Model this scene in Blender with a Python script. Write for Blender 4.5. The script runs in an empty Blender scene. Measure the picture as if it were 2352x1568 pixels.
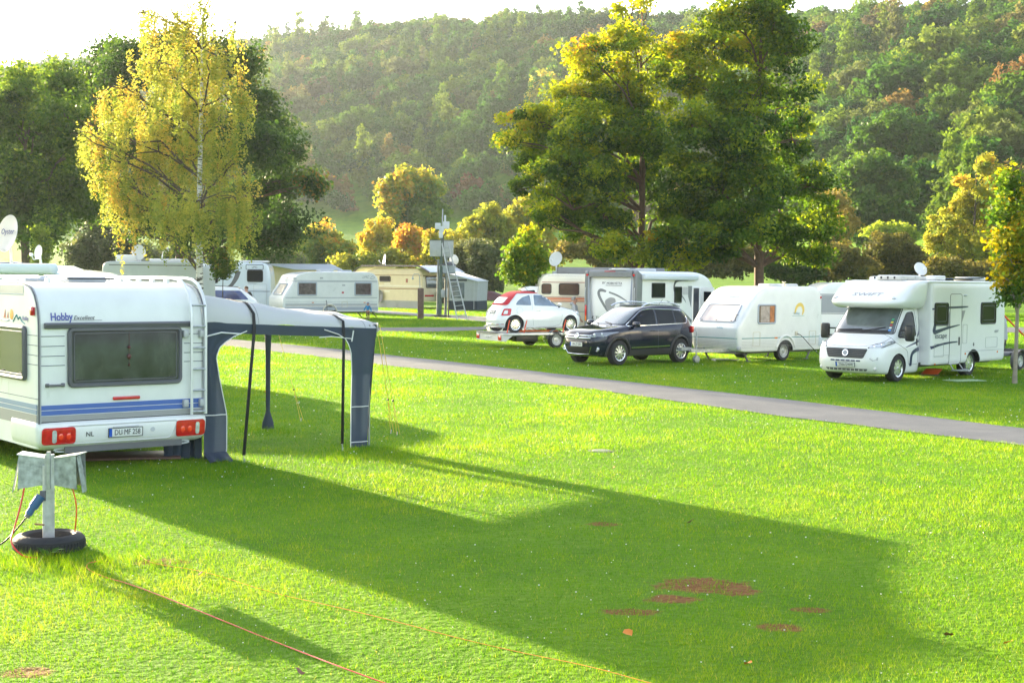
import bpy, bmesh, math, random
import numpy as np
from mathutils import Vector, Matrix
R_ = math.radians
rng = np.random.default_rng(7)
random.seed(7)
scene = bpy.context.scene
# ------------------------------------------------------------------ camera
FPX, CXP, CYP = 3200.0, 1176.0, 784.0          # measured on the photograph at 2352 x 1568
cam_d = bpy.data.cameras.new("camera"); cam = bpy.data.objects.new("camera", cam_d)
scene.collection.objects.link(cam); scene.camera = cam
cam_d.sensor_width = 36.0; cam_d.lens = 36.0 * FPX / 2352.0
cam_d.clip_start = 0.1; cam_d.clip_end = 6000
CAMR = Matrix.Rotation(R_(90 - 2.576), 3, 'X') @ Matrix.Rotation(R_(0.6), 3, 'Z')
cam.matrix_world = Matrix.Translation((0, 0, 2.5)) @ CAMR.to_4x4()
# ------------------------------------------------------------------ sky, sun, exposure
SUN_EL, SUN_AZ = R_(10.8), math.atan2(-0.615, 0.79)     # azimuth measured from +Y towards +X
world = bpy.data.worlds.new("World"); scene.world = world; world.use_nodes = True
wn = world.node_tree; wn.nodes.clear()
wo = wn.nodes.new("ShaderNodeOutputWorld"); wb = wn.nodes.new("ShaderNodeBackground"); ws = wn.nodes.new("ShaderNodeTexSky")
ws.sky_type = 'NISHITA'; ws.sun_disc = False; ws.sun_elevation = SUN_EL; ws.sun_rotation = SUN_AZ
ws.altitude = 150; ws.air_density = 1.0; ws.dust_density = 3.0; ws.ozone_density = 1.5
wb.inputs[1].default_value = 0.14
wh = wn.nodes.new('ShaderNodeHueSaturation'); wh.inputs['Saturation'].default_value = .62; wn.links.new(ws.outputs[0], wh.inputs['Color']); wn.links.new(wh.outputs[0], wb.inputs[0]); wn.links.new(wb.outputs[0], wo.inputs[0])
sd = bpy.data.lights.new("sun", 'SUN'); sd.energy = 5.0; sd.angle = R_(0.6); sd.color = (1.0, 0.83, 0.52)
sun = bpy.data.objects.new("sun", sd); scene.collection.objects.link(sun)
to_sun = Vector((math.sin(SUN_AZ) * math.cos(SUN_EL), math.cos(SUN_AZ) * math.cos(SUN_EL), math.sin(SUN_EL)))
sun.rotation_euler = to_sun.to_track_quat('Z', 'Y').to_euler()
scene.view_settings.view_transform = 'Standard'; scene.view_settings.look = 'None'
scene.view_settings.exposure = 2.5; scene.view_settings.gamma = 1
cy = scene.cycles
cy.max_bounces = 6; cy.diffuse_bounces = 3; cy.glossy_bounces = 3; cy.transmission_bounces = 4; cy.transparent_max_bounces = 6; cy.volume_bounces = 1
# ------------------------------------------------------------------ helpers
def ray(px, py):
    return CAMR @ Vector(((px - CXP) / FPX, -(py - CYP) / FPX, -1))
def at(px, py, z=0.0):                       # ground point under a point of the photograph
    r = ray(px, py); t = (z - 2.5) / r.z
    return Vector((r.x * t, r.y * t, z))
def atd(px, py, d):                          # point at distance d along y
    r = ray(px, py); t = d / r.y
    return Vector((r.x * t, d, 2.5 + r.z * t))
COL = scene.collection
def thing(name, label, cat, loc=(0, 0, 0), rz=0.0, group=None, kind=None, scale=1.0):
    o = bpy.data.objects.new(name, None); COL.objects.link(o)
    o.location = loc; o.rotation_euler = (0, 0, rz); o.scale = (scale,) * 3; o.empty_display_size = .2
    tag(o, label, cat, group, kind); return o
def tag(o, label=None, cat=None, group=None, kind=None):
    if label: o['label'] = label
    if cat: o['category'] = cat
    if group: o['group'] = group
    if kind: o['kind'] = kind
    return o
def finish(me, smooth=True, ang=38):
    if smooth:
        me.shade_smooth()
        try: me.set_sharp_from_angle(angle=R_(ang))
        except Exception: pass
    return me
def link(name, me, mat, parent=None):
    o = bpy.data.objects.new(name, me); COL.objects.link(o)
    if mat is not None:
        for m in (mat if isinstance(mat, (list, tuple)) else [mat]): me.materials.append(m)
    if parent is not None: o.parent = parent
    return o
class MB:
    def __init__(s): s.v = []; s.f = []
    def add(s, vs, fs):
        b = len(s.v); s.v += [tuple(v) for v in vs]; s.f += [tuple(i + b for i in f) for f in fs]; return s
    def box(s, c, d, M=None, rot=0.0):
        hx, hy, hz = d[0] / 2, d[1] / 2, d[2] / 2
        P = [Vector((x, y, z)) for x in (-hx, hx) for y in (-hy, hy) for z in (-hz, hz)]
        if M is not None: P = [M @ p for p in P]
        if rot: P = [Matrix.Rotation(rot, 3, 'Z') @ p for p in P]
        P = [p + Vector(c) for p in P]
        return s.add(P, [(0, 1, 3, 2), (4, 6, 7, 5), (0, 4, 5, 1), (2, 3, 7, 6), (0, 2, 6, 4), (1, 5, 7, 3)])
    def rbox(s, c, d, r=.02, seg=2, M=None):
        bm = bmesh.new(); bmesh.ops.create_cube(bm, size=1)
        for v in bm.verts: v.co = Vector((v.co.x * d[0], v.co.y * d[1], v.co.z * d[2]))
        bmesh.ops.bevel(bm, geom=bm.edges[:], offset=min(r, min(d) * .49), segments=seg, affect='EDGES', profile=.5)
        vs = [(M @ v.co if M is not None else v.co) + Vector(c) for v in bm.verts]
        bm.verts.index_update(); fs = [[v.index for v in f.verts] for f in bm.faces]; bm.free()
        return s.add(vs, fs)
    def tube(s, pts, r, closed=False, n=6, cap=True):
        pts = [Vector(p) for p in pts]; N = len(pts); rs = r if isinstance(r, (list, tuple)) else [r] * N
        up = Vector((0, 0, 1)); rings = []; last = None
        for i, p in enumerate(pts):
            a = pts[(i - 1) % N] if (closed or i > 0) else p
            b = pts[(i + 1) % N] if (closed or i < N - 1) else p
            t = (b - a)
            if t.length < 1e-9: t = Vector((0, 0, 1))
            t.normalize()
            if last is None:
                u = t.cross(up)
                if u.length < .05: u = t.cross(Vector((1, 0, 0)))
            else: u = last - t * last.dot(t)
            if u.length < 1e-6: u = t.cross(Vector((0, 1, 0.3)))
            u.normalize(); last = u; w = t.cross(u)
            rings.append([p + (u * math.cos(2 * math.pi * k / n) + w * math.sin(2 * math.pi * k / n)) * rs[i] for k in range(n)])
        vs = [v for rg in rings for v in rg]; fs = []
        for i in range(N if closed else N - 1):
            j = (i + 1) % N
            for k in range(n):
                k2 = (k + 1) % n; fs.append((i * n + k, i * n + k2, j * n + k2, j * n + k))
        if cap and not closed: fs += [tuple(range(n))[::-1], tuple((N - 1) * n + k for k in range(n))]
        return s.add(vs, fs)
    def cyl(s, a, b, r, n=12, r2=None): return s.tube([a, b], [r, r if r2 is None else r2], n=n)
    def lathe(s, prof, axis='z', c=(0, 0, 0), n=24, M=None):      # prof: (radius, height)
        vs = []; fs = []; K = len(prof)
        for i in range(n):
            a = 2 * math.pi * i / n; ca, sa = math.cos(a), math.sin(a)
            for (r, h) in prof:
                p = (r * ca, r * sa, h) if axis == 'z' else ((r * ca, h, r * sa) if axis == 'y' else (h, r * ca, r * sa))
                p = Vector(p)
                if M is not None: p = M @ p
                vs.append(p + Vector(c))
        for i in range(n):
            j = (i + 1) % n
            for k in range(K - 1): fs.append((i * K + k, j * K + k, j * K + k + 1, i * K + k + 1))
        return s.add(vs, fs)
    def ball(s, c, r, n=10, M=None):
        rr = r if isinstance(r, (list, tuple)) else (r, r, r)
        vs = []; fs = []
        for i in range(n + 1):
            th = math.pi * i / n
            for j in range(n * 2):
                ph = math.pi * j / n
                p = Vector((rr[0] * math.sin(th) * math.cos(ph), rr[1] * math.sin(th) * math.sin(ph), rr[2] * math.cos(th)))
                if M is not None: p = M @ p
                vs.append(p + Vector(c))
        m = n * 2
        for i in range(n):
            for j in range(m): fs.append((i * m + j, (i + 1) * m + j, (i + 1) * m + (j + 1) % m, i * m + (j + 1) % m))
        return s.add(vs, fs)
    def grid(s, fn, nu, nv):
        vs = [fn(i / nu, j / nv) for i in range(nu + 1) for j in range(nv + 1)]
        fs = [(i * (nv + 1) + j, (i + 1) * (nv + 1) + j, (i + 1) * (nv + 1) + j + 1, i * (nv + 1) + j + 1) for i in range(nu) for j in range(nv)]
        return s.add(vs, fs)
    def prism(s, poly, y0, y1):               # polygon in (x,z) extruded along y
        n = len(poly); vs = [(x, y0, z) for x, z in poly] + [(x, y1, z) for x, z in poly]
        fs = [tuple(range(n)), tuple(range(2 * n - 1, n - 1, -1))] + [(i, i + n, (i + 1) % n + n, (i + 1) % n) for i in range(n)]
        return s.add(vs, fs)
    def mesh(s, name='m'):
        me = bpy.data.meshes.new(name); me.from_pydata(s.v, [], s.f)
        bm = bmesh.new(); bm.from_mesh(me); bmesh.ops.recalc_face_normals(bm, faces=bm.faces[:]); bm.to_mesh(me); bm.free()
        return me
    def build(s, name, mat, parent=None, smooth=True, bevel=0, solid=0, ang=38):
        me = s.mesh(name); finish(me, smooth, ang); o = link(name, me, mat, parent)
        if solid:
            m = o.modifiers.new('solid', 'SOLIDIFY'); m.thickness = solid; m.offset = 0
        if bevel:
            m = o.modifiers.new('bevel', 'BEVEL'); m.width = bevel; m.segments = 2; m.limit_method = 'ANGLE'; m.angle_limit = R_(40)
        return o
def rpoly(pts, r=.05, n=4):                  # round the corners of a polygon
    out = []; N = len(pts)
    for i in range(N):
        p = Vector(pts[i]); a = Vector(pts[i - 1]); b = Vector(pts[(i + 1) % N])
        ra = min(r, (a - p).length * .45); rb = min(r, (b - p).length * .45)
        A = p + (a - p).normalized() * ra; B = p + (b - p).normalized() * rb
        for k in range(n + 1):
            t = k / n; out.append(tuple(A * (1 - t) ** 2 + p * 2 * t * (1 - t) + B * t * t))
    return out
def rect(a0, b0, a1, b1, r=.05): return rpoly([(a0, b0), (a1, b0), (a1, b1), (a0, b1)], r)
# ------------------------------------------------------------------ materials
def nd(nt, t, **k):
    n = nt.nodes.new(t)
    for a, v in k.items(): setattr(n, a, v)
    return n
MATS = {}
def mat(name, col, rough=.5, metal=0.0, coat=0.0, var=0.0, vscale=3.0, bump=0.0, bscale=40.0, spec=.5, dirt_glare=None, dscale=2.0, dthr=.6, alpha=None, trans=0.0, emis=None):
    if name in MATS: return MATS[name]
    m = bpy.data.materials.new(name); m.use_nodes = True; nt = m.node_tree; b = nt.nodes['Principled BSDF']
    b.inputs['Base Color'].default_value = (*col, 1); b.inputs['Roughness'].default_value = rough; b.inputs['Metallic'].default_value = metal
    b.inputs['Coat Weight'].default_value = coat; b.inputs['Coat Roughness'].default_value = .06; b.inputs['Specular IOR Level'].default_value = spec
    if trans: b.inputs['Transmission Weight'].default_value = trans
    tc = nd(nt, 'ShaderNodeTexCoord'); src = None
    if var:
        ns = nd(nt, 'ShaderNodeTexNoise'); ns.inputs['Scale'].default_value = vscale; ns.inputs['Detail'].default_value = 5
        nt.links.new(tc.outputs['Object'], ns.inputs['Vector'])
        rp = nd(nt, 'ShaderNodeValToRGB'); e = rp.color_ramp.elements
        e[0].position = .3; e[1].position = .7
        e[0].color = (*[max(0, c * (1 - var)) for c in col], 1); e[1].color = (*[min(1, c * (1 + var)) for c in col], 1)
        nt.links.new(ns.outputs['Fac'], rp.inputs['Fac']); src = rp.outputs['Color']; nt.links.new(src, b.inputs['Base Color'])
        mr = nd(nt, 'ShaderNodeMapRange'); mr.inputs['To Min'].default_value = max(.02, rough * .75); mr.inputs['To Max'].default_value = min(1, rough * 1.25)
        nt.links.new(ns.outputs['Fac'], mr.inputs['Value']); nt.links.new(mr.outputs['Result'], b.inputs['Roughness'])
    if dirt_glare:  # blotches: dirt on most materials, painted reflection streaks on the tinted acrylic
        n2 = nd(nt, 'ShaderNodeTexNoise'); n2.inputs['Scale'].default_value = dscale; n2.inputs['Detail'].default_value = 8; n2.inputs['Roughness'].default_value = .7
        mp = nd(nt, 'ShaderNodeMapping'); mp.inputs['Scale'].default_value = (1, 1, .45)
        nt.links.new(tc.outputs['Object'], mp.inputs['Vector']); nt.links.new(mp.outputs['Vector'], n2.inputs['Vector'])
        r2 = nd(nt, 'ShaderNodeValToRGB'); r2.color_ramp.elements[0].position = dthr; r2.color_ramp.elements[1].position = min(1, dthr + .25)
        r2.color_ramp.elements[1].color = (.6, .6, .6, 1)
        nt.links.new(n2.outputs['Fac'], r2.inputs['Fac'])
        mx = nd(nt, 'ShaderNodeMix', data_type='RGBA'); nt.links.new(r2.outputs['Color'], mx.inputs['Factor'])
        if src: nt.links.new(src, mx.inputs['A'])
        else: mx.inputs['A'].default_value = (*col, 1)
        mx.inputs['B'].default_value = (*dirt_glare, 1); nt.links.new(mx.outputs['Result'], b.inputs['Base Color'])
    if bump:
        n3 = nd(nt, 'ShaderNodeTexNoise'); n3.inputs['Scale'].default_value = bscale; n3.inputs['Detail'].default_value = 4
        nt.links.new(tc.outputs['Object'], n3.inputs['Vector'])
        bp = nd(nt, 'ShaderNodeBump'); bp.inputs['Strength'].default_value = bump; bp.inputs['Distance'].default_value = .01
        nt.links.new(n3.outputs['Fac'], bp.inputs['Height']); nt.links.new(bp.outputs['Normal'], b.inputs['Normal'])
    MATS[name] = m; return m
def fabric(name, col, trans=.35, wr=.3, wscale=4.0):
    m = bpy.data.materials.new(name); m.use_nodes = True; nt = m.node_tree; b = nt.nodes['Principled BSDF']; out = nt.nodes['Material Output']
    b.inputs['Base Color'].default_value = (*col, 1); b.inputs['Roughness'].default_value = .75
    tr = nd(nt, 'ShaderNodeBsdfTranslucent'); tr.inputs['Color'].default_value = (*col, 1)
    mx = nd(nt, 'ShaderNodeMixShader'); mx.inputs[0].default_value = trans
    tc = nd(nt, 'ShaderNodeTexCoord'); n3 = nd(nt, 'ShaderNodeTexNoise'); n3.inputs['Scale'].default_value = wscale
    mp = nd(nt, 'ShaderNodeMapping'); mp.inputs['Rotation'].default_value = (0, 0, .5); mp.inputs['Scale'].default_value = (1, .35, 1)
    nt.links.new(tc.outputs['Object'], mp.inputs['Vector']); nt.links.new(mp.outputs['Vector'], n3.inputs['Vector'])
    bp = nd(nt, 'ShaderNodeBump'); bp.inputs['Strength'].default_value = wr; bp.inputs['Distance'].default_value = .12
    nt.links.new(n3.outputs['Fac'], bp.inputs['Height']); nt.links.new(bp.outputs['Normal'], b.inputs['Normal']); nt.links.new(bp.outputs['Normal'], tr.inputs['Normal'])
    nt.links.new(b.outputs[0], mx.inputs[1]); nt.links.new(tr.outputs[0], mx.inputs[2]); nt.links.new(mx.outputs[0], out.inputs['Surface'])
    return m
def leafmat(name, cols, trans=.5, attr='tint', inst=False, rough=.6, sat_tr=1.5, spec=.14, obj=False):
    m = bpy.data.materials.new(name); m.use_nodes = True; nt = m.node_tree; b = nt.nodes['Principled BSDF']; out = nt.nodes['Material Output']
    b.inputs['Roughness'].default_value = rough; b.inputs['Specular IOR Level'].default_value = spec
    rp = nd(nt, 'ShaderNodeValToRGB'); e = rp.color_ramp.elements
    while len(e) < len(cols): e.new(.5)
    for i, c in enumerate(cols):
        e[i].position = i / (len(cols) - 1) if len(c) < 4 else c[3]; e[i].color = (*c[:3], 1)
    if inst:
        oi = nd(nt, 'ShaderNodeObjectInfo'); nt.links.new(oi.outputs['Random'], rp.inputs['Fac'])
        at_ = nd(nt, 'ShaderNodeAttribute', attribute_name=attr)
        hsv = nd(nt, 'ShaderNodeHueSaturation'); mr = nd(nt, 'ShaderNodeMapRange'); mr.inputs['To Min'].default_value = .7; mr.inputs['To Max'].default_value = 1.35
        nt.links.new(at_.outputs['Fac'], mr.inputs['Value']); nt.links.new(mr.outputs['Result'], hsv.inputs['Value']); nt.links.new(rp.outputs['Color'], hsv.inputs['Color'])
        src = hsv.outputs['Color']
    else:
        at_ = nd(nt, 'ShaderNodeAttribute', attribute_name=attr); nt.links.new(at_.outputs['Fac'], rp.inputs['Fac']); src = rp.outputs['Color']
    nt.links.new(src, b.inputs['Base Color'])
    tr = nd(nt, 'ShaderNodeBsdfTranslucent'); h2 = nd(nt, 'ShaderNodeHueSaturation'); h2.inputs['Value'].default_value = sat_tr; h2.inputs['Hue'].default_value = .49; h2.inputs['Saturation'].default_value = 1.05
    nt.links.new(src, h2.inputs['Color']); nt.links.new(h2.outputs['Color'], tr.inputs['Color'])
    mx = nd(nt, 'ShaderNodeMixShader'); mx.inputs[0].default_value = trans
    nt.links.new(b.outputs[0], mx.inputs[1]); nt.links.new(tr.outputs[0], mx.inputs[2]); nt.links.new(mx.outputs[0], out.inputs['Surface'])
    return m
WHITE = mat('caravan white', (.74, .75, .74), .3, coat=.3, var=.04, dirt_glare=(.40, .42, .33), dscale=1.3, dthr=.66)
WHITE2 = mat('motorhome white', (.80, .80, .79), .22, coat=.5, var=.02, dirt_glare=(.55, .54, .5), dscale=1.5, dthr=.72)
OLDWHITE = mat('weathered white', (.72, .74, .72), .4, coat=.15, var=.05, dirt_glare=(.22, .26, .16), dscale=3.2, dthr=.63)
CREAM = mat('cream panel', (.72, .62, .42), .4, var=.04, dirt_glare=(.4, .33, .2), dthr=.7)
LCREAM = mat('light cream panel', (.80, .74, .60), .35, var=.03)
GREYP = mat('grey plastic', (.13, .13, .14), .5, var=.1)
LGREY = mat('light grey paint', (.42, .43, .45), .35, var=.05)
TRIM = mat('window frame grey', (.10, .10, .12), .35, var=.1)
TRIML = mat('pale window frame', (.5, .52, .55), .4, var=.05)
BLACK = mat('black plastic', (.015, .015, .017), .4, var=.2)
RUBBER = mat('tyre rubber', (.02, .02, .022), .75, var=.3, vscale=20, bump=.3)
ALU = mat('alloy', (.75, .76, .78), .25, metal=.85, var=.05)
STEEL = mat('galvanised steel', (.42, .44, .46), .45, metal=.7, var=.25, vscale=14, bump=.15, bscale=60)
CHROME = mat('chrome', (.85, .85, .86), .08, metal=1.0)
GLASS = mat('dark window glass', (.010, .012, .016), .05, coat=0, spec=.18, var=.3, vscale=1.2)
GLASSL = mat('windscreen glass', (.10, .12, .13), .04, coat=1.0, spec=1.0, var=.5, vscale=1.4)
RED = mat('red lamp lens', (.55, .01, .015), .15, coat=.6, var=.2, vscale=14)
AMBER = mat('amber lamp lens', (.75, .2, .02), .2, coat=.4)
LENS = mat('clear lamp lens', (.62, .64, .68), .08, coat=1.0, var=.35, vscale=18, metal=.3)
BLUE = mat('blue stripe', (.06, .13, .42), .35)
SBLUE = mat('faded blue stripe', (.16, .26, .42), .4)
NAVY = mat('navy graphic', (.012, .022, .09), .3, coat=.3)
GREYST = mat('grey stripe', (.30, .30, .31), .4, var=.05)
INK = mat('dark lettering', (.03, .03, .04), .4)
INKB = mat('blue lettering', (.08, .10, .36), .4)
INKG = mat('grey lettering', (.28, .30, .32), .4)
PLATE = mat('plate white', (.72, .73, .72), .4)
EUBLUE = mat('plate blue', (.01, .09, .5), .4)
TEAL = mat('teal stripe', (.01, .22, .22), .4)
# ------------------------------------------------------------------ hull: a body given by its outlines at each height
class Hull:
    def __init__(s, keys, n=8, ring=48, smooth=2, ntop=None):
        K = np.array([list(k) + ([n] if len(k) == 4 else []) for k in keys], float)
        for _ in range(smooth):
            Q = [K[0]]
            for i in range(len(K) - 1):
                Q += [K[i] * .75 + K[i + 1] * .25, K[i] * .25 + K[i + 1] * .75]
            Q.append(K[-1]); K = np.array(Q)
        s.K = K; s.ring = ring
    def lv(s, z):
        K = s.K; z = min(max(z, K[0, 0]), K[-1, 0])
        return [float(np.interp(z, K[:, 0], K[:, i])) for i in range(1, 5)]
    def pt(s, side, p, q):
        xf, xr, b, n = s.lv(q); xc = (xf + xr) / 2; a = (xf - xr) / 2
        if side in 'LR':
            t = min(abs((p - xc) / a), .9995); y = b * (1 - t ** n) ** (1 / n)
            return Vector((p, y if side == 'L' else -y, q))
        t = min(abs(p / b), .9995); x = a * (1 - t ** n) ** (1 / n)
        return Vector((xc + x if side == 'F' else xc - x, p, q))
    def frame(s, side, p, q, e=.01):
        P = s.pt(side, p, q); U = s.pt(side, p + e, q) - s.pt(side, p - e, q); V = s.pt(side, p, q + e) - s.pt(side, p, q - e)
        N = U.cross(V).normalized(); o = {'L': Vector((0, 1, 0)), 'R': Vector((0, -1, 0)), 'F': Vector((1, 0, 0)), 'B': Vector((-1, 0, 0))}[side]
        if N.dot(o) < 0: N = -N
        return P, U.normalized(), V.normalized(), N
    def off(s, side, p, q, o):
        P, U, V, N = s.frame(side, p, q); return P + N * o
    def body(s, name, m, parent, cut=(), well=None, cap=True):
        mb = MB(); vs = []; R = s.ring; L = len(s.K)
        for k in s.K:
            z, xf, xr, b, n = k; xc = (xf + xr) / 2; a = (xf - xr) / 2
            for i in range(R):
                th = 2 * math.pi * (i + .5) / R; c, sn = math.cos(th), math.sin(th)
                vs.append((xc + a * math.copysign(abs(c) ** (2 / n), c), b * math.copysign(abs(sn) ** (2 / n), sn), z))
        fs = [(j * R + i, j * R + (i + 1) % R, (j + 1) * R + (i + 1) % R, (j + 1) * R + i) for j in range(L - 1) for i in range(R)]
        fs += [tuple(range(R))[::-1], tuple((L - 1) * R + i for i in range(R))]
        mb.add(vs, fs); me = mb.mesh(name)
        o = link(name, me, m, None)
        if cut:
            cb = MB()
            for (x, z, r, depth) in cut:
                for sg in (1, -1):
                    bmax = max(k[3] for k in s.K)
                    y0 = sg * (bmax + .2); y1 = sg * (bmax - depth)
                    cb.cyl((x, y0, z), (x, y1, z), r, n=28)
                    cb.box((x, (y0 + y1) / 2, z - r), (2 * r - .002, abs(y0 - y1) - .002, 2 * r * .7))
            co = link('cutter', cb.mesh(), BLACK if well is None else well)
            md = o.modifiers.new('b', 'BOOLEAN'); md.operation = 'DIFFERENCE'; md.object = co; md.solver = 'EXACT'; md.use_self = True
            try: md.material_mode = 'TRANSFER'
            except Exception: pass
            dg = bpy.context.evaluated_depsgraph_get(); me2 = bpy.data.meshes.new_from_object(o.evaluated_get(dg), depsgraph=dg)
            o.modifiers.clear(); o.data = me2; bpy.data.objects.remove(co)
        finish(o.data, True, 32); o.parent = parent; return o
def patch(h, side, poly, m, name, parent, off=.004, step=.12, smooth=True):
    bm = bmesh.new(); vs = [bm.verts.new((p[0], p[1], 0)) for p in poly]
    try: bm.faces.new(vs)
    except ValueError: bm.free(); return None
    if step:
        xs = [p[0] for p in poly]; ys = [p[1] for p in poly]
        for ax, lo, hi in ((0, min(xs), max(xs)), (1, min(ys), max(ys))):
            c = math.floor(lo / step) * step + step
            while c < hi:
                no = (1, 0, 0) if ax == 0 else (0, 1, 0); co = (c, 0, 0) if ax == 0 else (0, c, 0)
                bmesh.ops.bisect_plane(bm, geom=bm.verts[:] + bm.edges[:] + bm.faces[:], plane_co=co, plane_no=no); c += step
    bmesh.ops.triangulate(bm, faces=[f for f in bm.faces if len(f.verts) > 4])
    for v in bm.verts: v.co = h.off(side, v.co.x, v.co.y, off)
    o_ = {'L': Vector((0, 1, 0)), 'R': Vector((0, -1, 0)), 'F': Vector((1, 0, 0)), 'B': Vector((-1, 0, 0))}[side]
    bm.normal_update()
    for f in bm.faces:
        if f.normal.dot(o_) < 0: f.normal_flip()
    me = bpy.data.meshes.new(name); bm.to_mesh(me); bm.free(); finish(me, smooth)
    return link(name, me, m, parent)
def rimt(h, side, loop, r, m, name, parent, off=.004, closed=True, flat=None):
    pts = []; N = len(loop)
    for i in range(N if closed else N - 1):
        a = Vector(loop[i]); b = Vector(loop[(i + 1) % N]); k = max(1, int((b - a).length / .15))
        for j in range(k): pts.append(a + (b - a) * j / k)
    if not closed: pts.append(Vector(loop[-1]))
    return MB().tube([h.off(side, p[0], p[1], off) for p in pts], r, closed=closed, n=6).build(name, m, parent)
def window(h, side, poly, parent, fm=None, pm=None, fr=.022, off=.012, name='window', extra=None):
    w = rimt(h, side, poly, fr, fm or TRIM, name, parent, off=off)
    patch(h, side, poly, pm or GLASS, 'pane', w, off=off)
    return w
def text(parent, s, size, P, X, Y, m, name='lettering', shear=0.0, align='CENTER', wid=1.0, ext=.0015, bold=0.0):
    c = bpy.data.curves.new(name, 'FONT'); c.body = s; c.size = size; c.extrude = ext; c.align_x = align; c.align_y = 'CENTER'; c.shear = shear; c.offset = bold
    c.resolution_u = 2
    o = bpy.data.objects.new(name, c); COL.objects.link(o)
    dg = bpy.context.evaluated_depsgraph_get(); me = bpy.data.meshes.new_from_object(o.evaluated_get(dg), depsgraph=dg)
    bpy.data.objects.remove(o); o = bpy.data.objects.new(name, me); COL.objects.link(o); me.materials.clear(); me.materials.append(m)
    X = Vector(X).normalized(); Z = X.cross(Vector(Y)).normalized(); Yv = Z.cross(X)
    M = Matrix((X * wid, Yv, Z)).transposed().to_4x4(); M.translation = Vector(P); o.matrix_basis = M; o.parent = parent
    return o
def htext(h, side, s, size, p, q, m, parent, off=.006, **k):
    P, U, V, N = h.frame(side, p, q); X = U if side in 'RF' else -U
    if side == 'F': X = U
    if side == 'B': X = -U
    return text(parent, s, size, P + N * off, X, V, m, **k)
def plate(h, side, p, q, s, parent, w=.52, hh=.11, off=.02, band=True, yb=None):
    P, U, V, N = h.frame(side, p, q); X = U if side in 'RF' else -U; C = P + N * off
    M = Matrix((X, V, N)).transposed()
    pl = MB().rbox(C, (w, hh, .012), .008, M=M).build('number_plate', PLATE, parent)
    if band:
        MB().box(C - X * (w / 2 - .022) + N * .0075, (.04, hh - .01, .002), M=M).build('country_band', EUBLUE, pl)
    fr = MB(); 
    for sx, sy, a, b in ((0, hh / 2, w, .006), (0, -hh / 2, w, .006), (w / 2, 0, .006, hh), (-w / 2, 0, .006, hh)):
        fr.box(C + X * sx + V * sy, (a, b, .018), M=M)
    fr.build('plate_frame', INK, pl)
    text(pl, s, hh * .88, C + N * .0085 + X * .022, X, V, INK, wid=.74)
    return pl
def wheel(parent, x, y, r, w=.2, sty='multi', out=1, z=None, n=None, rimr=.64, name='wheel', dark=None):
    z = r if z is None else z; s = out
    tb = MB().lathe([(r * rimr, -w / 2), (r * .93, -w / 2), (r, -w / 2 + .03), (r, w / 2 - .03), (r * .93, w / 2), (r * rimr, w / 2), (r * rimr, -w / 2)], 'y', (x, y, z), 36)
    tb.lathe([(0, s * w * .12), (r * rimr, s * w * .12)], 'y', (x, y, z), 24)
    t = tb.build(name, RUBBER, parent)
    R = r * rimr; yo = y + s * w * .40; m = MB()
    m.lathe([(R * 1.01, s * w * .5), (R * .9, s * w * .46), (R * .88, s * w * .2)], 'y', (x, y, z), 36)
    m.lathe([(0, .02 * s), (R * .17, .015 * s), (R * .2, -.01 * s)], 'y', (x, yo, z), 16)
    if sty == 'multi': k, wd = 14, .035
    elif sty == 'ten': k, wd = 10, .05
    elif sty == 'cover': k, wd = 9, .085
    else: k, wd = 0, 0
    if n: k = n
    for i in range(k):
        a = 2 * math.pi * i / k + .1; c, sn = math.cos(a), math.sin(a)
        p0 = Vector((x + c * R * .16, yo, z + sn * R * .16)); p1 = Vector((x + c * R * .92, yo - s * .006, z + sn * R * .92))
        d = (p1 - p0); M = Matrix((d.normalized(), Vector((0, 1, 0)), d.normalized().cross(Vector((0, 1, 0))))).transposed()
        m.box((p0 + p1) / 2, (d.length, .02, wd * (r / .33)), M=M)
    if k == 0:
        m.lathe([(R * .88, s * w * .2), (R * .75, s * w * .42), (R * .6, s * w * .40), (R * .5, s * w * .3), (R * .3, s * w * .33), (0, s * w * .36)], 'y', (x, y, z), 30)
    m.build('rim', ALU if sty != 'plain' else mat('steel rim', (.5, .5, .48), .4, metal=.4, var=.15, vscale=9), t)
    if k == 0:
        hb = MB()
        for i in range(14):
            a = 2 * math.pi * i / 14; hb.cyl((x + math.cos(a) * R * .68, y + s * w * .38, z + math.sin(a) * R * .68), (x + math.cos(a) * R * .68, y + s * w * .43, z + math.sin(a) * R * .68), R * .05, n=8)
        hb.build('rim_holes', BLACK, t)
    return t
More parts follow.
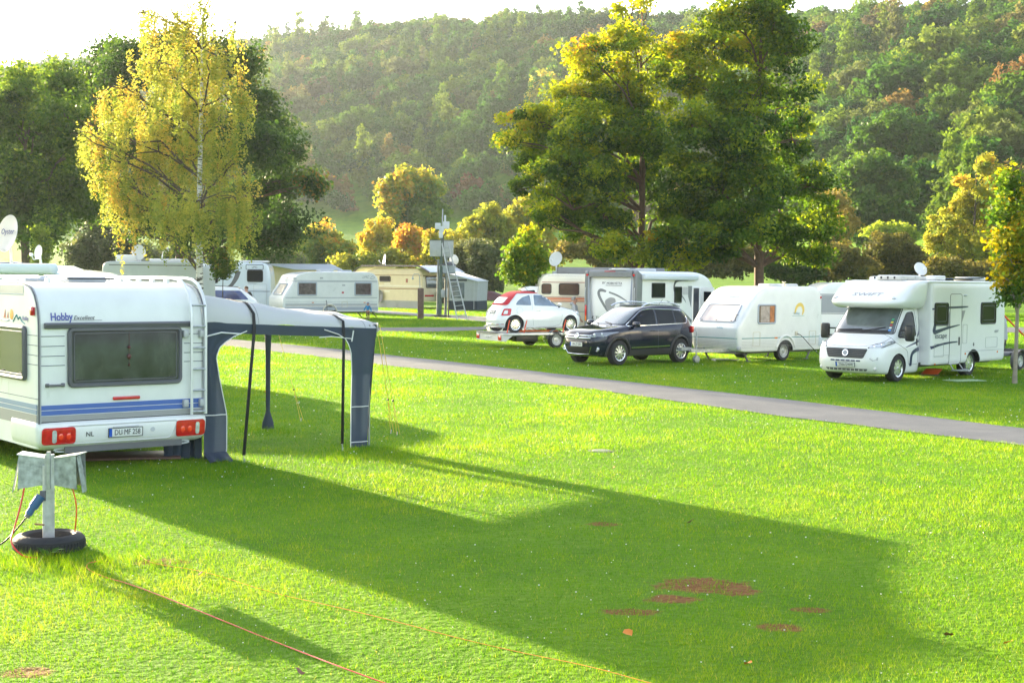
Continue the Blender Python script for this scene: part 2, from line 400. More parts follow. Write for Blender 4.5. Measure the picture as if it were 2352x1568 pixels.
def dish(name, label, P, r, face, tiltz, parent_=None, s='', h=.35, col=None, group='satellite dishes on vehicle roofs'):
    """satellite dish standing at P, its bowl facing compass angle `face` (radians) and tilted up by tiltz"""
    t = thing(name, label, 'satellite dish', P, face, group)
    M = Matrix.Rotation(-tiltz, 3, 'Y'); m = MB()
    prof = [(0, 0), (r * .5, .03 * r), (r * .85, .1 * r), (r, .16 * r), (r * 1.0, .13 * r), (r * .8, .06 * r), (0, -.04 * r)]
    vs = []; fs = []
    c = Vector((0, 0, h + r)); n = 32; K = len(prof)
    for i in range(n):
        a = 2 * math.pi * i / n
        for (q, d) in prof: vs.append(M @ Vector((d, q * math.cos(a) * .92, q * math.sin(a))) + c)
    for i in range(n):
        for k in range(K - 1): fs.append((i * K + k, ((i + 1) % n) * K + k, ((i + 1) % n) * K + k + 1, i * K + k + 1))
    W = mat('dish white', (.82, .82, .80), .35, coat=.2)
    m.add(vs, fs).build('reflector', W, t)
    q = c + M @ Vector((0, 0, -r * .85))
    MB().cyl((-.05, 0, 0), (-.05, 0, h * .5), .035).cyl((-.05, 0, h * .4), c + M @ Vector((-.03, 0, -r * .3)), .03).build('stand', W, t)
    MB().tube([q, q + M @ Vector((r * .7, 0, -.05)), c + M @ Vector((r * 1.1, 0, -r * .5))], .014).build('feed_arm', W, t)
    e = c + M @ Vector((r * 1.1, 0, -r * .5)); MB().ball(e, .05, 6).build('receiver', W, t)
    if s: text(t, s, r * .42, c + M @ Vector((.10 * r + .01, 0.0, .1 * r)), M @ Vector((0, 1, 0)), M @ Vector((0, 0, 1)), INKB)
    return t
# ------------------------------------------------------------------ terrain
UK = [-.9, -.37, -.30, -.19, -.10, 0.0, .10, .20, .30, .37, .9]
def Ef(u): return np.interp(u, UK, [.14, .144, .151, .165, .178, .186, .187, .189, .199, .210, .22])
def Bf(u): return np.interp(u, [-.9, -.3, -.15, .1, .22, .32, .9], [520, 480, 400, 330, 225, 170, 150])
def Rf(u): return np.interp(u, [-.9, -.3, -.15, .05, .25, .38, .9], [1000, 850, 720, 600, 440, 390, 360])
def ZB(u): return np.interp(u, [-.9, -.3, -.15, .1, .22, .32, .9], [27, 24, 19, 13, 6, 3, 2])
def terr(x, y):
    x = np.asarray(x, float); y = np.asarray(y, float); d = np.maximum(y, 1.0); u = np.clip(x / d, -.9, .9)
    B, Rr, zb = Bf(u), Rf(u), ZB(u); zr = 2.5 + Ef(u) * Rr - 9.5
    t = np.clip((d - 125) / (B - 125), 0, 1); z1 = zb * t * t
    t2 = np.clip((d - B) / (Rr - B), 0, 1); z2 = (zr - zb) * (1.15 * t2 - .15 * t2 * t2)
    wob = np.sin(x * .021 + 1.3) * np.cos(y * .017) * 5 * np.clip(t2 * 4, 0, 1) * (1 - t2)
    back = np.clip(d - Rr, 0, 400) * -.05
    return z1 + z2 + wob + back
def earth_nodes():
    """worn patches: reddish soil where the turf is thin, broken up by noise"""
    nt = bpy.data.materials['turf'].node_tree; b = nt.nodes['Principled BSDF']; g = nd(nt, 'ShaderNodeNewGeometry'); acc = None
    for c, rx, ry in DC:
        s_ = nd(nt, 'ShaderNodeVectorMath', operation='SUBTRACT'); s_.inputs[1].default_value = (c.x, c.y, 0); nt.links.new(g.outputs['Position'], s_.inputs[0])
        m_ = nd(nt, 'ShaderNodeVectorMath', operation='MULTIPLY'); m_.inputs[1].default_value = (1 / rx, 1 / (ry * 1.3), 0); nt.links.new(s_.outputs[0], m_.inputs[0])
        l_ = nd(nt, 'ShaderNodeVectorMath', operation='LENGTH'); nt.links.new(m_.outputs[0], l_.inputs[0])
        r_ = nd(nt, 'ShaderNodeMapRange'); r_.inputs['From Min'].default_value = 1.5; r_.inputs['From Max'].default_value = .1; nt.links.new(l_.outputs['Value'], r_.inputs['Value'])
        if acc is None: acc = r_.outputs['Result']
        else:
            q = nd(nt, 'ShaderNodeMath', operation='MAXIMUM'); nt.links.new(acc, q.inputs[0]); nt.links.new(r_.outputs['Result'], q.inputs[1]); acc = q.outputs[0]
    n = nd(nt, 'ShaderNodeTexNoise'); n.inputs['Scale'].default_value = 7; n.inputs['Detail'].default_value = 6; n.inputs['Roughness'].default_value = .7; nt.links.new(g.outputs['Position'], n.inputs['Vector'])
    ad = nd(nt, 'ShaderNodeMath', operation='ADD'); nt.links.new(acc, ad.inputs[0]); nt.links.new(n.outputs['Fac'], ad.inputs[1])
    rr = nd(nt, 'ShaderNodeMapRange'); rr.inputs['From Min'].default_value = .95; rr.inputs['From Max'].default_value = 1.12; nt.links.new(ad.outputs[0], rr.inputs['Value'])
    mx = nd(nt, 'ShaderNodeMix', data_type='RGBA'); old = b.inputs['Base Color'].links[0].from_socket
    n4 = nd(nt, 'ShaderNodeTexNoise'); n4.inputs['Scale'].default_value = 30; nt.links.new(g.outputs['Position'], n4.inputs['Vector'])
    rp = nd(nt, 'ShaderNodeValToRGB'); rp.color_ramp.elements[0].color = (.08, .035, .012, 1); rp.color_ramp.elements[1].color = (.27, .13, .045, 1); nt.links.new(n4.outputs['Fac'], rp.inputs['Fac'])
    nt.links.new(rr.outputs['Result'], mx.inputs['Factor']); nt.links.new(old, mx.inputs['A']); nt.links.new(rp.outputs['Color'], mx.inputs['B']); nt.links.new(mx.outputs['Result'], b.inputs['Base Color'])
def make_ground():
    us = np.concatenate([np.linspace(-3, -.95, 12), np.linspace(-.9, .9, 121), np.linspace(.95, 3, 12)])
    ds = np.concatenate([[-60, -20, 0, 2, 4, 6, 8, 12, 16, 22, 30, 40, 55, 70, 90, 110, 125], np.arange(135, 1100, 12), [1200, 1500]])
    V = []; 
    for d in ds:
        for u in us:
            dd = max(d, 20.0); uu = u if abs(u) < .95 else math.copysign(.95 + (abs(u) - .95) * min(1, 150 / dd), u); x = uu * dd; V.append((x, d, float(terr(x, d))))
    W = len(us); F = [(i * W + j, i * W + j + 1, (i + 1) * W + j + 1, (i + 1) * W + j) for i in range(len(ds) - 1) for j in range(W - 1)]
    me = bpy.data.meshes.new('ground'); me.from_pydata(V, [], F); me.shade_smooth()
    m = bpy.data.materials.new('turf'); m.use_nodes = True; nt = m.node_tree; b = nt.nodes['Principled BSDF']; b.inputs['Roughness'].default_value = .9; b.inputs['Specular IOR Level'].default_value = .1
    g = nd(nt, 'ShaderNodeNewGeometry'); n1 = nd(nt, 'ShaderNodeTexNoise'); n1.inputs['Scale'].default_value = .35; n1.inputs['Detail'].default_value = 8; n1.inputs['Roughness'].default_value = .7
    nt.links.new(g.outputs['Position'], n1.inputs['Vector'])
    r1 = nd(nt, 'ShaderNodeValToRGB'); e = r1.color_ramp.elements; e[0].position = .3; e[0].color = (.06, .15, .008, 1); e[1].position = .7; e[1].color = (.14, .25, .012, 1)
    nt.links.new(n1.outputs['Fac'], r1.inputs['Fac']); nt.links.new(r1.outputs['Color'], b.inputs['Base Color'])
    n2 = nd(nt, 'ShaderNodeTexNoise'); n2.inputs['Scale'].default_value = 14; n2.inputs['Detail'].default_value = 6; nt.links.new(g.outputs['Position'], n2.inputs['Vector'])
    bp = nd(nt, 'ShaderNodeBump'); bp.inputs['Strength'].default_value = .9; bp.inputs['Distance'].default_value = .08
    nt.links.new(n2.outputs['Fac'], bp.inputs['Height']); nt.links.new(bp.outputs['Normal'], b.inputs['Normal'])
    o = link('ground', me, m); tag(o, 'mown green lawn running back to the meadow and hillside', None, kind='structure')
make_ground()
def sheet(name, pts, z, m, label, kind='structure', cat=None, thick=0):
    me = bpy.data.meshes.new(name); n = len(pts)
    V = [(p[0], p[1], z) for p in pts]; F = [tuple(range(n))]
    if thick:
        V += [(p[0], p[1], z - thick) for p in pts]; F += [(i, (i + 1) % n, n + (i + 1) % n, n + i) for i in range(n)]
    me.from_pydata(V, [], F); bm = bmesh.new(); bm.from_mesh(me); bmesh.ops.triangulate(bm, faces=bm.faces[:]); bmesh.ops.recalc_face_normals(bm, faces=bm.faces[:]); bm.to_mesh(me); bm.free()
    o = link(name, me, m); return tag(o, label, cat, kind=kind)
def P2(lst): return [tuple(at(*p))[:2] for p in lst]
ASPH = mat('asphalt', (.066, .072, .088), .75, var=.22, vscale=1.2, bump=.5, bscale=90, spec=.5, dirt_glare=(.13, .135, .145), dscale=.9, dthr=.48)
up1 = P2([(250, 752), (400, 765), (525, 778.5), (795, 803.8), (861, 812.2), (1016, 829), (1175, 847), (1378, 870), (1803, 917.9), (2352, 984.5)])
lo1 = P2([(2352, 1024), (1803, 957.4), (1378, 897), (1023.6, 854.4), (856, 835.7), (797, 827), (518, 795), (400, 780), (250, 765)])
def ext(a, b, k): return (a[0] + (a[0] - b[0]) * k, a[1] + (a[1] - b[1]) * k)
up1 = [up1[0]] + up1[1:] + [ext(up1[-1], up1[-2], .9)]; lo1 = [ext(lo1[0], lo1[1], .75)] + lo1
def subdiv(p, k=6):
    out = []
    for i in range(len(p) - 1):
        for j in range(k): t = j / k; out.append((p[i][0] * (1 - t) + p[i + 1][0] * t, p[i][1] * (1 - t) + p[i + 1][1] * t))
    return out + [p[-1]]
def jit(p, a=.03): return [(x + random.uniform(-a, a), y + random.uniform(-a, a)) for x, y in p]
ROAD1 = jit(subdiv(up1)) + jit(subdiv(lo1))
ROAD2 = jit(subdiv(P2([(500, 753), (700, 753), (870, 752.6), (990, 752), (1106, 751), (1180, 748), (1250, 744)]), 3)) + jit(subdiv(P2([(1250, 750), (1160, 758), (1106, 758.2), (975, 762.5), (870, 760.5), (700, 760), (500, 760)]), 3))
ROAD3 = P2([(560, 704), (700, 705), (864, 711.6), (960, 719.7), (1106, 727.2), (1250, 737), (1420, 742), (1800, 750), (2352, 752), (2352, 764), (1800, 762), (1420, 757), (1250, 753), (1106, 738.2), (1016, 730), (856, 718.5), (700, 711), (560, 709)])
sheet('road', ROAD1, .012, ASPH, 'grey asphalt lane crossing the lawn')
sheet('path', ROAD2, .010, ASPH, 'narrow grey path leading behind the car trailer')
sheet('path', ROAD3, .014, ASPH, 'grey service path in front of the cream caravan')
def inpoly(x, y, poly):
    P = np.array(poly); ins = np.zeros(len(x), bool); n = len(P)
    for i in range(n):
        x0, y0 = P[i]; x1, y1 = P[(i + 1) % n]
        if y0 == y1: continue
        c = ((y0 > y) != (y1 > y)) & (x < (x1 - x0) * (y - y0) / (y1 - y0) + x0); ins ^= c
    return ins
def snoise(x, y, s, seed=0):
    r = np.random.default_rng(seed); v = np.zeros_like(x)
    for k in range(9):
        a = r.uniform(0, 6.28); f = s * r.uniform(.6, 1.8); v += np.sin((x * math.cos(a) + y * math.sin(a)) * f + r.uniform(0, 6.28))
    return v / 3.0
# bare-earth patches: (px, py, rx m, ry m)
DIRT = [(1610, 1343, .50, .28), (1545, 1375, .26, .15), (1450, 1405, .3, .10), (1860, 1400, .2, .09), (1790, 1440, .22, .12), (1383, 1203, .22, .12), (60, 1545, .22, .12), (370, 1290, .3, .16), (1690, 1358, .25, .15)]
EARTH = mat('bare earth', (.15, .06, .032), .95, var=.45, vscale=7, bump=1.0, bscale=25)
DC = [(at(p[0], p[1]), p[2], p[3]) for p in DIRT]
earth_nodes()
def tri_mesh(name, V, nper, tint=None, m=None, attr='tint'):
    """V: (N, nper, 3) one polygon each"""
    N = V.shape[0]; me = bpy.data.meshes.new(name)
    me.vertices.add(N * nper); me.vertices.foreach_set('co', V.reshape(-1).astype(np.float32))
    me.loops.add(N * nper); me.loops.foreach_set('vertex_index', np.arange(N * nper, dtype=np.int32))
    me.polygons.add(N); me.polygons.foreach_set('loop_start', np.arange(0, N * nper, nper, dtype=np.int32))
    me.update(calc_edges=True)
    if tint is not None:
        a = me.attributes.new(attr, 'FLOAT', 'FACE'); a.data.foreach_set('value', tint.astype(np.float32))
    return me
GRASS = leafmat('grass blades', [(.034, .125, .005, 0), (.080, .215, .007, .3), (.19, .30, .010, .7), (.38, .36, .06, 1.0)], trans=.5, rough=.5, sat_tr=1.5, spec=.2)
def grass():
    r = np.random.default_rng(3); N = 1450000
    d0, d1 = 7.6, 118.0; q = r.random(N); d = (d0 ** .4 + q * (d1 ** .4 - d0 ** .4)) ** 2.5
    x = (r.random(N) * 2 - 1) * (.395 * d + .5); jj = .05 * snoise(x, d, 6.0, 31); keep = ~inpoly(x + jj, d + jj * 1.3, ROAD1)
    keep &= ~inpoly(x, d, ROAD2) & ~inpoly(x, d, ROAD3)
    n1 = snoise(x, d, 1.1, 1); n2 = snoise(x, d, 5.0, 2); n3 = snoise(x, d, 17.0, 8)
    for c, rx, ry in DC:
        e = ((x - c.x) / rx) ** 2 + ((d - c.y) / (ry * 1.3)) ** 2
        keep &= ~(r.random(N) < .94 * np.exp(-(e * .9) ** 2) * np.clip(.5 + .6 * n2 + .5 * n3, 0, 1))
    x, d, n1, n2, n3 = x[keep], d[keep], n1[keep], n2[keep], n3[keep]; N = len(x)
    k = (d / 9.0)
    h = (.014 + .026 * r.random(N) ** 1.6) * k ** .35 * (1 + .18 * n1) * (1 + .12 * n2)
    tuft = np.zeros(N)
    for (px, py, rad) in ((830, 1040, .75), (500, 1085, .6), (615, 992, .5), (800, 1048, .5), (110, 1290, .7), (1380, 1030, .3), (560, 1065, .3), (340, 1290, .35)):
        c = at(px, py); tuft = np.maximum(tuft, np.exp(-((x - c.x) ** 2 + (d - c.y) ** 2) / rad ** 2))
    h *= 1 + 1.3 * tuft
    w = (.0028 + .0016 * r.random(N)) * k ** .85
    a = r.random(N) * 2 * np.pi; lean = (.25 + .55 * r.random(N)) * h; la = r.random(N) * 2 * np.pi
    z0 = terr(x, d) - .002
    V = np.zeros((N, 3, 3)); ca, sa = np.cos(a) * w / 2, np.sin(a) * w / 2
    V[:, 0] = np.stack([x - ca, d - sa, z0], 1); V[:, 1] = np.stack([x + ca, d + sa, z0], 1)
    V[:, 2] = np.stack([x + np.cos(la) * lean, d + np.sin(la) * lean, z0 + h], 1)
    t = np.clip(.41 + .11 * n1 + .08 * n2 + .06 * n3 + .15 * r.standard_normal(N), 0, .93); t = np.where(r.random(N) < .02, 1.0, t)
    link('grass', tri_mesh('grass', V, 3, t), GRASS)
    tag(bpy.data.objects['grass'], 'short mown grass blades covering the lawn', 'grass', kind='stuff')
    # clover flowers
    N = 2200; d = (d0 ** .3 + r.random(N) * (60 ** .3 - d0 ** .3)) ** (1 / .3); x = (r.random(N) * 2 - 1) * .39 * d
    kp = ~inpoly(x, d, ROAD1) & (snoise(x, d, .8, 5) + r.standard_normal(N) * .5 > .1 - .4 * (x < -1)); x, d = x[kp], d[kp]; N = len(x)
    s = .0042 * (d / 9) ** .75 * (.6 + .8 * r.random(N)); z = terr(x, d) + .026 * (d / 9) ** .3
    V = np.zeros((N * 2, 4, 3))
    for i in range(2):
        a = r.random(N) * 3.14; ux, uy = np.cos(a) * s, np.sin(a) * s
        V[i::2, 0] = np.stack([x - ux, d - uy, z - s * .7], 1); V[i::2, 1] = np.stack([x + ux, d + uy, z - s * .7], 1); V[i::2, 2] = np.stack([x + ux, d + uy, z + s * .7], 1); V[i::2, 3] = np.stack([x - ux, d - uy, z + s * .7], 1)
    link('clover_flowers', tri_mesh('clover', V, 4), mat('clover white', (.75, .75, .66), .7)); tag(bpy.data.objects['clover_flowers'], 'tiny white clover flowers scattered through the lawn', 'flowers', kind='stuff')
grass()
# ------------------------------------------------------------------ trees
BARK = mat('bark', (.07, .05, .035), .9, var=.4, vscale=6, bump=1, bscale=14)
BARKR = mat('reddish bark', (.10, .055, .035), .9, var=.35, vscale=5, bump=1, bscale=14)
BARKD = mat('pale dead wood', (.30, .22, .17), .85, var=.3, vscale=5)
def leafcloud(r, blobs, nleaf, size, clump=.9, per=60, shell=.55, droop=0.0, flat=.8, tmean=.4, tvar=.2, tip=None, up=.5):
    """quads scattered in clumps through ellipsoids; blobs: (cx,cy,cz,rx,ry,rz[,tint shift])"""
    vol = np.array([b[3] * b[4] * b[5] for b in blobs]) ** .75; vol /= vol.sum()
    C = []; T = []
    nc = max(len(blobs), nleaf // per)
    idx = r.choice(len(blobs), nc, p=vol)
    for i in idx:
        b = blobs[i]; v = r.standard_normal(3); v /= np.linalg.norm(v); q = (shell + (1 - shell) * r.random()) * (.92 + .16 * r.random())
        if r.random() < .22: q *= .55
        C.append([b[0] + v[0] * b[3] * q, b[1] + v[1] * b[4] * q, b[2] + v[2] * b[5] * q, v[0], v[1], v[2]])
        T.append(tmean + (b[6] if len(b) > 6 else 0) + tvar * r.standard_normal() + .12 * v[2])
    C = np.array(C); T = np.array(T); k = r.integers(0, nc, nleaf)
    j = r.standard_normal((nleaf, 3)); j /= np.linalg.norm(j, axis=1)[:, None]; j *= (r.random(nleaf) ** .5)[:, None] * clump * (.55 + .7 * (np.sin(k * 78.233) * .5 + .5))[:, None]; j[:, 2] *= flat
    if droop:
        L = np.abs(r.random(nleaf)) * droop * (.4 + .9 * (np.sin(k * 12.9898) * .5 + .5)); j[:, 0] *= .55; j[:, 1] *= .55; j[:, 2] = j[:, 2] * .35 - L
        j[:, 0:2] *= (1.25 - .5 * (L / max(droop, .01)))[:, None]
    P = C[k, :3] + j
    N_ = C[k, 3:] * .7 + r.standard_normal((nleaf, 3)) * .75 + np.array([0, 0, up]); N_ /= np.linalg.norm(N_, axis=1)[:, None]
    A = np.cross(N_, r.standard_normal((nleaf, 3))); A /= np.linalg.norm(A, axis=1)[:, None]; B = np.cross(N_, A)
    s = size * (.65 + .7 * r.random(nleaf))[:, None]
    V = np.stack([P - A * s * .5, P - B * s * .33, P + A * s * .5, P + B * s * .33], 1)
    t = np.clip(T[k] + .10 * r.standard_normal(nleaf), 0, 1)
    return V, t, C
def limb(m, a, b, r0, r1, r, wob=.06, k=5):
    a = Vector(a); b = Vector(b); L = (b - a).length; pts = []; rr = []
    for i in range(k + 1):
        t = i / k; p = a.lerp(b, t) + Vector((0, 0, math.sin(t * math.pi) * L * .08))
        if 0 < i < k: p += Vector(r.standard_normal(3)) * L * wob * .5
        pts.append(p); rr.append(r0 * (1 - t) + r1 * t)
    m.tube(pts, rr, n=7); return pts
def tree(name, label, bx, by, blobs, n, size, m, tr=.2, th=None, bark=None, cat='tree', group=None, seed=0, trunks=None, limbs=True, **kw):
    r = np.random.default_rng(seed + 11); z0 = float(terr(bx, by))
    t = thing(name, label, cat, (bx, by, z0), 0, group)
    B = [(b[0] - bx, b[1] - by, b[2] - z0) + tuple(b[3:]) for b in blobs]
    V, tint, C = leafcloud(r, B, n, size, **kw)
    V[:, :, 2] = np.maximum(V[:, :, 2], .03)
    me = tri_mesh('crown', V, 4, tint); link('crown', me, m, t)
    top = max(b[2] + b[5] * .5 for b in B) if th is None else th
    mb = MB(); axis = []
    for (tx, ty, lx, ly) in (trunks or [(0, 0, 0, 0)]):
        pts = []; rr = []
        for i in range(11):
            q = i / 10; pts.append((tx + lx * q + .12 * tr * 3 * math.sin(q * 5 + seed), ty + ly * q, -.1 + (top + .1) * q)); rr.append(tr * (1.25 if i == 0 else 1) * (1 - .85 * q) + .008)
        mb.tube(pts, rr, n=10); axis.append(pts)
    tk = mb.build('trunk', bark or BARK, t)
    if limbs:
        lm = MB()
        for k, b in enumerate(B):
            ax = axis[k % len(axis)]; c = Vector(b[:3]); zt = max(.26 * top, min(top * .9, c.z - .35 * math.hypot(c.x, c.y) - .2 * b[5]))
            i = min(9, int(zt / top * 10)); p = Vector(ax[i]); pts = limb(lm, p, c, tr * (1 - .8 * i / 10) * .5 + .01, .02, r)
            for s_ in range(5):
                v = r.standard_normal(3); v /= np.linalg.norm(v); e = c + Vector((v[0] * b[3], v[1] * b[4], v[2] * b[5])) * .8
                limb(lm, pts[3] if s_ % 2 else c, e, .025 + tr * .06, .008, r, k=3)
        lm.build('branches', bark or BARK, t)
    return t
def pxb(lst, d, seed=0, ydep=1.0):
    """ellipsoids given by their place on the photograph at distance d (sizes in pixels), given real depth"""
    r = random.Random(seed); out = []
    for b in lst:
        px, py, rx, ry = b[:4]; dy = (r.uniform(-1, 1) * ydep) if len(b) < 6 else b[5]
        p = atd(px, py, d + dy); k = (d + dy) / FPX
        out.append((p.x, p.y, p.z, rx * k, max(rx, ry) * k * .9, ry * k) + ((b[4],) if len(b) > 4 else ()))
    return out
G_DARK = leafmat('oak leaves', [(.014, .04, .008, 0), (.04, .085, .012, .5), (.09, .13, .015, .9), (.16, .11, .02, 1.0)], trans=.42, sat_tr=2.0)
G_MID = leafmat('ash leaves', [(.022, .06, .010, 0), (.075, .14, .016, .5), (.22, .28, .03, 1.0)], trans=.5, sat_tr=1.9)
G_ALD = leafmat('alder leaves', [(.018, .055, .007, 0), (.085, .155, .012, .35), (.30, .34, .018, .68), (.50, .40, .03, .93), (.45, .24, .03, 1)], trans=.45, sat_tr=1.9)
G_BIR = leafmat('birch leaves', [(.10, .17, .03, 0), (.25, .30, .05, .35), (.46, .42, .07, .75), (.56, .38, .07, 1)], trans=.5, sat_tr=1.35)
G_YEL = leafmat('yellow leaves', [(.12, .18, .03, 0), (.30, .32, .04, .4), (.50, .42, .05, .8), (.52, .32, .05, 1)], trans=.5, sat_tr=1.35)
G_ORA = leafmat('orange and green leaves', [(.08, .16, .03, 0), (.17, .25, .04, .5), (.42, .36, .04, .75), (.52, .27, .05, 1)], trans=.5, sat_tr=1.4)
G_GREY = leafmat('grey green willow leaves', [(.045, .07, .03, 0), (.10, .13, .05, .6), (.24, .25, .09, 1)], trans=.3, sat_tr=1.3)
G_BRN = leafmat('brown thicket leaves', [(.035, .055, .014, 0), (.13, .13, .026, .45), (.32, .25, .05, 1)], trans=.4, sat_tr=1.3)
G_MAP = leafmat('maple leaves', [(.05, .12, .015, 0), (.16, .24, .02, .35), (.50, .38, .02, .75), (.55, .26, .02, 1)], trans=.5, sat_tr=1.5)
G_SUN = leafmat('green oak leaves', [(.022, .065, .008, 0), (.06, .13, .014, .6), (.14, .20, .02, 1)], trans=.4, sat_tr=1.7)
def T(px, d): r = ray(px, 640); return r.x / r.y * d
# the birch in front
def birch():
    d = 60.0; bx = T(461, d)
    L = [(395, 30, 60, 40), (330, 30, 45, 30), (470, 20, 55, 45), (540, 60, 30, 40), (430, 95, 85, 50), (500, 130, 60, 50), (360, 150, 80, 60), (450, 180, 110, 60), (545, 200, 45, 60), (290, 220, 70, 60), (400, 260, 110, 70), (500, 280, 80, 70),
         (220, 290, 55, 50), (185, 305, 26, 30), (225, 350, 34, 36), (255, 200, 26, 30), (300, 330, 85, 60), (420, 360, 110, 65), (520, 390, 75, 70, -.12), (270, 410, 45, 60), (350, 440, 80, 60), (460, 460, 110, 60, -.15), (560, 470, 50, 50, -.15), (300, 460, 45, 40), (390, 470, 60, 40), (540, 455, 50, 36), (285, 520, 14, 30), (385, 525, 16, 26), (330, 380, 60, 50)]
    bl = pxb(L, d, 3, 2.2)
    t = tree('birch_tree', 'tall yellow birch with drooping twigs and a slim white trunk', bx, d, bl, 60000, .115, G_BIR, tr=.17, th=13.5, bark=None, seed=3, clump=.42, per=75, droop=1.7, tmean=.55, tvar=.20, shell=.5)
    m = bpy.data.materials.new('birch bark'); m.use_nodes = True; nt = m.node_tree; b = nt.nodes['Principled BSDF']; b.inputs['Roughness'].default_value = .7
    tc = nd(nt, 'ShaderNodeTexCoord'); mp = nd(nt, 'ShaderNodeMapping'); mp.inputs['Scale'].default_value = (2.2, 2.2, 9); ns = nd(nt, 'ShaderNodeTexNoise'); ns.inputs['Scale'].default_value = 1.6; ns.inputs['Detail'].default_value = 3
    rp = nd(nt, 'ShaderNodeValToRGB'); e = rp.color_ramp.elements; e[0].position = .40; e[0].color = (.05, .045, .04, 1); e[1].position = .46; e[1].color = (.62, .60, .55, 1)
    nt.links.new(tc.outputs['Object'], mp.inputs['Vector']); nt.links.new(mp.outputs['Vector'], ns.inputs['Vector']); nt.links.new(ns.outputs['Fac'], rp.inputs['Fac']); nt.links.new(rp.outputs['Color'], b.inputs['Base Color'])
    for c in t.children:
        if c.name.startswith('trunk'): c.data.materials[0] = m
birch()
def tpx(name, label, px, d, L, n, size, m, ydep=2, seed=1, **k):
    return tree(name, label, T(px, d), d, pxb(L, d, seed, ydep), n, size, m, seed=seed, **k)
tpx('oak_tree', 'dark spreading oak standing behind the yellow birch', 478, 100, [(330, 140, 90, 60), (430, 120, 80, 50), (540, 150, 60, 60), (270, 190, 70, 60), (590, 240, 50, 60), (620, 290, 45, 45), (560, 330, 90, 70), (650, 360, 50, 50), (640, 420, 60, 45), (700, 425, 45, 30), (590, 470, 80, 60), (660, 500, 50, 50), (560, 540, 60, 50), (630, 550, 50, 40), (300, 330, 90, 80), (420, 300, 100, 80), (250, 450, 60, 50), (350, 500, 70, 50), (450, 540, 60, 35), (220, 400, 40, 40)],
    80000, .27, G_DARK, ydep=5, seed=5, tr=.45, th=13, clump=1.35, per=170, tmean=.38, tvar=.16, trunks=[(0, 0, .8, 0), (-1.7, .5, -1.5, 0)], bark=BARKR)
tpx('ash_tree', 'big dark leafy tree at the left edge behind the dish', 60, 82, [(40, 200, 70, 60, .18), (120, 190, 70, 50, .18), (-20, 260, 70, 60), (60, 290, 90, 60, .1), (150, 270, 60, 60, .1), (180, 350, 50, 60), (100, 380, 90, 60), (10, 400, 80, 60), (150, 440, 70, 50), (60, 470, 80, 50), (190, 480, 40, 35), (0, 510, 60, 35), (110, 520, 60, 30), (-60, 350, 60, 90)],
    62000, .22, G_MID, ydep=4, seed=8, tr=.35, th=11, clump=1.15, per=150, tmean=.33, tvar=.18)
tpx('broadleaf_tree', 'darker round tree between the left edge tree and the birch', 215, 110, [(260, 130, 45, 40), (210, 190, 50, 50), (250, 250, 60, 60), (180, 270, 45, 50), (220, 340, 60, 60), (170, 400, 50, 50), (230, 430, 50, 50)], 26000, .3, G_DARK, ydep=3, seed=9, tr=.3, th=12, clump=1.3, per=140, tmean=.42)
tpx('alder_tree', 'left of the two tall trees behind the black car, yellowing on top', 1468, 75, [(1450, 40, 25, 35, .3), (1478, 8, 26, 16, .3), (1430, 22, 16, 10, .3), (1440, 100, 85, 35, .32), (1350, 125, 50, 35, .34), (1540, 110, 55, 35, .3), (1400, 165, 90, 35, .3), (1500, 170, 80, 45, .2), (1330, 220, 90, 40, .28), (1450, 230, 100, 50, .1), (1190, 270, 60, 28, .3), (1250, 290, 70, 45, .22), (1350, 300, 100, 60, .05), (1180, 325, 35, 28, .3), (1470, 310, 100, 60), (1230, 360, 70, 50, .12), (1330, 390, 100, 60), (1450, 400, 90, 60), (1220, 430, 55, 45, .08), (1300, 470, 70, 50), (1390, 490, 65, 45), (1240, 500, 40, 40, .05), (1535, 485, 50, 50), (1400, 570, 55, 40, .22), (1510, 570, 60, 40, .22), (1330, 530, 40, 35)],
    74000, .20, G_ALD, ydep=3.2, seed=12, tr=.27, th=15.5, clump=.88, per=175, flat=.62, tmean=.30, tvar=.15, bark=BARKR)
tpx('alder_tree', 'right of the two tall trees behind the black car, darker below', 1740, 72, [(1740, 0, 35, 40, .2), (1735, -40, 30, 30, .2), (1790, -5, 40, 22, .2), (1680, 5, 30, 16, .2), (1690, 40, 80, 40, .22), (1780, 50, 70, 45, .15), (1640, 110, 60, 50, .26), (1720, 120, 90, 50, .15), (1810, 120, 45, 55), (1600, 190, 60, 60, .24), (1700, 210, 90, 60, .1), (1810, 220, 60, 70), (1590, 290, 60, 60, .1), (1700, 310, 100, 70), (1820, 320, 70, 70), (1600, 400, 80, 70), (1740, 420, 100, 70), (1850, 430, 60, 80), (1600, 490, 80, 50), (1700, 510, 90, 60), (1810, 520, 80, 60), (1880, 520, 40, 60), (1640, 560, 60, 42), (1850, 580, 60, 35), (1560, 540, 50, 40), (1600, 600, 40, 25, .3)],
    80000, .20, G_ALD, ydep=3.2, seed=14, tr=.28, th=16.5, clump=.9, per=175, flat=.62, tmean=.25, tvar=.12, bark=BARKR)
tpx('maple_sapling', 'young green maple growing behind the small white car', 1208, 58, [(1212, 545, 32, 26, .25), (1205, 580, 45, 28, .1), (1225, 610, 42, 28), (1185, 620, 35, 28), (1210, 640, 42, 18, .05)], 5200, .17, G_MAP, ydep=.5, seed=4, tr=.05, th=4, clump=.4, per=30, tmean=.12, tvar=.10)
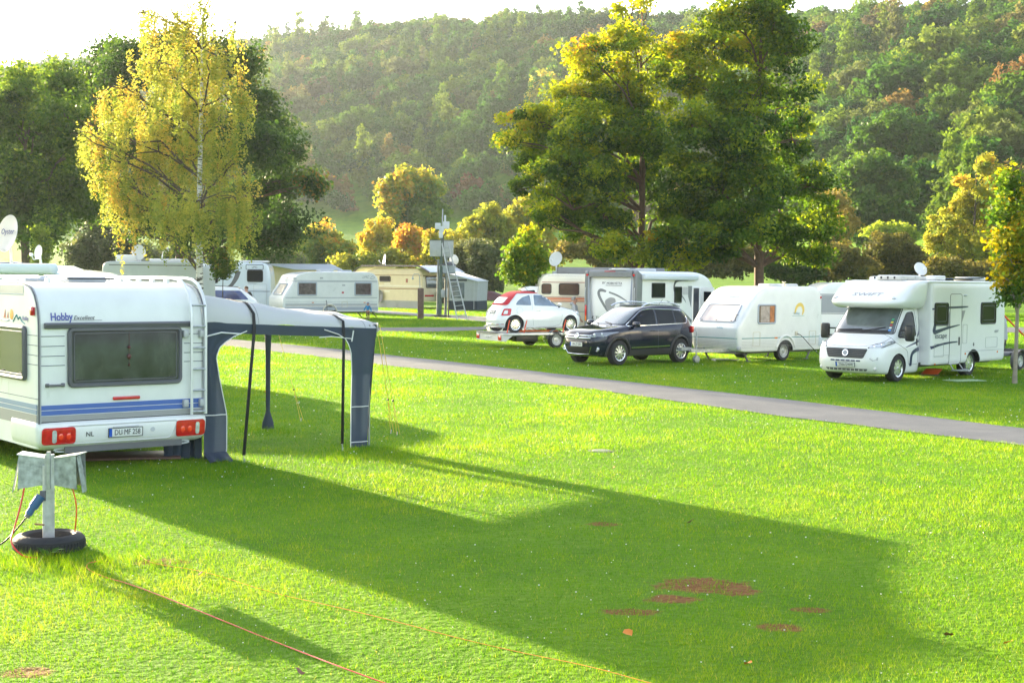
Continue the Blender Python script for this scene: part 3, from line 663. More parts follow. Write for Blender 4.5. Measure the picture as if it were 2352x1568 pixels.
tpx('young_maple', 'young maple turning yellow at the right edge beside the motorhome', 2337, 35, [(2322, 420, 22, 30, -.1), (2335, 470, 45, 40), (2300, 500, 26, 26, -.25), (2360, 530, 55, 45, .15), (2310, 560, 40, 36, .1), (2350, 600, 60, 40, .12), (2320, 640, 42, 30, .2), (2380, 650, 50, 36), (2330, 680, 42, 18, -.35)], 9800, .125, G_MAP, ydep=.5, seed=6, tr=.05, th=4.6, clump=.38, per=30, tmean=.31, tvar=.15, bark=mat('pale bark', (.28, .24, .18), .85, var=.2, vscale=8))
tpx('sapling', 'thin staked sapling in front of the left motorhome', 512, 62, [(510, 585, 26, 18), (500, 605, 24, 16), (522, 612, 24, 16), (508, 625, 22, 10)], 2600, .13, G_DARK, ydep=.4, seed=2, tr=.03, th=2.6, clump=.35, per=30, tmean=.55)
tpx('ash_sapling', 'slim light green sapling left of the round grey bush', 92, 75, [(92, 540, 18, 24), (100, 570, 20, 24), (92, 600, 16, 20)], 2400, .16, G_MID, ydep=.4, seed=21, tr=.03, th=3.5, clump=.4, per=30, tmean=.75)
tpx('willow_bush', 'round grey green bush left of the birch trunk', 232, 105, [(232, 545, 60, 45), (190, 580, 45, 40), (275, 580, 45, 40), (235, 600, 70, 30)], 15000, .24, G_GREY, ydep=1.5, seed=22, tr=.1, th=3, clump=.9, per=60, tmean=.3, cat='bush')
mids = [
 ('cherry_tree', 'orange and green bushy tree right of the dark oak', 738, 150, [(738, 545, 42, 28, .3), (705, 580, 36, 36, .15), (775, 580, 38, 34, .3), (740, 605, 60, 30)], 14000, .42, G_ORA, .28, 'tree'),
 ('hornbeam_tree', 'big round green tree with an orange rim in the meadow', 940, 205, [(945, 420, 52, 30, .45), (900, 445, 30, 40, .5), (985, 440, 30, 35, .3), (945, 480, 62, 50, -.1), (900, 500, 32, 40, .4), (985, 510, 45, 50, -.05), (940, 545, 50, 35, -.1)], 26000, .6, G_ORA, .22, 'tree'),
 ('field_maple', 'golden yellow tree left of the big round meadow tree', 872, 165, [(868, 530, 32, 28, .25), (850, 560, 28, 30, .15), (890, 570, 36, 36), (865, 595, 40, 24, -.1)], 11000, .42, G_YEL, .5, 'tree'),
 ('cherry_tree', 'small orange tree below the big round meadow tree', 942, 145, [(940, 545, 28, 22, .2), (925, 565, 22, 20, .2), (958, 562, 24, 22, .2), (940, 592, 26, 20, 0)], 7500, .40, G_ORA, .72, 'tree'),
 ('willow_tree', 'pale yellow willow left of the two alders', 1135, 150, [(1125, 500, 36, 30), (1095, 530, 36, 32, .1), (1150, 535, 46, 36), (1120, 570, 56, 36)], 15000, .42, G_YEL, .30, 'tree'),
 ('willow_tree', 'yellow willow whose side touches the left alder', 1215, 155, [(1205, 490, 34, 30), (1180, 520, 36, 32), (1235, 530, 46, 40, .15), (1260, 570, 56, 40, .2), (1190, 570, 40, 40)], 17000, .42, G_YEL, .38, 'tree'),
 ('hazel_bush', 'ochre bush behind the antenna mast', 1030, 140, [(1000, 560, 34, 30), (1040, 565, 40, 34), (1020, 600, 50, 30)], 10000, .38, G_YEL, .55, 'bush'),
 ('elder_bush', 'large green shrub right of the antenna mast', 1095, 118, [(1060, 590, 38, 34), (1110, 585, 42, 38), (1080, 625, 50, 36), (1135, 630, 40, 36), (1105, 650, 50, 28)], 26000, .25, G_GREY, .62, 'bush'),
 ('hazel_bush', 'yellow green low bush behind the cream caravan roof', 820, 140, [(800, 610, 34, 24), (850, 610, 34, 22, -.1), (900, 600, 36, 24)], 9000, .34, G_YEL, .3, 'bush'),
 ('round_oak', 'large round green tree at the foot of the right hillside', 2005, 185, [(2005, 385, 60, 38), (1950, 420, 42, 45), (2060, 430, 50, 50), (2000, 460, 85, 60), (1960, 500, 50, 40), (2060, 510, 60, 40), (2010, 535, 70, 34)], 34000, .52, G_SUN, .45, 'tree'),
 ('round_oak', 'tall green tree rising behind the large round oak', 2040, 215, [(2060, 300, 60, 40), (2000, 330, 40, 40), (2110, 340, 50, 50), (2060, 380, 80, 60), (2130, 420, 40, 60)], 26000, .6, G_SUN, .4, 'tree'),
 ('willow_tree', 'golden yellow willow behind the roof of the white motorhome', 2235, 112, [(2268, 380, 32, 30, .1), (2275, 430, 40, 34), (2215, 420, 30, 16, .3), (2220, 470, 50, 40), (2280, 500, 50, 40), (2180, 515, 50, 36), (2160, 560, 36, 30), (2250, 560, 56, 44, -.1), (2185, 585, 40, 34, -.05), (2300, 590, 50, 40, -.1)], 26000, .24, G_YEL, .42, 'tree'),
 ('hawthorn_tree', 'rusty orange tree right of the right alder', 1915, 130, [(1915, 470, 34, 26), (1935, 510, 36, 30), (1905, 560, 34, 30)], 8000, .36, G_BRN, .9, 'tree'),
 ('thicket_bush', 'brown thicket bush above the roof of the far caravan', 1945, 118, [(1930, 590, 46, 30), (1900, 620, 50, 24), (1970, 620, 50, 28)], 14000, .28, G_BRN, .55, 'bush'),
 ('thicket_bush', 'brown green thicket bush behind the front roof of the motorhome', 2050, 120, [(2030, 570, 50, 34), (2080, 580, 46, 40), (2040, 615, 66, 34), (2110, 620, 46, 34)], 20000, .28, G_BRN, .4, 'bush'),
 ('hazel_bush', 'bright green bush above the brown thicket', 2050, 150, [(2030, 530, 40, 16), (2070, 535, 40, 16)], 5000, .36, G_MID, .95, 'bush'),
 ('thicket_bush', 'dark thicket bush between the two alder trunks', 1620, 115, [(1570, 590, 60, 34), (1630, 600, 60, 36), (1690, 600, 60, 36)], 16000, .28, G_BRN, .35, 'bush'),
 ('thicket_bush', 'brown thicket bush left of the left alder trunk', 1390, 125, [(1330, 570, 50, 30, .1), (1390, 590, 50, 34), (1430, 600, 40, 30)], 14000, .28, G_BRN, .55, 'bush'),
 ('thicket_bush', 'dark green bush right of the right alder trunk', 1830, 112, [(1800, 620, 50, 26), (1850, 615, 44, 34), (1790, 590, 40, 30)], 13000, .26, G_DARK, .45, 'bush'),
 ('willow_bush', 'dark bush at the foot of the golden willow', 2190, 108, [(2170, 620, 46, 26), (2230, 625, 50, 26), (2300, 625, 50, 26)], 12000, .26, G_BRN, .5, 'bush'),
 ('willow_bush', 'pale bush under the right side of the oak', 640, 135, [(600, 600, 40, 26), (650, 600, 46, 24)], 8000, .3, G_GREY, .55, 'bush'),
 ('hazel_bush', 'green bush behind the left caravan roofs', 360, 135, [(330, 590, 50, 26), (400, 590, 50, 26)], 8000, .3, G_GREY, .6, 'bush'),
]
for i, (nm, lb, px, d, L, n, sz, m, tm, cat) in enumerate(mids):
    tpx(nm, lb, px, d, L, n, sz, m, ydep=2.0, seed=30 + i, tr=.16 if cat == 'tree' else .07, clump=sz * 2.4, per=90, tmean=tm, tvar=.14, cat=cat, shell=.6, group='trees and bushes between the camp and the hill')
def snag():
    p = at(2140, 640); d = 125; bx = T(2132, d); t = thing('dead_tree', 'bare pale dead tree trunk left of the golden willow', 'tree', (bx, d, 0)); k = d / FPX
    m = MB(); m.tube([(0, 0, 0), (.2, 0, 2.2), (.3, 0, 3.8), (.9, 0, 5.2), (.7, .1, 6.4), (1.2, 0, 7.6)], [.3, .26, .2, .14, .08, .02], n=8); m.build('trunk', BARKD, t)
    m = MB(); m.tube([(.3, 0, 3.8), (-.4, .1, 4.6), (-.6, 0, 5.0)], [.12, .06, .01]).tube([(.9, 0, 5.2), (1.5, .1, 5.9), (1.4, 0, 6.6)], [.1, .05, .01]).tube([(.3, 0, 4.2), (.5, .3, 5.2)], [.08, .02]); m.build('branch', BARKD, t)
snag()
# ------------------------------------------------------------------ the wooded hill
def hill_tree(i, conifer=False):
    r = np.random.default_rng(100 + i); B = []
    if conifer:
        for k in range(16):
            z = 2.5 + k * .75; q = 3.2 * (1 - (k / 17) ** 1.2); a = k * 2.4; B.append((math.cos(a) * q * .45, math.sin(a) * q * .45, z, q * .75, q * .75, .8))
    else:
        for k in range(20):
            v = r.standard_normal(3); v /= np.linalg.norm(v); v[2] = abs(v[2]) * 1.0 - .25; q = .68
            s = r.uniform(1.3, 2.2); B.append((v[0] * 4.6 * q, v[1] * 4.6 * q, 6.5 + v[2] * 5 * q, s, s, s * .8))
    V, t, C = leafcloud(r, B, 3000, .62, clump=.9, per=18, shell=.8, tmean=.5, tvar=.22, up=.5)
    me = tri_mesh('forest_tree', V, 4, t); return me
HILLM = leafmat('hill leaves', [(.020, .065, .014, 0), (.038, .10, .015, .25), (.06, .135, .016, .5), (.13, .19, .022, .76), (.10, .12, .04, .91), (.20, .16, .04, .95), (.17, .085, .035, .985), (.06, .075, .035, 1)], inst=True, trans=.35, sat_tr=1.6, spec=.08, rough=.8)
def forest():
    srcs = []
    coll = bpy.data.collections.new('forest_sources')
    for i in range(7):
        me = hill_tree(i, i >= 5); o = bpy.data.objects.new('forest_tree_%s' % 'abcdefg'[i], me); me.materials.append(HILLM); coll.objects.link(o); srcs.append(o)
    r = np.random.default_rng(5); P = []; S = []; I = []
    y = 150.0
    while y < 1020:
        sp = 7.4 + y * .0032; xs = np.arange(-.47 * y, .5 * y, sp)
        for x in xs:
            xx = x + r.uniform(-.4, .4) * sp; yy = y + r.uniform(-.4, .4) * sp; u = xx / yy
            B, Rr = float(Bf(u)), float(Rf(u))
            if yy < B + r.uniform(-4, 4) or yy > Rr + 22: continue
            s = r.uniform(.72, 1.3) * (sp / 7.6)
            if r.random() < .06: s *= 1.25
            P.append((xx, yy, float(terr(xx, yy)) - 1.2 * s)); S.append(s)
            con = (snoise(np.array([xx]), np.array([yy]), .03, 9)[0] > .5) and r.random() < .6
            I.append(r.integers(5, 7) if con else r.integers(0, 5))
        y += sp * .88
    me = bpy.data.meshes.new('forest'); me.from_pydata(P, [], [])
    a = me.attributes.new('sc', 'FLOAT', 'POINT'); a.data.foreach_set('value', np.array(S, np.float32))
    a = me.attributes.new('ix', 'INT', 'POINT'); a.data.foreach_set('value', np.array(I, np.int32))
    a = me.attributes.new('rt', 'FLOAT_VECTOR', 'POINT'); rt = np.zeros((len(P), 3), np.float32); rt[:, 2] = r.random(len(P)) * 6.28; rt[:, 0] = r.uniform(-.1, .1, len(P)); a.data.foreach_set('vector', rt.reshape(-1))
    o = link('forest', me, HILLM); tag(o, 'dense mixed woodland covering the whole hillside', 'woodland', kind='stuff')
    ng = bpy.data.node_groups.new('forest', 'GeometryNodeTree'); ng.interface.new_socket('Geometry', in_out='INPUT', socket_type='NodeSocketGeometry'); ng.interface.new_socket('Geometry', in_out='OUTPUT', socket_type='NodeSocketGeometry')
    gi = ng.nodes.new('NodeGroupInput'); go = ng.nodes.new('NodeGroupOutput'); ip = ng.nodes.new('GeometryNodeInstanceOnPoints'); ci = ng.nodes.new('GeometryNodeCollectionInfo')
    ci.inputs['Collection'].default_value = coll; ci.inputs['Separate Children'].default_value = True; ci.inputs['Reset Children'].default_value = True
    ip.inputs['Pick Instance'].default_value = True
    def na(nm, ty):
        n = ng.nodes.new('GeometryNodeInputNamedAttribute'); n.data_type = ty; n.inputs['Name'].default_value = nm; return n.outputs['Attribute']
    ng.links.new(gi.outputs[0], ip.inputs['Points']); ng.links.new(ci.outputs[0], ip.inputs['Instance']); ng.links.new(na('ix', 'INT'), ip.inputs['Instance Index'])
    er = ng.nodes.new('FunctionNodeEulerToRotation'); ng.links.new(na('rt', 'FLOAT_VECTOR'), er.inputs[0]); ng.links.new(er.outputs[0], ip.inputs['Rotation'])
    ng.links.new(na('sc', 'FLOAT'), ip.inputs['Scale']); ng.links.new(ip.outputs[0], go.inputs[0])
    md = o.modifiers.new('scatter', 'NODES'); md.node_group = ng
    print('forest trees', len(P))
forest()
# single trees of the slope that stand out by colour
def slope_tree(name, label, px, py, d, L, n, size, m, tm, seed):
    tree(name, label, T(px, d), d, pxb(L, d, seed, 2.5), n, size, m, seed=seed, tr=.25, clump=size * 2.8, per=40, tmean=tm, tvar=.12, shell=.7, limbs=False, group='single coloured trees on the wooded slope')
G_RED = leafmat('rust leaves', [(.16, .05, .02, 0), (.30, .10, .035, .5), (.42, .19, .06, 1)], trans=.4, sat_tr=1.3)
slope_tree('rust_red_tree', 'rust red tree high on the right slope beside the alder', 1920, 130, 392, [(1930, 112, 30, 18), (1915, 135, 32, 20), (1945, 130, 26, 20), (1900, 155, 24, 14)], 9000, .8, G_RED, .5, 71)
slope_tree('orange_tree', 'large orange tree on the right slope above the golden willow', 2200, 190, 300, [(2170, 172, 30, 20), (2210, 168, 40, 22), (2200, 195, 50, 24), (2250, 190, 30, 22), (2200, 230, 44, 26, -.35)], 12000, .75, G_YEL, .75, 72)
slope_tree('rust_red_tree', 'small rust red tree near the skyline at the right', 2290, 55, 385, [(2280, 55, 22, 14), (2300, 65, 22, 12)], 4000, .8, G_RED, .7, 73)
slope_tree('orange_tree', 'yellow orange tree near the skyline right of the alders', 2050, 46, 410, [(2040, 44, 26, 12), (2062, 52, 24, 12)], 4000, .8, G_YEL, .7, 76)
slope_tree('orange_tree', 'orange tipped tree near the skyline above the golden willow', 2140, 42, 400, [(2130, 42, 28, 10), (2160, 48, 22, 12)], 4000, .8, G_YEL, .85, 77)
slope_tree('orange_tree', 'yellow green tree below the skyline between two orange ones', 2085, 101, 370, [(2075, 100, 26, 13), (2100, 104, 24, 12)], 4500, .75, G_YEL, .5, 78)
slope_tree('rust_red_tree', 'dull rust tree right of the large orange tree', 2262, 152, 330, [(2255, 150, 26, 16), (2282, 156, 24, 14)], 5000, .75, G_RED, .35, 79)
slope_tree('orange_tree', 'pale orange tree on the middle slope left of the alder', 1255, 200, 440, [(1245, 185, 24, 16), (1260, 205, 30, 20), (1240, 222, 24, 14)], 6000, .85, G_YEL, .55, 74)
slope_tree('orange_tree', 'yellow orange tree top on the middle slope near the skyline', 1490, 62, 560, [(1500, 52, 24, 10), (1530, 60, 24, 10)], 4000, 1.0, G_YEL, .8, 75)
# ------------------------------------------------------------------ haze
def haze():
    m = bpy.data.materials.new('haze air'); m.use_nodes = True; nt = m.node_tree; nt.nodes.clear()
    o_ = nd(nt, 'ShaderNodeOutputMaterial'); v = nd(nt, 'ShaderNodeVolumePrincipled'); v.inputs['Color'].default_value = (.80, .90, 1, 1); v.inputs['Density'].default_value = HAZE_D; v.inputs['Anisotropy'].default_value = .4
    nt.links.new(v.outputs[0], o_.inputs['Volume'])
    h = MB().box((0, 750, 82), (3600, 1700, 166)).build('haze', m, smooth=False); tag(h, 'thin bright autumn haze in the valley air', 'haze', kind='stuff')
HAZE_D = .0001
haze()
# ------------------------------------------------------------------ the near caravan (front left)
def near_caravan():
    L = at(85, 1085); yaw = math.atan2(.775, -.632)
    Lc = Vector((-5.93, 17.4, 0)); Rc = Vector((-4.14, 18.8, 0)); o = (Lc + Rc) / 2
    t = thing('caravan', 'large white caravan with blue stripes and a rear ladder, nearest to the viewer', 'caravan', o, yaw)
    b = 1.14; XF = 6.3
    h = Hull([(.30, XF, .06, b), (.34, XF, .03, b), (.60, XF + .05, 0, b), (1.0, XF + .05, 0, b), (1.85, XF, .0, b), (2.02, XF - .1, .03, b), (2.18, XF - .3, .11, b), (2.30, XF - .5, .24, b), (2.36, XF - .7, .42, b), (2.385, XF - .9, .62, b - .01), (2.39, XF - 1, .75, b - .03)], n=60, ring=64, smooth=1)
    h.body('body', OLDWHITE, t, cut=[(3.3, .30, .40, .30)])
    wheel(t, 3.3, b - .13, .33, sty='plain', out=1); wheel(t, 3.3, -b + .13, .33, sty='plain', out=-1)
    # corner rails
    for sg in (1, -1):
        y = sg * (b - .005); pts = [(-.006, y, .62), (-.006, y, 1.85)]
        for (z, x) in ((2.02, .022), (2.13, .07), (2.22, .13), (2.3, .22), (2.345, .34), (2.375, .52), (2.39, .75), (2.392, 3.0), (2.39, XF - 1)): pts.append((x, y, z + .004))
        for dy, r_ in ((0, .011), (-.022 * sg, .008)):
            MB().tube([(p[0], p[1] + dy, p[2]) for p in pts], r_, n=6).build('corner_rail', TRIM if dy == 0 else LGREY, t)
    # panel grooves, stripes
    gv = MB()
    for z in (1.717, 1.592, 1.467, 1.348):
        gv.tube([(-.003, b - .03, z), (-.003, .80, z)], .004, n=4).tube([(-.003, -.83, z), (-.003, -b + .03, z)], .004, n=4)
        gv.tube([(.02, b + .002, z + .01), (.36, b + .002, z + .01)], .004, n=4).tube([(2.0, b + .002, z + .01), (5.8, b + .002, z + .01)], .004, n=4)
    gv.tube([(.02, b + .002, .93), (5.8, b + .002, .93)], .004, n=4)
    gv.build('panel_grooves', mat('groove blue grey', (.07, .09, .14), .6), t)
    st = MB()
    for z0, z1 in ((.790, .848), (.722, .780)): st.box((-.004, 0, (z0 + z1) / 2), (.006, 2 * b - .06, z1 - z0))
    st.build('blue_stripes', BLUE, t)
    st = MB()
    for z0, z1 in ((.800, .858), (.735, .790)): st.box((3.1, b + .002, (z0 + z1) / 2), (6.1, .006, z1 - z0))
    st.build('blue_stripes', SBLUE, t)
    st = MB().box((-.004, 0, .677), (.006, 2 * b - .06, .07)).box((3.1, b + .002, .65), (6.1, .006, .15)); st.build('grey_stripe', GREYST, t)
    MB().box((-.003, 0, .635), (.004, 2 * b - .06, .012)).build('seam', INK, t)
    # roof edge band on the left side
    MB().box((3.3, b + .002, 2.30), (5.6, .006, .10)).build('roof_band', LGREY, t)
    MB().box((3.3, b + .004, 2.235), (5.6, .008, .012)).build('roof_line', SBLUE, t)
    # dark channel above the rear window
    MB().rbox((-.02, .06, 1.85), (.05, 2.02, .075), .015).rbox((-.035, .06, 1.862), (.05, 2.0, .02), .008).build('rear_channel', TRIM, t)
    # rear window
    def hingewin(y0, y1, z0, z1, side='B'):
        poly = rect(y0, z0, y1, z1, .055); w = rimt(h, side, poly, .032, TRIM, 'window', t, off=.022)
        patch(h, side, rect(y0 + .012, z0 + .012, y1 - .012, z1 - .012, .04), BIGGLASS, 'pane', w, off=.028)
        q = rect(y0 + .055 if y1 > y0 else y0 - .055, z0 + .05, y1 - .055 if y1 > y0 else y1 + .055, z1 - .05, .03)
        rimt(h, side, q, .009, TRIM, 'inner_frame', w, off=.031)
        for f in (.08, .5, .92):
            yy = y0 + (y1 - y0) * f; P, U, V, N = h.frame(side, yy, z0 + .07); M = Matrix((U, V, N)).transposed()
            MB().box(P + N * .035, (.09, .014, .012), M=M).build('catch', BLACK, w)
        return w
    BIGGLASS = mat('tinted acrylic', (.05, .055, .06), .07, coat=.5, spec=.5, var=.6, vscale=2.2, dirt_glare=(.15, .15, .145), dscale=2.5, dthr=.5)  # pale blotches paint reflection streaks into the pane colour
    w = hingewin(-.766, .743, 1.09, 1.795)
    orn = MB().tube([(-.042, -.04, 1.76), (-.042, -.04, 1.3)], .003, n=4).ball((-.045, -.04, 1.56), .022, 6).ball((-.045, -.04, 1.44), (.02, .03, .035), 6).ball((-.045, -.04, 1.33), .015, 5); orn.build('hanging_ornament', mat('ornament', (.10, .03, .03), .4), w)
    hingewin(.40, 1.95, 1.165, 1.81, 'L'); hingewin(3.9, 5.2, 1.165, 1.81, 'L')
    # handle, brake light, marker
    MB().tube([(-.005, 1.03, 1.10), (-.06, 1.02, 1.10), (-.065, .95, 1.10), (-.06, .84, 1.10), (-.005, .83, 1.10)], .016, n=8).rbox((-.012, 1.03, 1.10), (.03, .05, .05), .01).rbox((-.012, .83, 1.10), (.03, .05, .05), .01).build('handle', GREYP, t)
    MB().rbox((-.015, -.014, .90), (.035, .37, .045), .012).build('brake_light', RED, t)
    MB().rbox((.14, b + .02, 2.03), (.07, .05, .11), .012).build('marker_light', RED, t)
    # bumper
    H2 = Hull([(.27, 1.0, .10, b - .06), (.30, 1.0, .02, b - .02), (.36, 1.0, -.045, b + .02), (.50, 1.0, -.06, b + .03), (.60, 1.0, -.05, b + .03), (.63, 1.0, -.01, b + .015)], n=14, ring=96, smooth=1)
    bp = H2.body('bumper', WHITE, t)
    rimt(H2, 'B', rpoly([(.72, .345), (-.62, .345), (-.72, .575), (.80, .575)], .05), .010, mat('bumper edge', (.55, .56, .55), .4), 'plate_recess', bp, off=.0)
    for sg in (1, -1):
        y0 = sg * 1.10; y1 = sg * .70; q = rect(min(y0, y1), .37, max(y0, y1), .555, .035)
        lp = patch(H2, 'B', q, RED, 'tail_light', t, off=.022, step=.05); rimt(H2, 'B', q, .014, RED, 'lens_edge', lp, off=.012)
        yc = sg * 1.10 - (.13 if sg > 0 else -.27) * sg if sg > 0 else sg * .82
        yc = .965 if sg > 0 else -.99
        patch(H2, 'B', rect(yc - .028, .385, yc + .028, .535, .027), LENS, 'reversing_lens', lp, off=.028)
        gl = MB()
        for k in range(2): yy = (.78 + .1 * k) * sg; gl.ball(H2.off('B', yy, .46, .012), (.014, .045, .055), 6)
        gl.build('bulb_reflectors', mat('bright red lens', (.9, .05, .02), .1, coat=1), lp)
    pl = plate(H2, 'B', .02, .462, 'DU MF 258', bp, w=.46, hh=.115, off=.012); 
    MB().cyl((-.075, .075, .48), (-.085, .075, .48), .014, n=10).cyl((-.075, .075, .452), (-.085, .075, .452), .014, n=10).build('seals', STEEL, pl)
    MB().box((-.085, .02, .535), (.03, .34, .012)).build('plate_lamp', TRIML, bp)
    htext(H2, 'B', 'NL', .085, .50, .46, INK, bp)
    P, U, V, N = H2.frame('B', -.36, .475); MB().cyl(P, P + N * .006, .03, n=16).build('round_sticker', TRIML, bp)
    # lettering
    htext(h, 'B', 'Hobby', .135, .835, 1.955, INKB, t, bold=.004, wid=.78); htext(h, 'B', 'Excellent', .075, .545, 1.945, INK, t, shear=.35)
    MB().box((-.004, .62, 1.915), (.004, .62, .006)).build('underline', INKG, t)
    htext(h, 'L', 'Hobby', .08, .42, 1.93, INKB, t)
    dc = MB().ball((.93, b + .002, 1.97), (.07, .003, .07), 10).build('sun_emblem', mat('sun orange', (.85, .35, .03), .5), t)
    em = MB().tube([(1.35, b + .004, 1.90), (1.1, b + .004, 1.88), (.98, b + .004, 1.90), (.86, b + .004, 1.88), (.8, b + .004, 1.93), (.74, b + .004, 1.97), (.68, b + .004, 1.91), (.62, b + .004, 1.95), (.55, b + .004, 1.89), (.45, b + .004, 1.86)], .008, n=4)
    em.build('wave_emblem', TEAL, t)
    MB().prism([(1.22, 1.92), (1.14, 1.92), (1.16, 2.03)], b + .002, b + .005).prism([(1.1, 1.92), (1.04, 1.92), (1.05, 2.0)], b + .002, b + .005).build('sail_emblem', mat('sail red', (.5, .12, .06), .5), t)
    # roof rails with ladder
    LAD = mat('painted rail', (.70, .71, .72), .3, metal=.3)
    ld = None
    for y in (-.91, -1.115):
        pts = [(-.07, y, .64), (-.07, y, 1.9), (-.05, y, 2.1), (.02, y, 2.25), (.16, y, 2.38), (.34, y, 2.445), (.55, y, 2.46), (1.5, y, 2.46), (5.2, y, 2.46)]
        r_ = MB().tube(pts, .021, n=8).build('ladder_rail', LAD, t)
    for i in range(6): MB().cyl((-.075, -.915, .675 + i * .285), (-.075, -1.11, .675 + i * .285), .014, n=8).build('ladder_rung', STEEL, t)
    for z in (.79, 1.72):
        for y in (-.84, -1.075): MB().rbox((-.03, y, z), (.07, .07, .10), .01).build('ladder_bracket', LGREY, t)
    MB().cyl((1.0, .75, 2.46), (5.2, .75, 2.46), .02, n=8).build('roof_rail', LAD, t)
    for x in (.7, 1.6, 2.7, 3.9, 5.0):
        for y in (-.91, -1.115, .75): MB().box((x, y, 2.415), (.1, .04, .07)).build('rail_foot', LAD, t)
    for x in (1.2, 3.0):
        hp = MB().rbox((x + .25, .05, 2.43), (.75, .55, .08), .03).build('roof_hatch', mat('hatch', (.45, .47, .5), .25, var=.1), t)
    MB().cyl((1.05, -.3, 2.44), (1.05, .35, 2.44), .01).build('hatch_bar', BLACK, t)
    # legs
    for sg in (1, -1):
        g = MB().box((.5, sg * .8, .16), (.06, .04, .36), M=Matrix.Rotation(.6 * sg, 3, 'X') @ Matrix.Rotation(.35, 3, 'Y')); g.rbox((.43, sg * .93, .02), (.12, .10, .03), .01).build('steady_leg', GREYP, t)
        MB().tube([(.5, sg * .7, .32), (.45, sg * .9, .08)], .01).build('leg_brace', STEEL, t)
    for y in (.80, -.80):
        MB().tube([(.05 + .0, y + .13 * math.cos(a), .265 + .02 * math.sin(a)) for a in np.linspace(0, 6.28, 14)[:-1]], .012, closed=True).build('grab_ring', TRIML, t)
    MB().box((2.8, 0, .27), (5.6, 1.6, .08)).build('underframe', GREYP, t)
    return t, yaw, o
CARAVAN, CYAW, CO = near_caravan()
CM = Matrix.Translation(CO) @ Matrix.Rotation(CYAW, 4, 'Z')
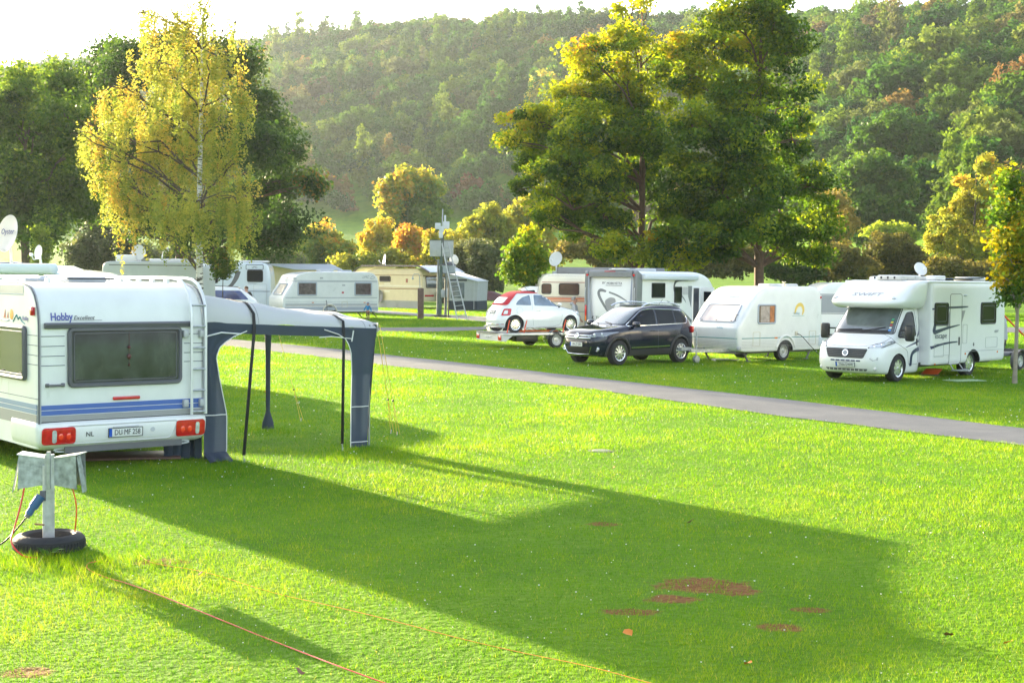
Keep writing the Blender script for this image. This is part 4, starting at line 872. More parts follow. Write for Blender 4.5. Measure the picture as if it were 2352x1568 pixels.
# ------------------------------------------------------------------ awning beside it
def awning():
    t = thing('awning', 'open grey and navy canvas awning fixed to the near caravan', 'awning', CO, CYAW)
    CAN = fabric('grey canvas', (.60, .61, .64), .28, .55, 2.2); NV = fabric('navy canvas', (.038, .055, .085), .12, .35, 3.0); PIPE = mat('white piping', (.7, .7, .7), .5)
    y0, y1 = -1.15, -3.95; x0, x1 = .06, 2.95
    def zo(x): q = min(1, max(0, (x - x0) / 1.5)); return 1.83 + .15 * q * q * (3 - 2 * q)
    def zt(v, x=0.0): return 2.27 + (zo(x) - 2.27) * v ** 1.0
    def zb(v): return 1.86 + (1.74 - 1.86) * v
    def roof(u, v):
        # u runs from the valance seam of the near gable, over the fold, along the roof to the far gable
        y = y0 + (y1 - y0) * v; T_, B_ = zt(v, x0 + (x1 - x0) * u), zb(v); g = .14
        f = .20 + .12 * math.sin(math.pi * v)
        if u < g:
            a = u / g; z = B_ + (T_ - .02 - B_) * (1 - (1 - a) ** 1.5); x = x0 + f * a ** 1.8
        elif u > 1 - g:
            a = (1 - u) / g; z = B_ + (T_ - .02 - B_) * (1 - (1 - a) ** 1.5); x = x1 - f * a ** 1.8
        else:
            a = (u - g) / (1 - 2 * g); x = x0 + f + (x1 - x0 - 2 * f) * a; z = T_ - .02 - .03 * math.sin(a * math.pi) * math.sin(v * math.pi)
        z += .012 * math.sin(v * 17 + u * 9) * (1 - v) + .008 * math.sin(v * 31 - u * 23)
        return (x, y - .05 * v * math.sin(u * math.pi), z)
    MB().grid(roof, 60, 34).build('roof_fabric', CAN, t, ang=80)
    # outer (front) edge hangs down
    MB().grid(lambda u, v: (x0 + (x1 - x0) * u, y1 - .03 - .02 * math.sin(u * 20), zo(x0 + (x1 - x0) * u) - .02 * math.sin(u * math.pi) - .14 * v), 24, 3).build('front_valance', CAN, t)
    def val(x):
        def f(u, v):
            y = y0 + (y1 - y0) * u; return (x + .012 * math.sin(u * 34) * v, y, zb(u) + .004 - v * (.13 + .012 * math.sin(u * math.pi)))
        return f
    for i, x in enumerate((x0 - .008, x1 + .008)):
        MB().grid(val(x), 40, 3).build('side_valance', NV, t)
    # corner panels: width as a function of height, with the flared arch at the top
    def panel(x, ya, sgn, zs, prof, name, gather=0.0, xs=1):
        def f(u, v):
            z = 1.74 + (zs - 1.74) * v; w = np.interp(z, [p[0] for p in prof], [p[1] for p in prof]); off = np.interp(z, [p[0] for p in prof], [p[2] for p in prof])
            y = ya + off + sgn * w * u; return (x + .02 * math.sin(u * 9 + 1) * (1 - abs(v - .5)) + gather * math.sin(u * 12) * .04, y, z)
        pn = MB().grid(f, 14, 26).build(name, NV, t, ang=80)
        edge = [Vector(f(1.0, k / 24)) + Vector((-.006 * xs, 0, 0)) for k in range(25)]; MB().tube(edge, .007, n=5).build('piping', PIPE, pn)
        for zz in (.60, .08):
            v = (zz - 1.74) / (zs - 1.74)
            if 0 < v < 1: MB().tube([Vector(f(k / 8, v)) + Vector((-.008 * xs, 0, 0)) for k in range(9)], .007, n=5).build('piping', PIPE, pn)
        return pn
    near = [(0, .30, 0), (.08, .33, 0), (.6, .33, 0), (1.1, .22, 0), (1.4, .17, 0), (1.55, .24, 0), (1.66, .42, 0), (1.73, .62, 0), (1.8, .75, 0)]
    panel(x0 - .02, y0 + .0, -1, -.02, near, 'corner_panel')
    outer = [(0, .34, -.13 + .0), (.6, .34, -.02 + .0), (1.1, .36, -.04), (1.4, .38, .0), (1.6, .48, .0), (1.68, .68, 0), (1.73, .95, 0), (1.8, 1.05, 0)]
    outer = [(0, .30, .16), (.6, .32, .14), (1.1, .36, .09), (1.4, .40, .06), (1.58, .50, .03), (1.67, .66, .02), (1.73, .9, 0), (1.8, 1.0, 0)]
    panel(x0 - .02, y1, 1, .0, outer, 'corner_panel')
    # front corner panel seen edge-on, far corner gathered round its pole
    def fp(u, v):
        z = 1.8 * (1 - v); return (x0 + (.14 + .10 * v) * u, y1 + .16 * v - .02 * math.sin(u * 8), max(z, 0))
    MB().grid(fp, 6, 16).build('front_panel', NV, t)
    def gp(u, v):
        z = 1.98 - 1.96 * v; w = np.interp(z, [0, .12, .3, .5, 1.2, 1.8], [.11, .10, .035, .04, .045, .07]); a = u * 2 * math.pi
        return (x1 - .1 + w * .6 * math.cos(a), y1 + .25 + w * math.sin(a), z)
    MB().grid(gp, 12, 20).build('gathered_panel', NV, t)
    MB().grid(lambda u, v: (x1 - .02 + .02 * math.sin(u * 20), y0 - .26 * u * (1 - .3 * v), 1.8 - 1.78 * v), 10, 16).build('rear_corner_panel', NV, t)
    MB().grid(lambda u, v: (x0 + .02 + .5 * u, y0 + .02 + .0 * v - .03 * math.sin(u * 14), .45 - .45 * v), 10, 8).build('draught_skirt', NV, t)
    for (ya, yb, zz) in ((y0 + .02, y0 - .33, .09),):
        MB().grid(lambda u, v: (x0 - .02 - (.42 + .05 * math.sin(u * 9)) * v, ya + (yb - ya) * u + .10 * v, zz * (1 - v) + .004 + .03 * math.sin(u * 12) * v), 12, 5).build('hem', NV, t, ang=80)
    MB().grid(lambda u, v: (x0 + .25 + .03 * math.sin(u * 20), y0 + .45 * u, .52 - .52 * v), 10, 6).build('draught_skirt', NV, t)
    # tie tapes
    MB().tube([(x0 - .03, y0 - .02, 1.60), (x0 - .04, y0 - .03, 1.68), (x0 - .03, y0 - .25, 1.725), (x0 - .03, y0 - .55, 1.70)], .010).tube([(x0 - .03, y1 + .45, 1.56), (x0 - .03, y1 + .42, 1.72)], .010).tube([(x0 - .03, y1 + .44, 1.60), (x0 - .03, y1 + .8, 1.64), (x0 - .03, y1 + 1.0, 1.63)], .007).build('tie_tape', PIPE, t)
    # frame
    FR = mat('awning pole', (.35, .36, .38), .4, metal=.5)
    for (px, py) in ((x0 + .03, y1 + .10), (x1 - .1, y1 + .25)):
        MB().cyl((px, py, 0), (px, py, zo(px) - .03), .014).build('pole', FR, t)
    for x in (x0 + .3, (x0 + x1) / 2, x1 - .3): MB().tube([(x, y0, 2.2), (x, (y0 + y1) / 2, 1.98), (x, y1 + .02, zo(x) - .05)], .013).build('rafter', FR, t)
    MB().tube([(x, y1 + .02, zo(x) - .04) for x in np.linspace(x0 + .05, x1 - .05, 9)], .013).build('front_bar', FR, t)
    # seams
    for vv in (.30, .93):
        pts = [Vector(roof(.005 + k * .99 / 50, vv)) + Vector((0, 0, .004)) for k in range(51)]; MB().tube(pts, .004, n=4).build('seam', mat('seam grey', (.3, .31, .34), .7), t)
    return t, roof
AW, ROOFF = awning()
# storm straps over the awning: thin flat bands from the roof to pegs
def strap(label, v, px, py, gx):
    t = thing('storm_strap', label, 'strap', (0, 0, 0)); g = at(px, py)
    inv = CM.inverted(); gl = inv @ g
    pts = [Vector(ROOFF(u, v)) + Vector((0, 0, .012)) for u in np.linspace(.30, .10, 10)]
    p = Vector(ROOFF(.03, v)); pts.append(Vector((p.x - .02, p.y, p.z + .06))); pts.append(Vector((p.x - .045, p.y, p.z - .14)))
    e = Vector((gl.x, gl.y, .10)); pts.append(e)
    V = []; F = []
    for i, q in enumerate(pts):
        for s in (-1, 1): V.append(CM @ (q + Vector((0, s * .024, 0))))
    F = [(2 * i, 2 * i + 1, 2 * i + 3, 2 * i + 2) for i in range(len(pts) - 1)]
    MB().add(V, F).build('band', mat('black webbing', (.012, .012, .014), .7), t, solid=.003)
    MB().tube([CM @ e, g + Vector((0, 0, .0))], .006).build('peg_loop', STEEL, t)
    MB().cyl(g + Vector((0, 0, -.05)), g + Vector((.01, .02, .05)), .009).build('peg', STEEL, t)
strap('black storm strap over the awning roof, the one nearer the caravan ladder', .27, 560, 1062, 0)
strap('black storm strap over the awning roof, the one beside its outer corner', .79, 786, 1035, 0)
def guy(label, a, gpx):
    t = thing('guy_rope', label, 'guy rope', (0, 0, 0), group='guy ropes of the near awning'); Y = mat('yellow cord', (.75, .52, .12), .7); g = at(*gpx)
    a = Vector(a); mid = g.lerp(a, .34) + Vector((.03, 0, -.02))
    MB().tube([a, mid, g + Vector((.0, 0, .02))], .0045, n=4).tube([mid, g + Vector((.05, .02, .02))], .0045, n=4).build('cord', Y, t)
    MB().ball(mid, .018, 5).build('tensioner', BLACK, t); MB().cyl(g + Vector((0, 0, -.04)), g + Vector((.01, .02, .06)), .008).build('peg', STEEL, t)
oc = CM @ Vector((.1, -3.98, 1.80))
guy('yellow guy rope at the outer awning corner, left of the pair', oc, (897, 995)); guy('yellow guy rope at the outer awning corner, right of the pair', oc + Vector((.04, .03, 0)), (911, 1000))
guy('yellow guy rope seen through the open awning', CM @ Vector((2.9, -3.85, 1.78)), (690, 968))
# ground board under the caravan
bd = MB().rbox((0, 0, .035), (1.5, .75, .03), .008).build('ground_board', mat('wet plywood', (.10, .045, .03), .5, var=.4, vscale=4), None); bd.location = at(285, 1052); bd.rotation_euler = (0, 0, .25); tag(bd, 'wet brown board lying on the grass under the near caravan', 'board')
# ------------------------------------------------------------------ power pedestal in a tyre
def pedestal():
    c = at(113, 1262); GALV = mat('zinc sheet', (.36, .39, .43), .42, metal=.55, var=.35, vscale=18, bump=.2, bscale=35)
    ty = MB().lathe([(.185, .02), (.20, .10), (.205, .135), (.24, .155), (.285, .14), (.312, .11), (.315, .05), (.30, .01), (.2, .0), (.185, .02)], 'z', (0, 0, 0), 48)
    t0 = thing('tyre_planter', 'old car tyre lying flat around the foot of the power post', 'tyre', c); ty.build('carcass', RUBBER, t0)
    tb = MB()
    for i in range(56):
        a = 2 * math.pi * i / 56; tb.box((.316 * math.cos(a), .316 * math.sin(a), .06), (.008, .022, .06), rot=a)
    tb.build('tread', RUBBER, t0); MB().lathe([(0, .09), (.10, .095), (.19, .07)], 'z', (0, 0, 0), 24).build('soil', mat('sandy soil', (.25, .16, .08), .95, var=.4, vscale=20, bump=1), t0)
    t = thing('power_post', 'grey metal power post with two sheet hoods standing in a tyre', 'power post', c, R_(0))
    MB().box((.005, 0, .45), (.085, .05, .84), rot=.35).build('post', STEEL, t)
    MB().box((-.045, -.01, .4), (.02, .06, .74), rot=.35).build('post_flange', mat('zinc painted lit', (.5, .5, .5), .4, metal=.4, var=.2, vscale=9), t)  # paler zinc puts the light on the flange into its colour
    def hood(sg, a):
        M = Matrix.Rotation(a, 3, 'Z'); hd = MB()
        w, d, hgt = .25, .17, .29
        # three walls and a sloping lid, open below
        P = lambda x, y, z: M @ Vector((sg * x, y, z)) + Vector((sg * .02, 0, .58))
        V = [P(0, 0, .015), P(w, -.02, -.02), P(w - .01, -.02, hgt), P(0, 0, hgt - .04)]
        hd.add(V, [(0, 1, 2, 3)])
        V = [P(0, d, .015), P(w, d + .02, -.02), P(w - .01, d + .02, hgt), P(0, d, hgt - .04)]; hd.add(V, [(0, 1, 2, 3)])
        V = [P(0, 0, .015), P(0, 0, hgt - .04), P(0, d, hgt - .04), P(0, d, .015)]; hd.add(V, [(0, 1, 2, 3)])
        b_ = hd.build('hood', GALV, t, smooth=False, solid=.006)
        V = [P(-.005, -.012, hgt - .038), P(w + .004, -.035, hgt + .004), P(w + .004, d + .035, hgt + .004), P(-.005, d + .012, hgt - .038)]
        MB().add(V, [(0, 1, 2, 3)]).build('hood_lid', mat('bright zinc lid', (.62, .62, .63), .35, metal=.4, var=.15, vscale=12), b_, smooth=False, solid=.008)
        V = [P(w - .008, .0, hgt - .02), P(w + .05, -.01, -.05), P(w + .05, d * .4, -.05), P(w - .008, d * .4, hgt - .02)]; MB().add(V, [(0, 1, 2, 3)]).add([v + (V[1] - V[0]) * 0 + M @ Vector((-sg * .03, d * .5, 0)) for v in V], [(0, 1, 2, 3)]).build('flap', GALV, b_, smooth=False, solid=.005)
        return b_
    hood(-1, .12); hood(1, -.10)
    MB().box((.01, -.035, .73), (.03, .03, .34)).build('hood_spine', STEEL, t)
    sk = mat('socket blue', (.03, .11, .25), .45, var=.2)
    pg = MB().cyl((-.05, -.06, .50), (-.115, -.09, .40), .042, n=14).cyl((-.11, -.088, .41), (-.15, -.105, .34), .032, n=14).box((-.125, -.095, .40), (.10, .03, .022), M=Matrix.Rotation(-.9, 3, 'Y')).build('plug', sk, t)
    MB().cyl((-.148, -.104, .345), (-.165, -.112, .315), .024, n=10).build('cable_gland', GREYP, pg)
    MB().box((-.04, -.04, .50), (.05, .03, .09)).build('socket_box', GREYP, t); MB().tube([(-.12, -.03, .24), (-.03, -.04, .235)], .008).build('latch', mat('rusty latch', (.22, .10, .05), .8), t)
    def cab(name, label, pts, r_, m): o = MB().tube(pts, r_, n=6).build(name, m, None); tag(o, label, 'cable'); return o
    OR = mat('orange cable', (.75, .12, .02), .5); RD = mat('red cable', (.6, .03, .02), .5)
    C = Vector(c)
    def sm(pts, k=6):
        P = [Vector(p) for p in pts]
        for _ in range(2):
            Q = [P[0]]
            for i in range(len(P) - 1): Q += [P[i] * .75 + P[i + 1] * .25, P[i] * .25 + P[i + 1] * .75]
            P = Q + [P[-1]]
        return P
    cab('red_cable', 'red cable hanging from the left hood down over the tyre', sm([C + Vector(p) for p in ((-.21, -.02, .60), (-.24, -.05, .40), (-.27, -.15, .20), (-.24, -.33, .13), (-.10, -.42, .02), (.05, -.46, .02))]), .0075, RD)
    cab('orange_cable', 'orange cable hanging from the right hood behind the tyre', sm([C + Vector(p) for p in ((.20, .03, .58), (.24, .03, .42), (.235, .04, .28), (.19, .12, .10), (.2, .35, .01))]), .0065, OR)
    cab('black_cable', 'black cable running from the blue plug to the left', sm([C + Vector(p) for p in ((-.165, -.11, .315), (-.28, -.14, .17), (-.36, -.2, .08), (-.55, -.3, .02))]), .008, BLACK)
    g = lambda L, z=.035: [Vector(at(*p)) + Vector((0, 0, z + .012 * math.sin(i * 1.7))) for i, p in enumerate(L)]
    cab('red_cable', 'loose red cable lying in the grass to the bottom edge', sm(g([(232, 1290), (200, 1298), (198, 1308), (240, 1325), (300, 1345), (450, 1405), (560, 1445), (660, 1485), (760, 1530), (860, 1565), (1000, 1610)], .011)), .0042, RD)
    cab('orange_cable', 'thin orange cord lying across the lit grass', sm(g([(320, 1275), (345, 1300), (470, 1312), (620, 1360), (760, 1395), (900, 1430), (1050, 1465), (1200, 1500), (1350, 1535), (1500, 1575)], .011)), .0026, mat('orange cord', (.8, .25, .03), .6))
    # plantain at the foot of the tyre
    r = np.random.default_rng(4); m = MB()
    for i in range(16):
        a = r.uniform(0, 6.28); L_ = r.uniform(.09, .17); w = .02; b0 = Vector((.13, -.40, .0)) ; d = Vector((math.cos(a), math.sin(a), 0)); s_ = Vector((-d.y, d.x, 0)) * w
        m.add([b0, b0 + d * L_ * .5 + s_ + Vector((0, 0, L_ * .55)), b0 + d * L_ + Vector((0, 0, L_ * .6)), b0 + d * L_ * .5 - s_ + Vector((0, 0, L_ * .5))], [(0, 1, 2, 3)])
    o = m.build('plantain', leafmat('plantain leaf', [(.05, .12, .02, 0), (.08, .16, .03, 1)], trans=.3), None); o.location = c; tag(o, 'broad leaved plantain growing at the front of the tyre', 'plant')
pedestal()
dr = thing('drain_cover', 'round concrete drain cover sunk in the lawn', 'drain cover', at(1380, 1036)); MB().lathe([(0, .022), (.10, .022), (.13, .018), (.14, .0)], 'z', n=24).build('lid', mat('concrete', (.22, .22, .19), .9, var=.2, vscale=20), dr); MB().lathe([(.145, .0), (.15, .012), (.19, .012), (.20, 0)], 'z', n=24).build('rim', mat('damp concrete', (.10, .10, .07), .9), dr)
LEAFO = mat('fallen leaf orange', (.7, .22, .03), .6); LEAFB = mat('fallen leaf brown', (.16, .06, .03), .7)
for i, (px, py, s, m, lb) in enumerate([(2317, 1491, .045, LEAFO, 'orange fallen leaf near the bottom right corner'), (1441, 1468, .045, LEAFO, 'orange fallen leaf in the shadow below the bare earth'), (1720, 1540, .035, LEAFO, 'pale orange fallen leaf near the bottom edge'), (686, 1558, .05, LEAFB, 'brown curled leaf standing at the bottom edge'), (2148, 1279, .06, LEAFB, 'dark fallen leaf at the tip of the long shadow'), (1588, 1208, .06, LEAFB, 'small brown stick leaf above the bare earth'), (464, 1330, .04, LEAFB, 'brown leaf right of the tyre'), (2178, 1472, .04, LEAFB, 'dark leaf left of the bright orange one'), (612, 905, .06, LEAFO, 'orange leaf on the grass behind the awning pole'), (1410, 1082, .03, LEAFO, 'tiny orange leaf below the drain cover')]):
    r = random.Random(i); q = MB(); n = 9
    V = [(0, 0, .012)] + [(s * (1 if k % 2 else .75) * math.cos(k * 2 * math.pi / n), s * .75 * math.sin(k * 2 * math.pi / n), .02 * r.random() + .006) for k in range(n)]
    q.add(V, [(0, 1 + k, 1 + (k + 1) % n) for k in range(n)]); o = q.build('fallen_leaf', m, None); o.location = at(px, py) + Vector((0, 0, .04)); o.rotation_euler = (.5, .2, r.random() * 6); tag(o, lb, 'leaf')
def cover(parent, pts, m, name): return MB().tube(pts, .008, n=4).build(name, m, parent)
def line(h, side, pts, parent, m=None, r=.004, name='panel_gap', closed=False):
    return rimt(h, side, pts, r, m or mat('gap', (.06, .06, .065), .7), name, parent, off=.001, closed=closed)
def sm2(P, it=2):
    P = [Vector(p) for p in P]
    for _ in range(it):
        Q = [P[0]]
        for i in range(len(P) - 1): Q += [P[i] * .75 + P[i + 1] * .25, P[i] * .25 + P[i + 1] * .75]
        P = Q + [P[-1]]
    return [tuple(p) for p in P]
def band(h, side, pts, w, parent, m, name, off=.005):       # tapered graphic stroke; w: list of half widths
    P = sm2(pts); N = len(P); up = []; dn = []
    for i in range(N):
        a = Vector(P[max(0, i - 1)]); b = Vector(P[min(N - 1, i + 1)]); d = (b - a).normalized(); n_ = Vector((-d.y, d.x)); ww = np.interp(i / (N - 1), np.linspace(0, 1, len(w)), w)
        up.append(tuple(Vector(P[i]) + n_ * ww)); dn.append(tuple(Vector(P[i]) - n_ * ww))
    V = [h.off(side, p[0], p[1], off) for p in up + dn]; F = [(i, i + 1, N + i + 1, N + i) for i in range(N - 1)]
    return MB().add(V, F).build(name, m, parent)
# ------------------------------------------------------------------ white coachbuilt motorhome (right)
def motorhome_right():
    yaw = math.atan2(-.714, -.70); t = thing('motorhome', 'white motorhome with navy swoosh graphics facing the viewer, right side', 'motorhome', (9.07, 35.8, 0), yaw)
    hab = Hull([(.38, -1.36, -5.60, 1.10), (.42, -1.36, -5.62, 1.13), (.50, -1.36, -5.64, 1.14), (1.2, -1.36, -5.64, 1.14), (2.3, -1.36, -5.60, 1.14), (2.48, -1.36, -5.55, 1.135), (2.55, -1.36, -5.45, 1.10), (2.565, -1.4, -5.3, 1.04)], n=40, ring=64, smooth=1)
    hab.body('body', WHITE2, t, cut=[(-3.72, .30, .43, .34)])
    cab = Hull([(.20, .70, -1.40, .88), (.24, .84, -1.40, .93), (.45, .93, -1.40, .97), (.62, .93, -1.4, .975), (.86, .88, -1.4, .97), (.93, .80, -1.4, .955), (1.02, .56, -1.4, .945), (1.15, .28, -1.4, .935), (1.20, .20, -1.4, .93), (1.50, -.06, -1.4, .885), (1.86, -.40, -1.4, .81), (1.95, -.5, -1.4, .79)], n=5.0, ring=64, smooth=2)
    c = cab.body('cab', WHITE2, t, cut=[(0, .31, .41, .32)])
    lut = Hull([(1.84, -.12, -1.42, .90), (1.87, .06, -1.42, .99), (1.95, .17, -1.42, 1.04), (2.03, .16, -1.42, 1.07), (2.12, .04, -1.42, 1.08), (2.35, -.30, -1.42, 1.09), (2.48, -.55, -1.42, 1.09), (2.55, -.8, -1.42, 1.06), (2.565, -1.0, -1.42, 1.0)], n=5.5, ring=64, smooth=2)
    lt = lut.body('overcab_pod', WHITE2, t)
    htext(lut, 'F', 'SWIFT', .20, .0, 2.19, INKG, lt, shear=.15, wid=1.5)
    for y in (.80, -.85): MB().ball(lut.off('F', y, 2.10, .0), (.03, .08, .05), 6).build('marker_light', LENS, lt)
    # windscreen
    ws_ = patch(cab, 'F', rpoly([(-.84, 1.215), (.84, 1.215), (.755, 1.85), (-.755, 1.85)], .06), GLASSL, 'windscreen', c, off=.006, step=.08); rimt(cab, 'F', rpoly([(-.86, 1.20), (.86, 1.20), (.77, 1.86), (-.77, 1.86)], .06), .012, BLACK, 'seal', ws_, off=.004)
    patch(cab, 'F', [(-.84, 1.215), (.84, 1.215), (.83, 1.29), (-.83, 1.29)], BLACK, 'scuttle', ws_, off=.009)
    for a, b_ in (((-.65, 1.26), (.0, 1.30)), ((.0, 1.24), (.62, 1.36))): MB().tube([cab.off('F', a[0], a[1], .03), cab.off('F', (a[0] + b_[0]) / 2, (a[1] + b_[1]) / 2, .03), cab.off('F', b_[0], b_[1], .02)], .010).build('wiper', BLACK, ws_)
    for i, (y, z, cc) in enumerate(((.70, 1.56, (.05, .4, .2)), (.71, 1.49, (.7, .6, .05)), (.72, 1.42, (.5, .05, .05)), (.73, 1.35, (.7, .75, .7)), (.735, 1.29, (.1, .3, .7)))):
        P, U, V, N = cab.frame('F', y, z); MB().box(P + N * .012, (.06, .05, .003), M=Matrix((U, V, N)).transposed()).build('screen_sticker', mat('sticker%d' % i, cc, .5), ws_)
    # side window and door
    sw = rpoly([(-1.18, 1.22), (.10, 1.16), (.0, 1.36), (-.38, 1.76), (-1.14, 1.78)], .07); sw = rpoly([(-.92, 1.14), (-.02, 1.12), (-.26, 1.42), (-.60, 1.74), (-.90, 1.76)], .08)
    for sd in 'LR':
        w = patch(cab, sd, sw, GLASS, 'side_window', c, off=.006); rimt(cab, sd, sw, .012, BLACK, 'seal', w, off=.004)
    line(cab, 'L', rpoly([(-1.02, .42), (-.50, .42), (-.44, .78), (.16, 1.02), (.22, 1.16), (-.42, 1.83), (-1.0, 1.83)], .08), c, name='door_gap', closed=True)
    MB().rbox(cab.off('L', -.96, .98, .01), (.05, .02, .18), .01).build('door_handle', BLACK, c)
    # bonnet gap, grille, lamps
    line(cab, 'F', sm2([(-.86, 1.12), (-.80, .98), (-.5, .90), (0, .885), (.5, .90), (.80, .98), (.86, 1.12)]), c, name='bonnet_gap')
    gr = patch(cab, 'F', rpoly([(-.50, .60), (.50, .60), (.60, .84), (-.60, .84)], .05), BLACK, 'grille', c, off=.006, step=.08)
    for k in range(5): MB().tube([cab.off('F', y, .63 + .045 * k, .014) for y in np.linspace(-.50 - .02 * k, .50 + .02 * k, 9)], .008, n=5).build('grille_bar', GREYP, gr)
    P, U, V, N = cab.frame('F', 0, .725); MB().cyl(P + N * .0, P + N * .035, .085, n=24).build('round_badge', CHROME, gr); MB().cyl(P + N * .03, P + N * .04, .06, n=20).build('badge_centre', mat('badge grey', (.25, .26, .28), .3, metal=.5), gr)
    for sg in (1, -1):
        q = rpoly([(sg * .58, .86), (sg * .90, .885), (sg * .945, .99), (sg * .93, 1.03), (sg * .70, .955)], .03); hl = patch(cab, 'F', q, LENS, 'headlight', c, off=.008, step=.04); rimt(cab, 'F', q, .010, BLACK, 'lamp_seal', hl, off=.003)
        for yy, zz, rr in ((.84, .945, .035), (.73, .905, .028)): MB().ball(cab.off('F', sg * yy, zz, .0), (.02, rr, rr), 6).build('lamp_bulb', CHROME, hl)
        MB().lathe([(0, .02), (.045, .015), (.05, 0)], 'y', (0, 0, 0), 16, M=Matrix.Rotation(-R_(90), 3, 'Z')).build('fog_light', LENS, c).location = cab.off('F', sg * .76, .34, .0)
        for k in range(3): MB().tube([cab.off('F', sg * (.66 + .03 * k), .60 - .025 * k, .004), cab.off('F', sg * .84, .63 - .025 * k, .004)], .006).build('air_slot', GREYP, c)
        # mirrors
        mr = MB().tube([(-.12, sg * .93, 1.30), (-.10, sg * 1.12, 1.30)], .022).tube([(-.12, sg * .93, 1.12), (-.10, sg * 1.12, 1.12)], .022).build('mirror_arm', BLACK, c)
        MB().rbox((-.09, sg * 1.22, 1.23), (.16, .22, .40), .05, 3).build('mirror_housing', BLACK, mr); MB().box((-.175, sg * 1.22, 1.25), (.006, .17, .28)).build('mirror_glass', CHROME, mr)
    for k in range(6): MB().box(cab.off('F', -.36 + k * .145, .535, .002), (.02, .11, .035)).build('vent_opening', NAVY, c)
    lg = patch(cab, 'F', rpoly([(-.55, .28), (.55, .28), (.60, .34), (-.60, .34)], .02), GREYP, 'lower_grille', c, off=.004)
    for k in range(9): MB().box(cab.off('F', -.48 + k * .12, .31, .008), (.01, .012, .05)).build('grille_rib', WHITE2, lg)
    plate(cab, 'F', 0, .435, 'YN66 DWW', c, w=.54, hh=.115, off=.014)
    # graphics on the habitation and cab door
    band(cab, 'L', [(-1.36, 1.05), (-1.1, 1.0), (-.7, .93), (-.35, .86)], [.035, .03, .02, .004], c, NAVY, 'swoosh'); 
    band(cab, 'L', [(-1.38, .82), (-1.0, .80), (-.72, .74), (-.62, .62), (-.62, .38)], [.05, .05, .05, .06, .06], c, NAVY, 'hook_graphic')
    band(cab, 'L', [(-.98, 1.12), (-1.2, 1.28), (-1.32, 1.6)], [.01, .05, .05], c, NAVY, 'swoosh')
    g = t
    band(hab, 'L', [(-1.40, 1.83), (-2.2, 1.86), (-2.9, 1.87), (-3.35, 1.88)], [.02, .03, .028, .012], g, NAVY, 'swoosh')
    patch(hab, 'L', [(-2.15, 1.34), (-3.0, 1.44), (-3.2, 1.78), (-2.3, 1.76)], GREYST, 'grey_panel', g, off=.003)
    band(hab, 'L', [(-1.55, 1.44), (-1.47, 1.22), (-1.65, 1.24), (-2.2, 1.33), (-2.9, 1.40)], [.06, .07, .05, .03, .008], g, NAVY, 'swoosh')
    band(hab, 'L', [(-1.38, .83), (-1.8, .90), (-2.3, .94), (-2.78, .955)], [.04, .03, .025, .014], g, NAVY, 'swoosh')
    htext(hab, 'L', 'escape', .21, -1.86, 1.13, NAVY, g, wid=1.15); htext(hab, 'L', '664', .13, -5.05, 1.19, INKG, g, shear=.2, wid=1.2)
    for x0, x1 in ((-1.50, -2.22), (-4.10, -4.98)):
        q = rect(x1, 1.41, x0, 1.98, .07); w = patch(hab, 'L', q, GLASS, 'window', g, off=.012); rimt(hab, 'L', q, .018, BLACK, 'window_frame', w, off=.010)
        rimt(hab, 'L', rect(x1 + .09, 1.50, x0 - .09, 1.90, .07), .006, mat('glass seam', (.12, .12, .13), .2), 'blind_edge', w, off=.014)
    dq = rect(-2.99, .36, -2.34, 2.22, .09); d_ = patch(hab, 'L', dq, WHITE2, 'door', g, off=.004, step=.3); rimt(hab, 'L', dq, .007, mat('gap', (.06, .06, .065), .7), 'door_gap', d_, off=.003)
    MB().rbox(hab.off('L', -2.86, .97, .012), (.05, .03, .22), .012).build('handle', BLACK, d_)
    band(hab, 'L', [(-2.34, .944), (-2.6, .95), (-2.78, .955)], [.02, .018, .014], d_, NAVY, 'door_stripe', off=.008)
    for q in (rect(-3.32, .90, -3.08, 1.40, .03), rect(-5.12, .75, -4.42, 1.03, .03), rect(-2.02, .58, -1.52, .92, .03)): line(hab, 'L', q, g, mat('hatch gap', (.35, .36, .36), .6), .006, 'service_hatch', closed=True)
    line(hab, 'L', [(-5.62, .68), (-3.2, .68)], g, mat('hatch gap', (.35, .36, .36), .6), .006, 'skirt_edge'); line(hab, 'L', [(-1.37, .60), (-2.30, .62), (-2.28, .42)], g, mat('hatch gap', (.35, .36, .36), .6), .006, 'skirt_edge')
    for x, z in ((-1.62, .40), (-3.25, .62), (-5.15, .62)): MB().ball(hab.off('L', x, z, .0), (.04, .015, .03), 6).build('side_marker', AMBER, g)
    MB().ball(hab.off('L', -3.72, .86, .0), (.04, .015, .05), 6).build('flue', GREYP, g); MB().ball(hab.off('L', -3.18, 2.18, .0), (.12, .03, .03), 6).build('awning_light', TRIML, g)
    MB().rbox((-3.3, 1.12, 2.53), (4.3, .06, .05), .02).build('roof_rail', WHITE2, g)
    # roof items
    for (x, y, dx, dy, dz) in ((-1.2, .15, 1.0, .75, .14), (-2.6, -.1, 1.2, .7, .12), (-4.9, .3, .8, .6, .12)): MB().rbox((x - .2, y, 2.56 + dz / 2), (dx, dy, dz), .05).build('roof_light', mat('roof light', (.62, .60, .56), .3, coat=.3, var=.1), g)
    for k in range(4): MB().rbox((-.69, -.15 + k * .19, 2.63), (.02, .05, .06), .008).build('roof_light_catch', BLACK, g)
    sp = MB().box((-4.2, .35, 2.64), (1.9, .7, .03), M=Matrix.Rotation(.02, 3, 'Y')).build('solar_panel', mat('solar panel', (.03, .05, .12), .15, coat=.6), g)
    MB().rbox((-2.55, .6, 2.64), (.55, .3, .12), .03).build('antenna_base', WHITE2, g)
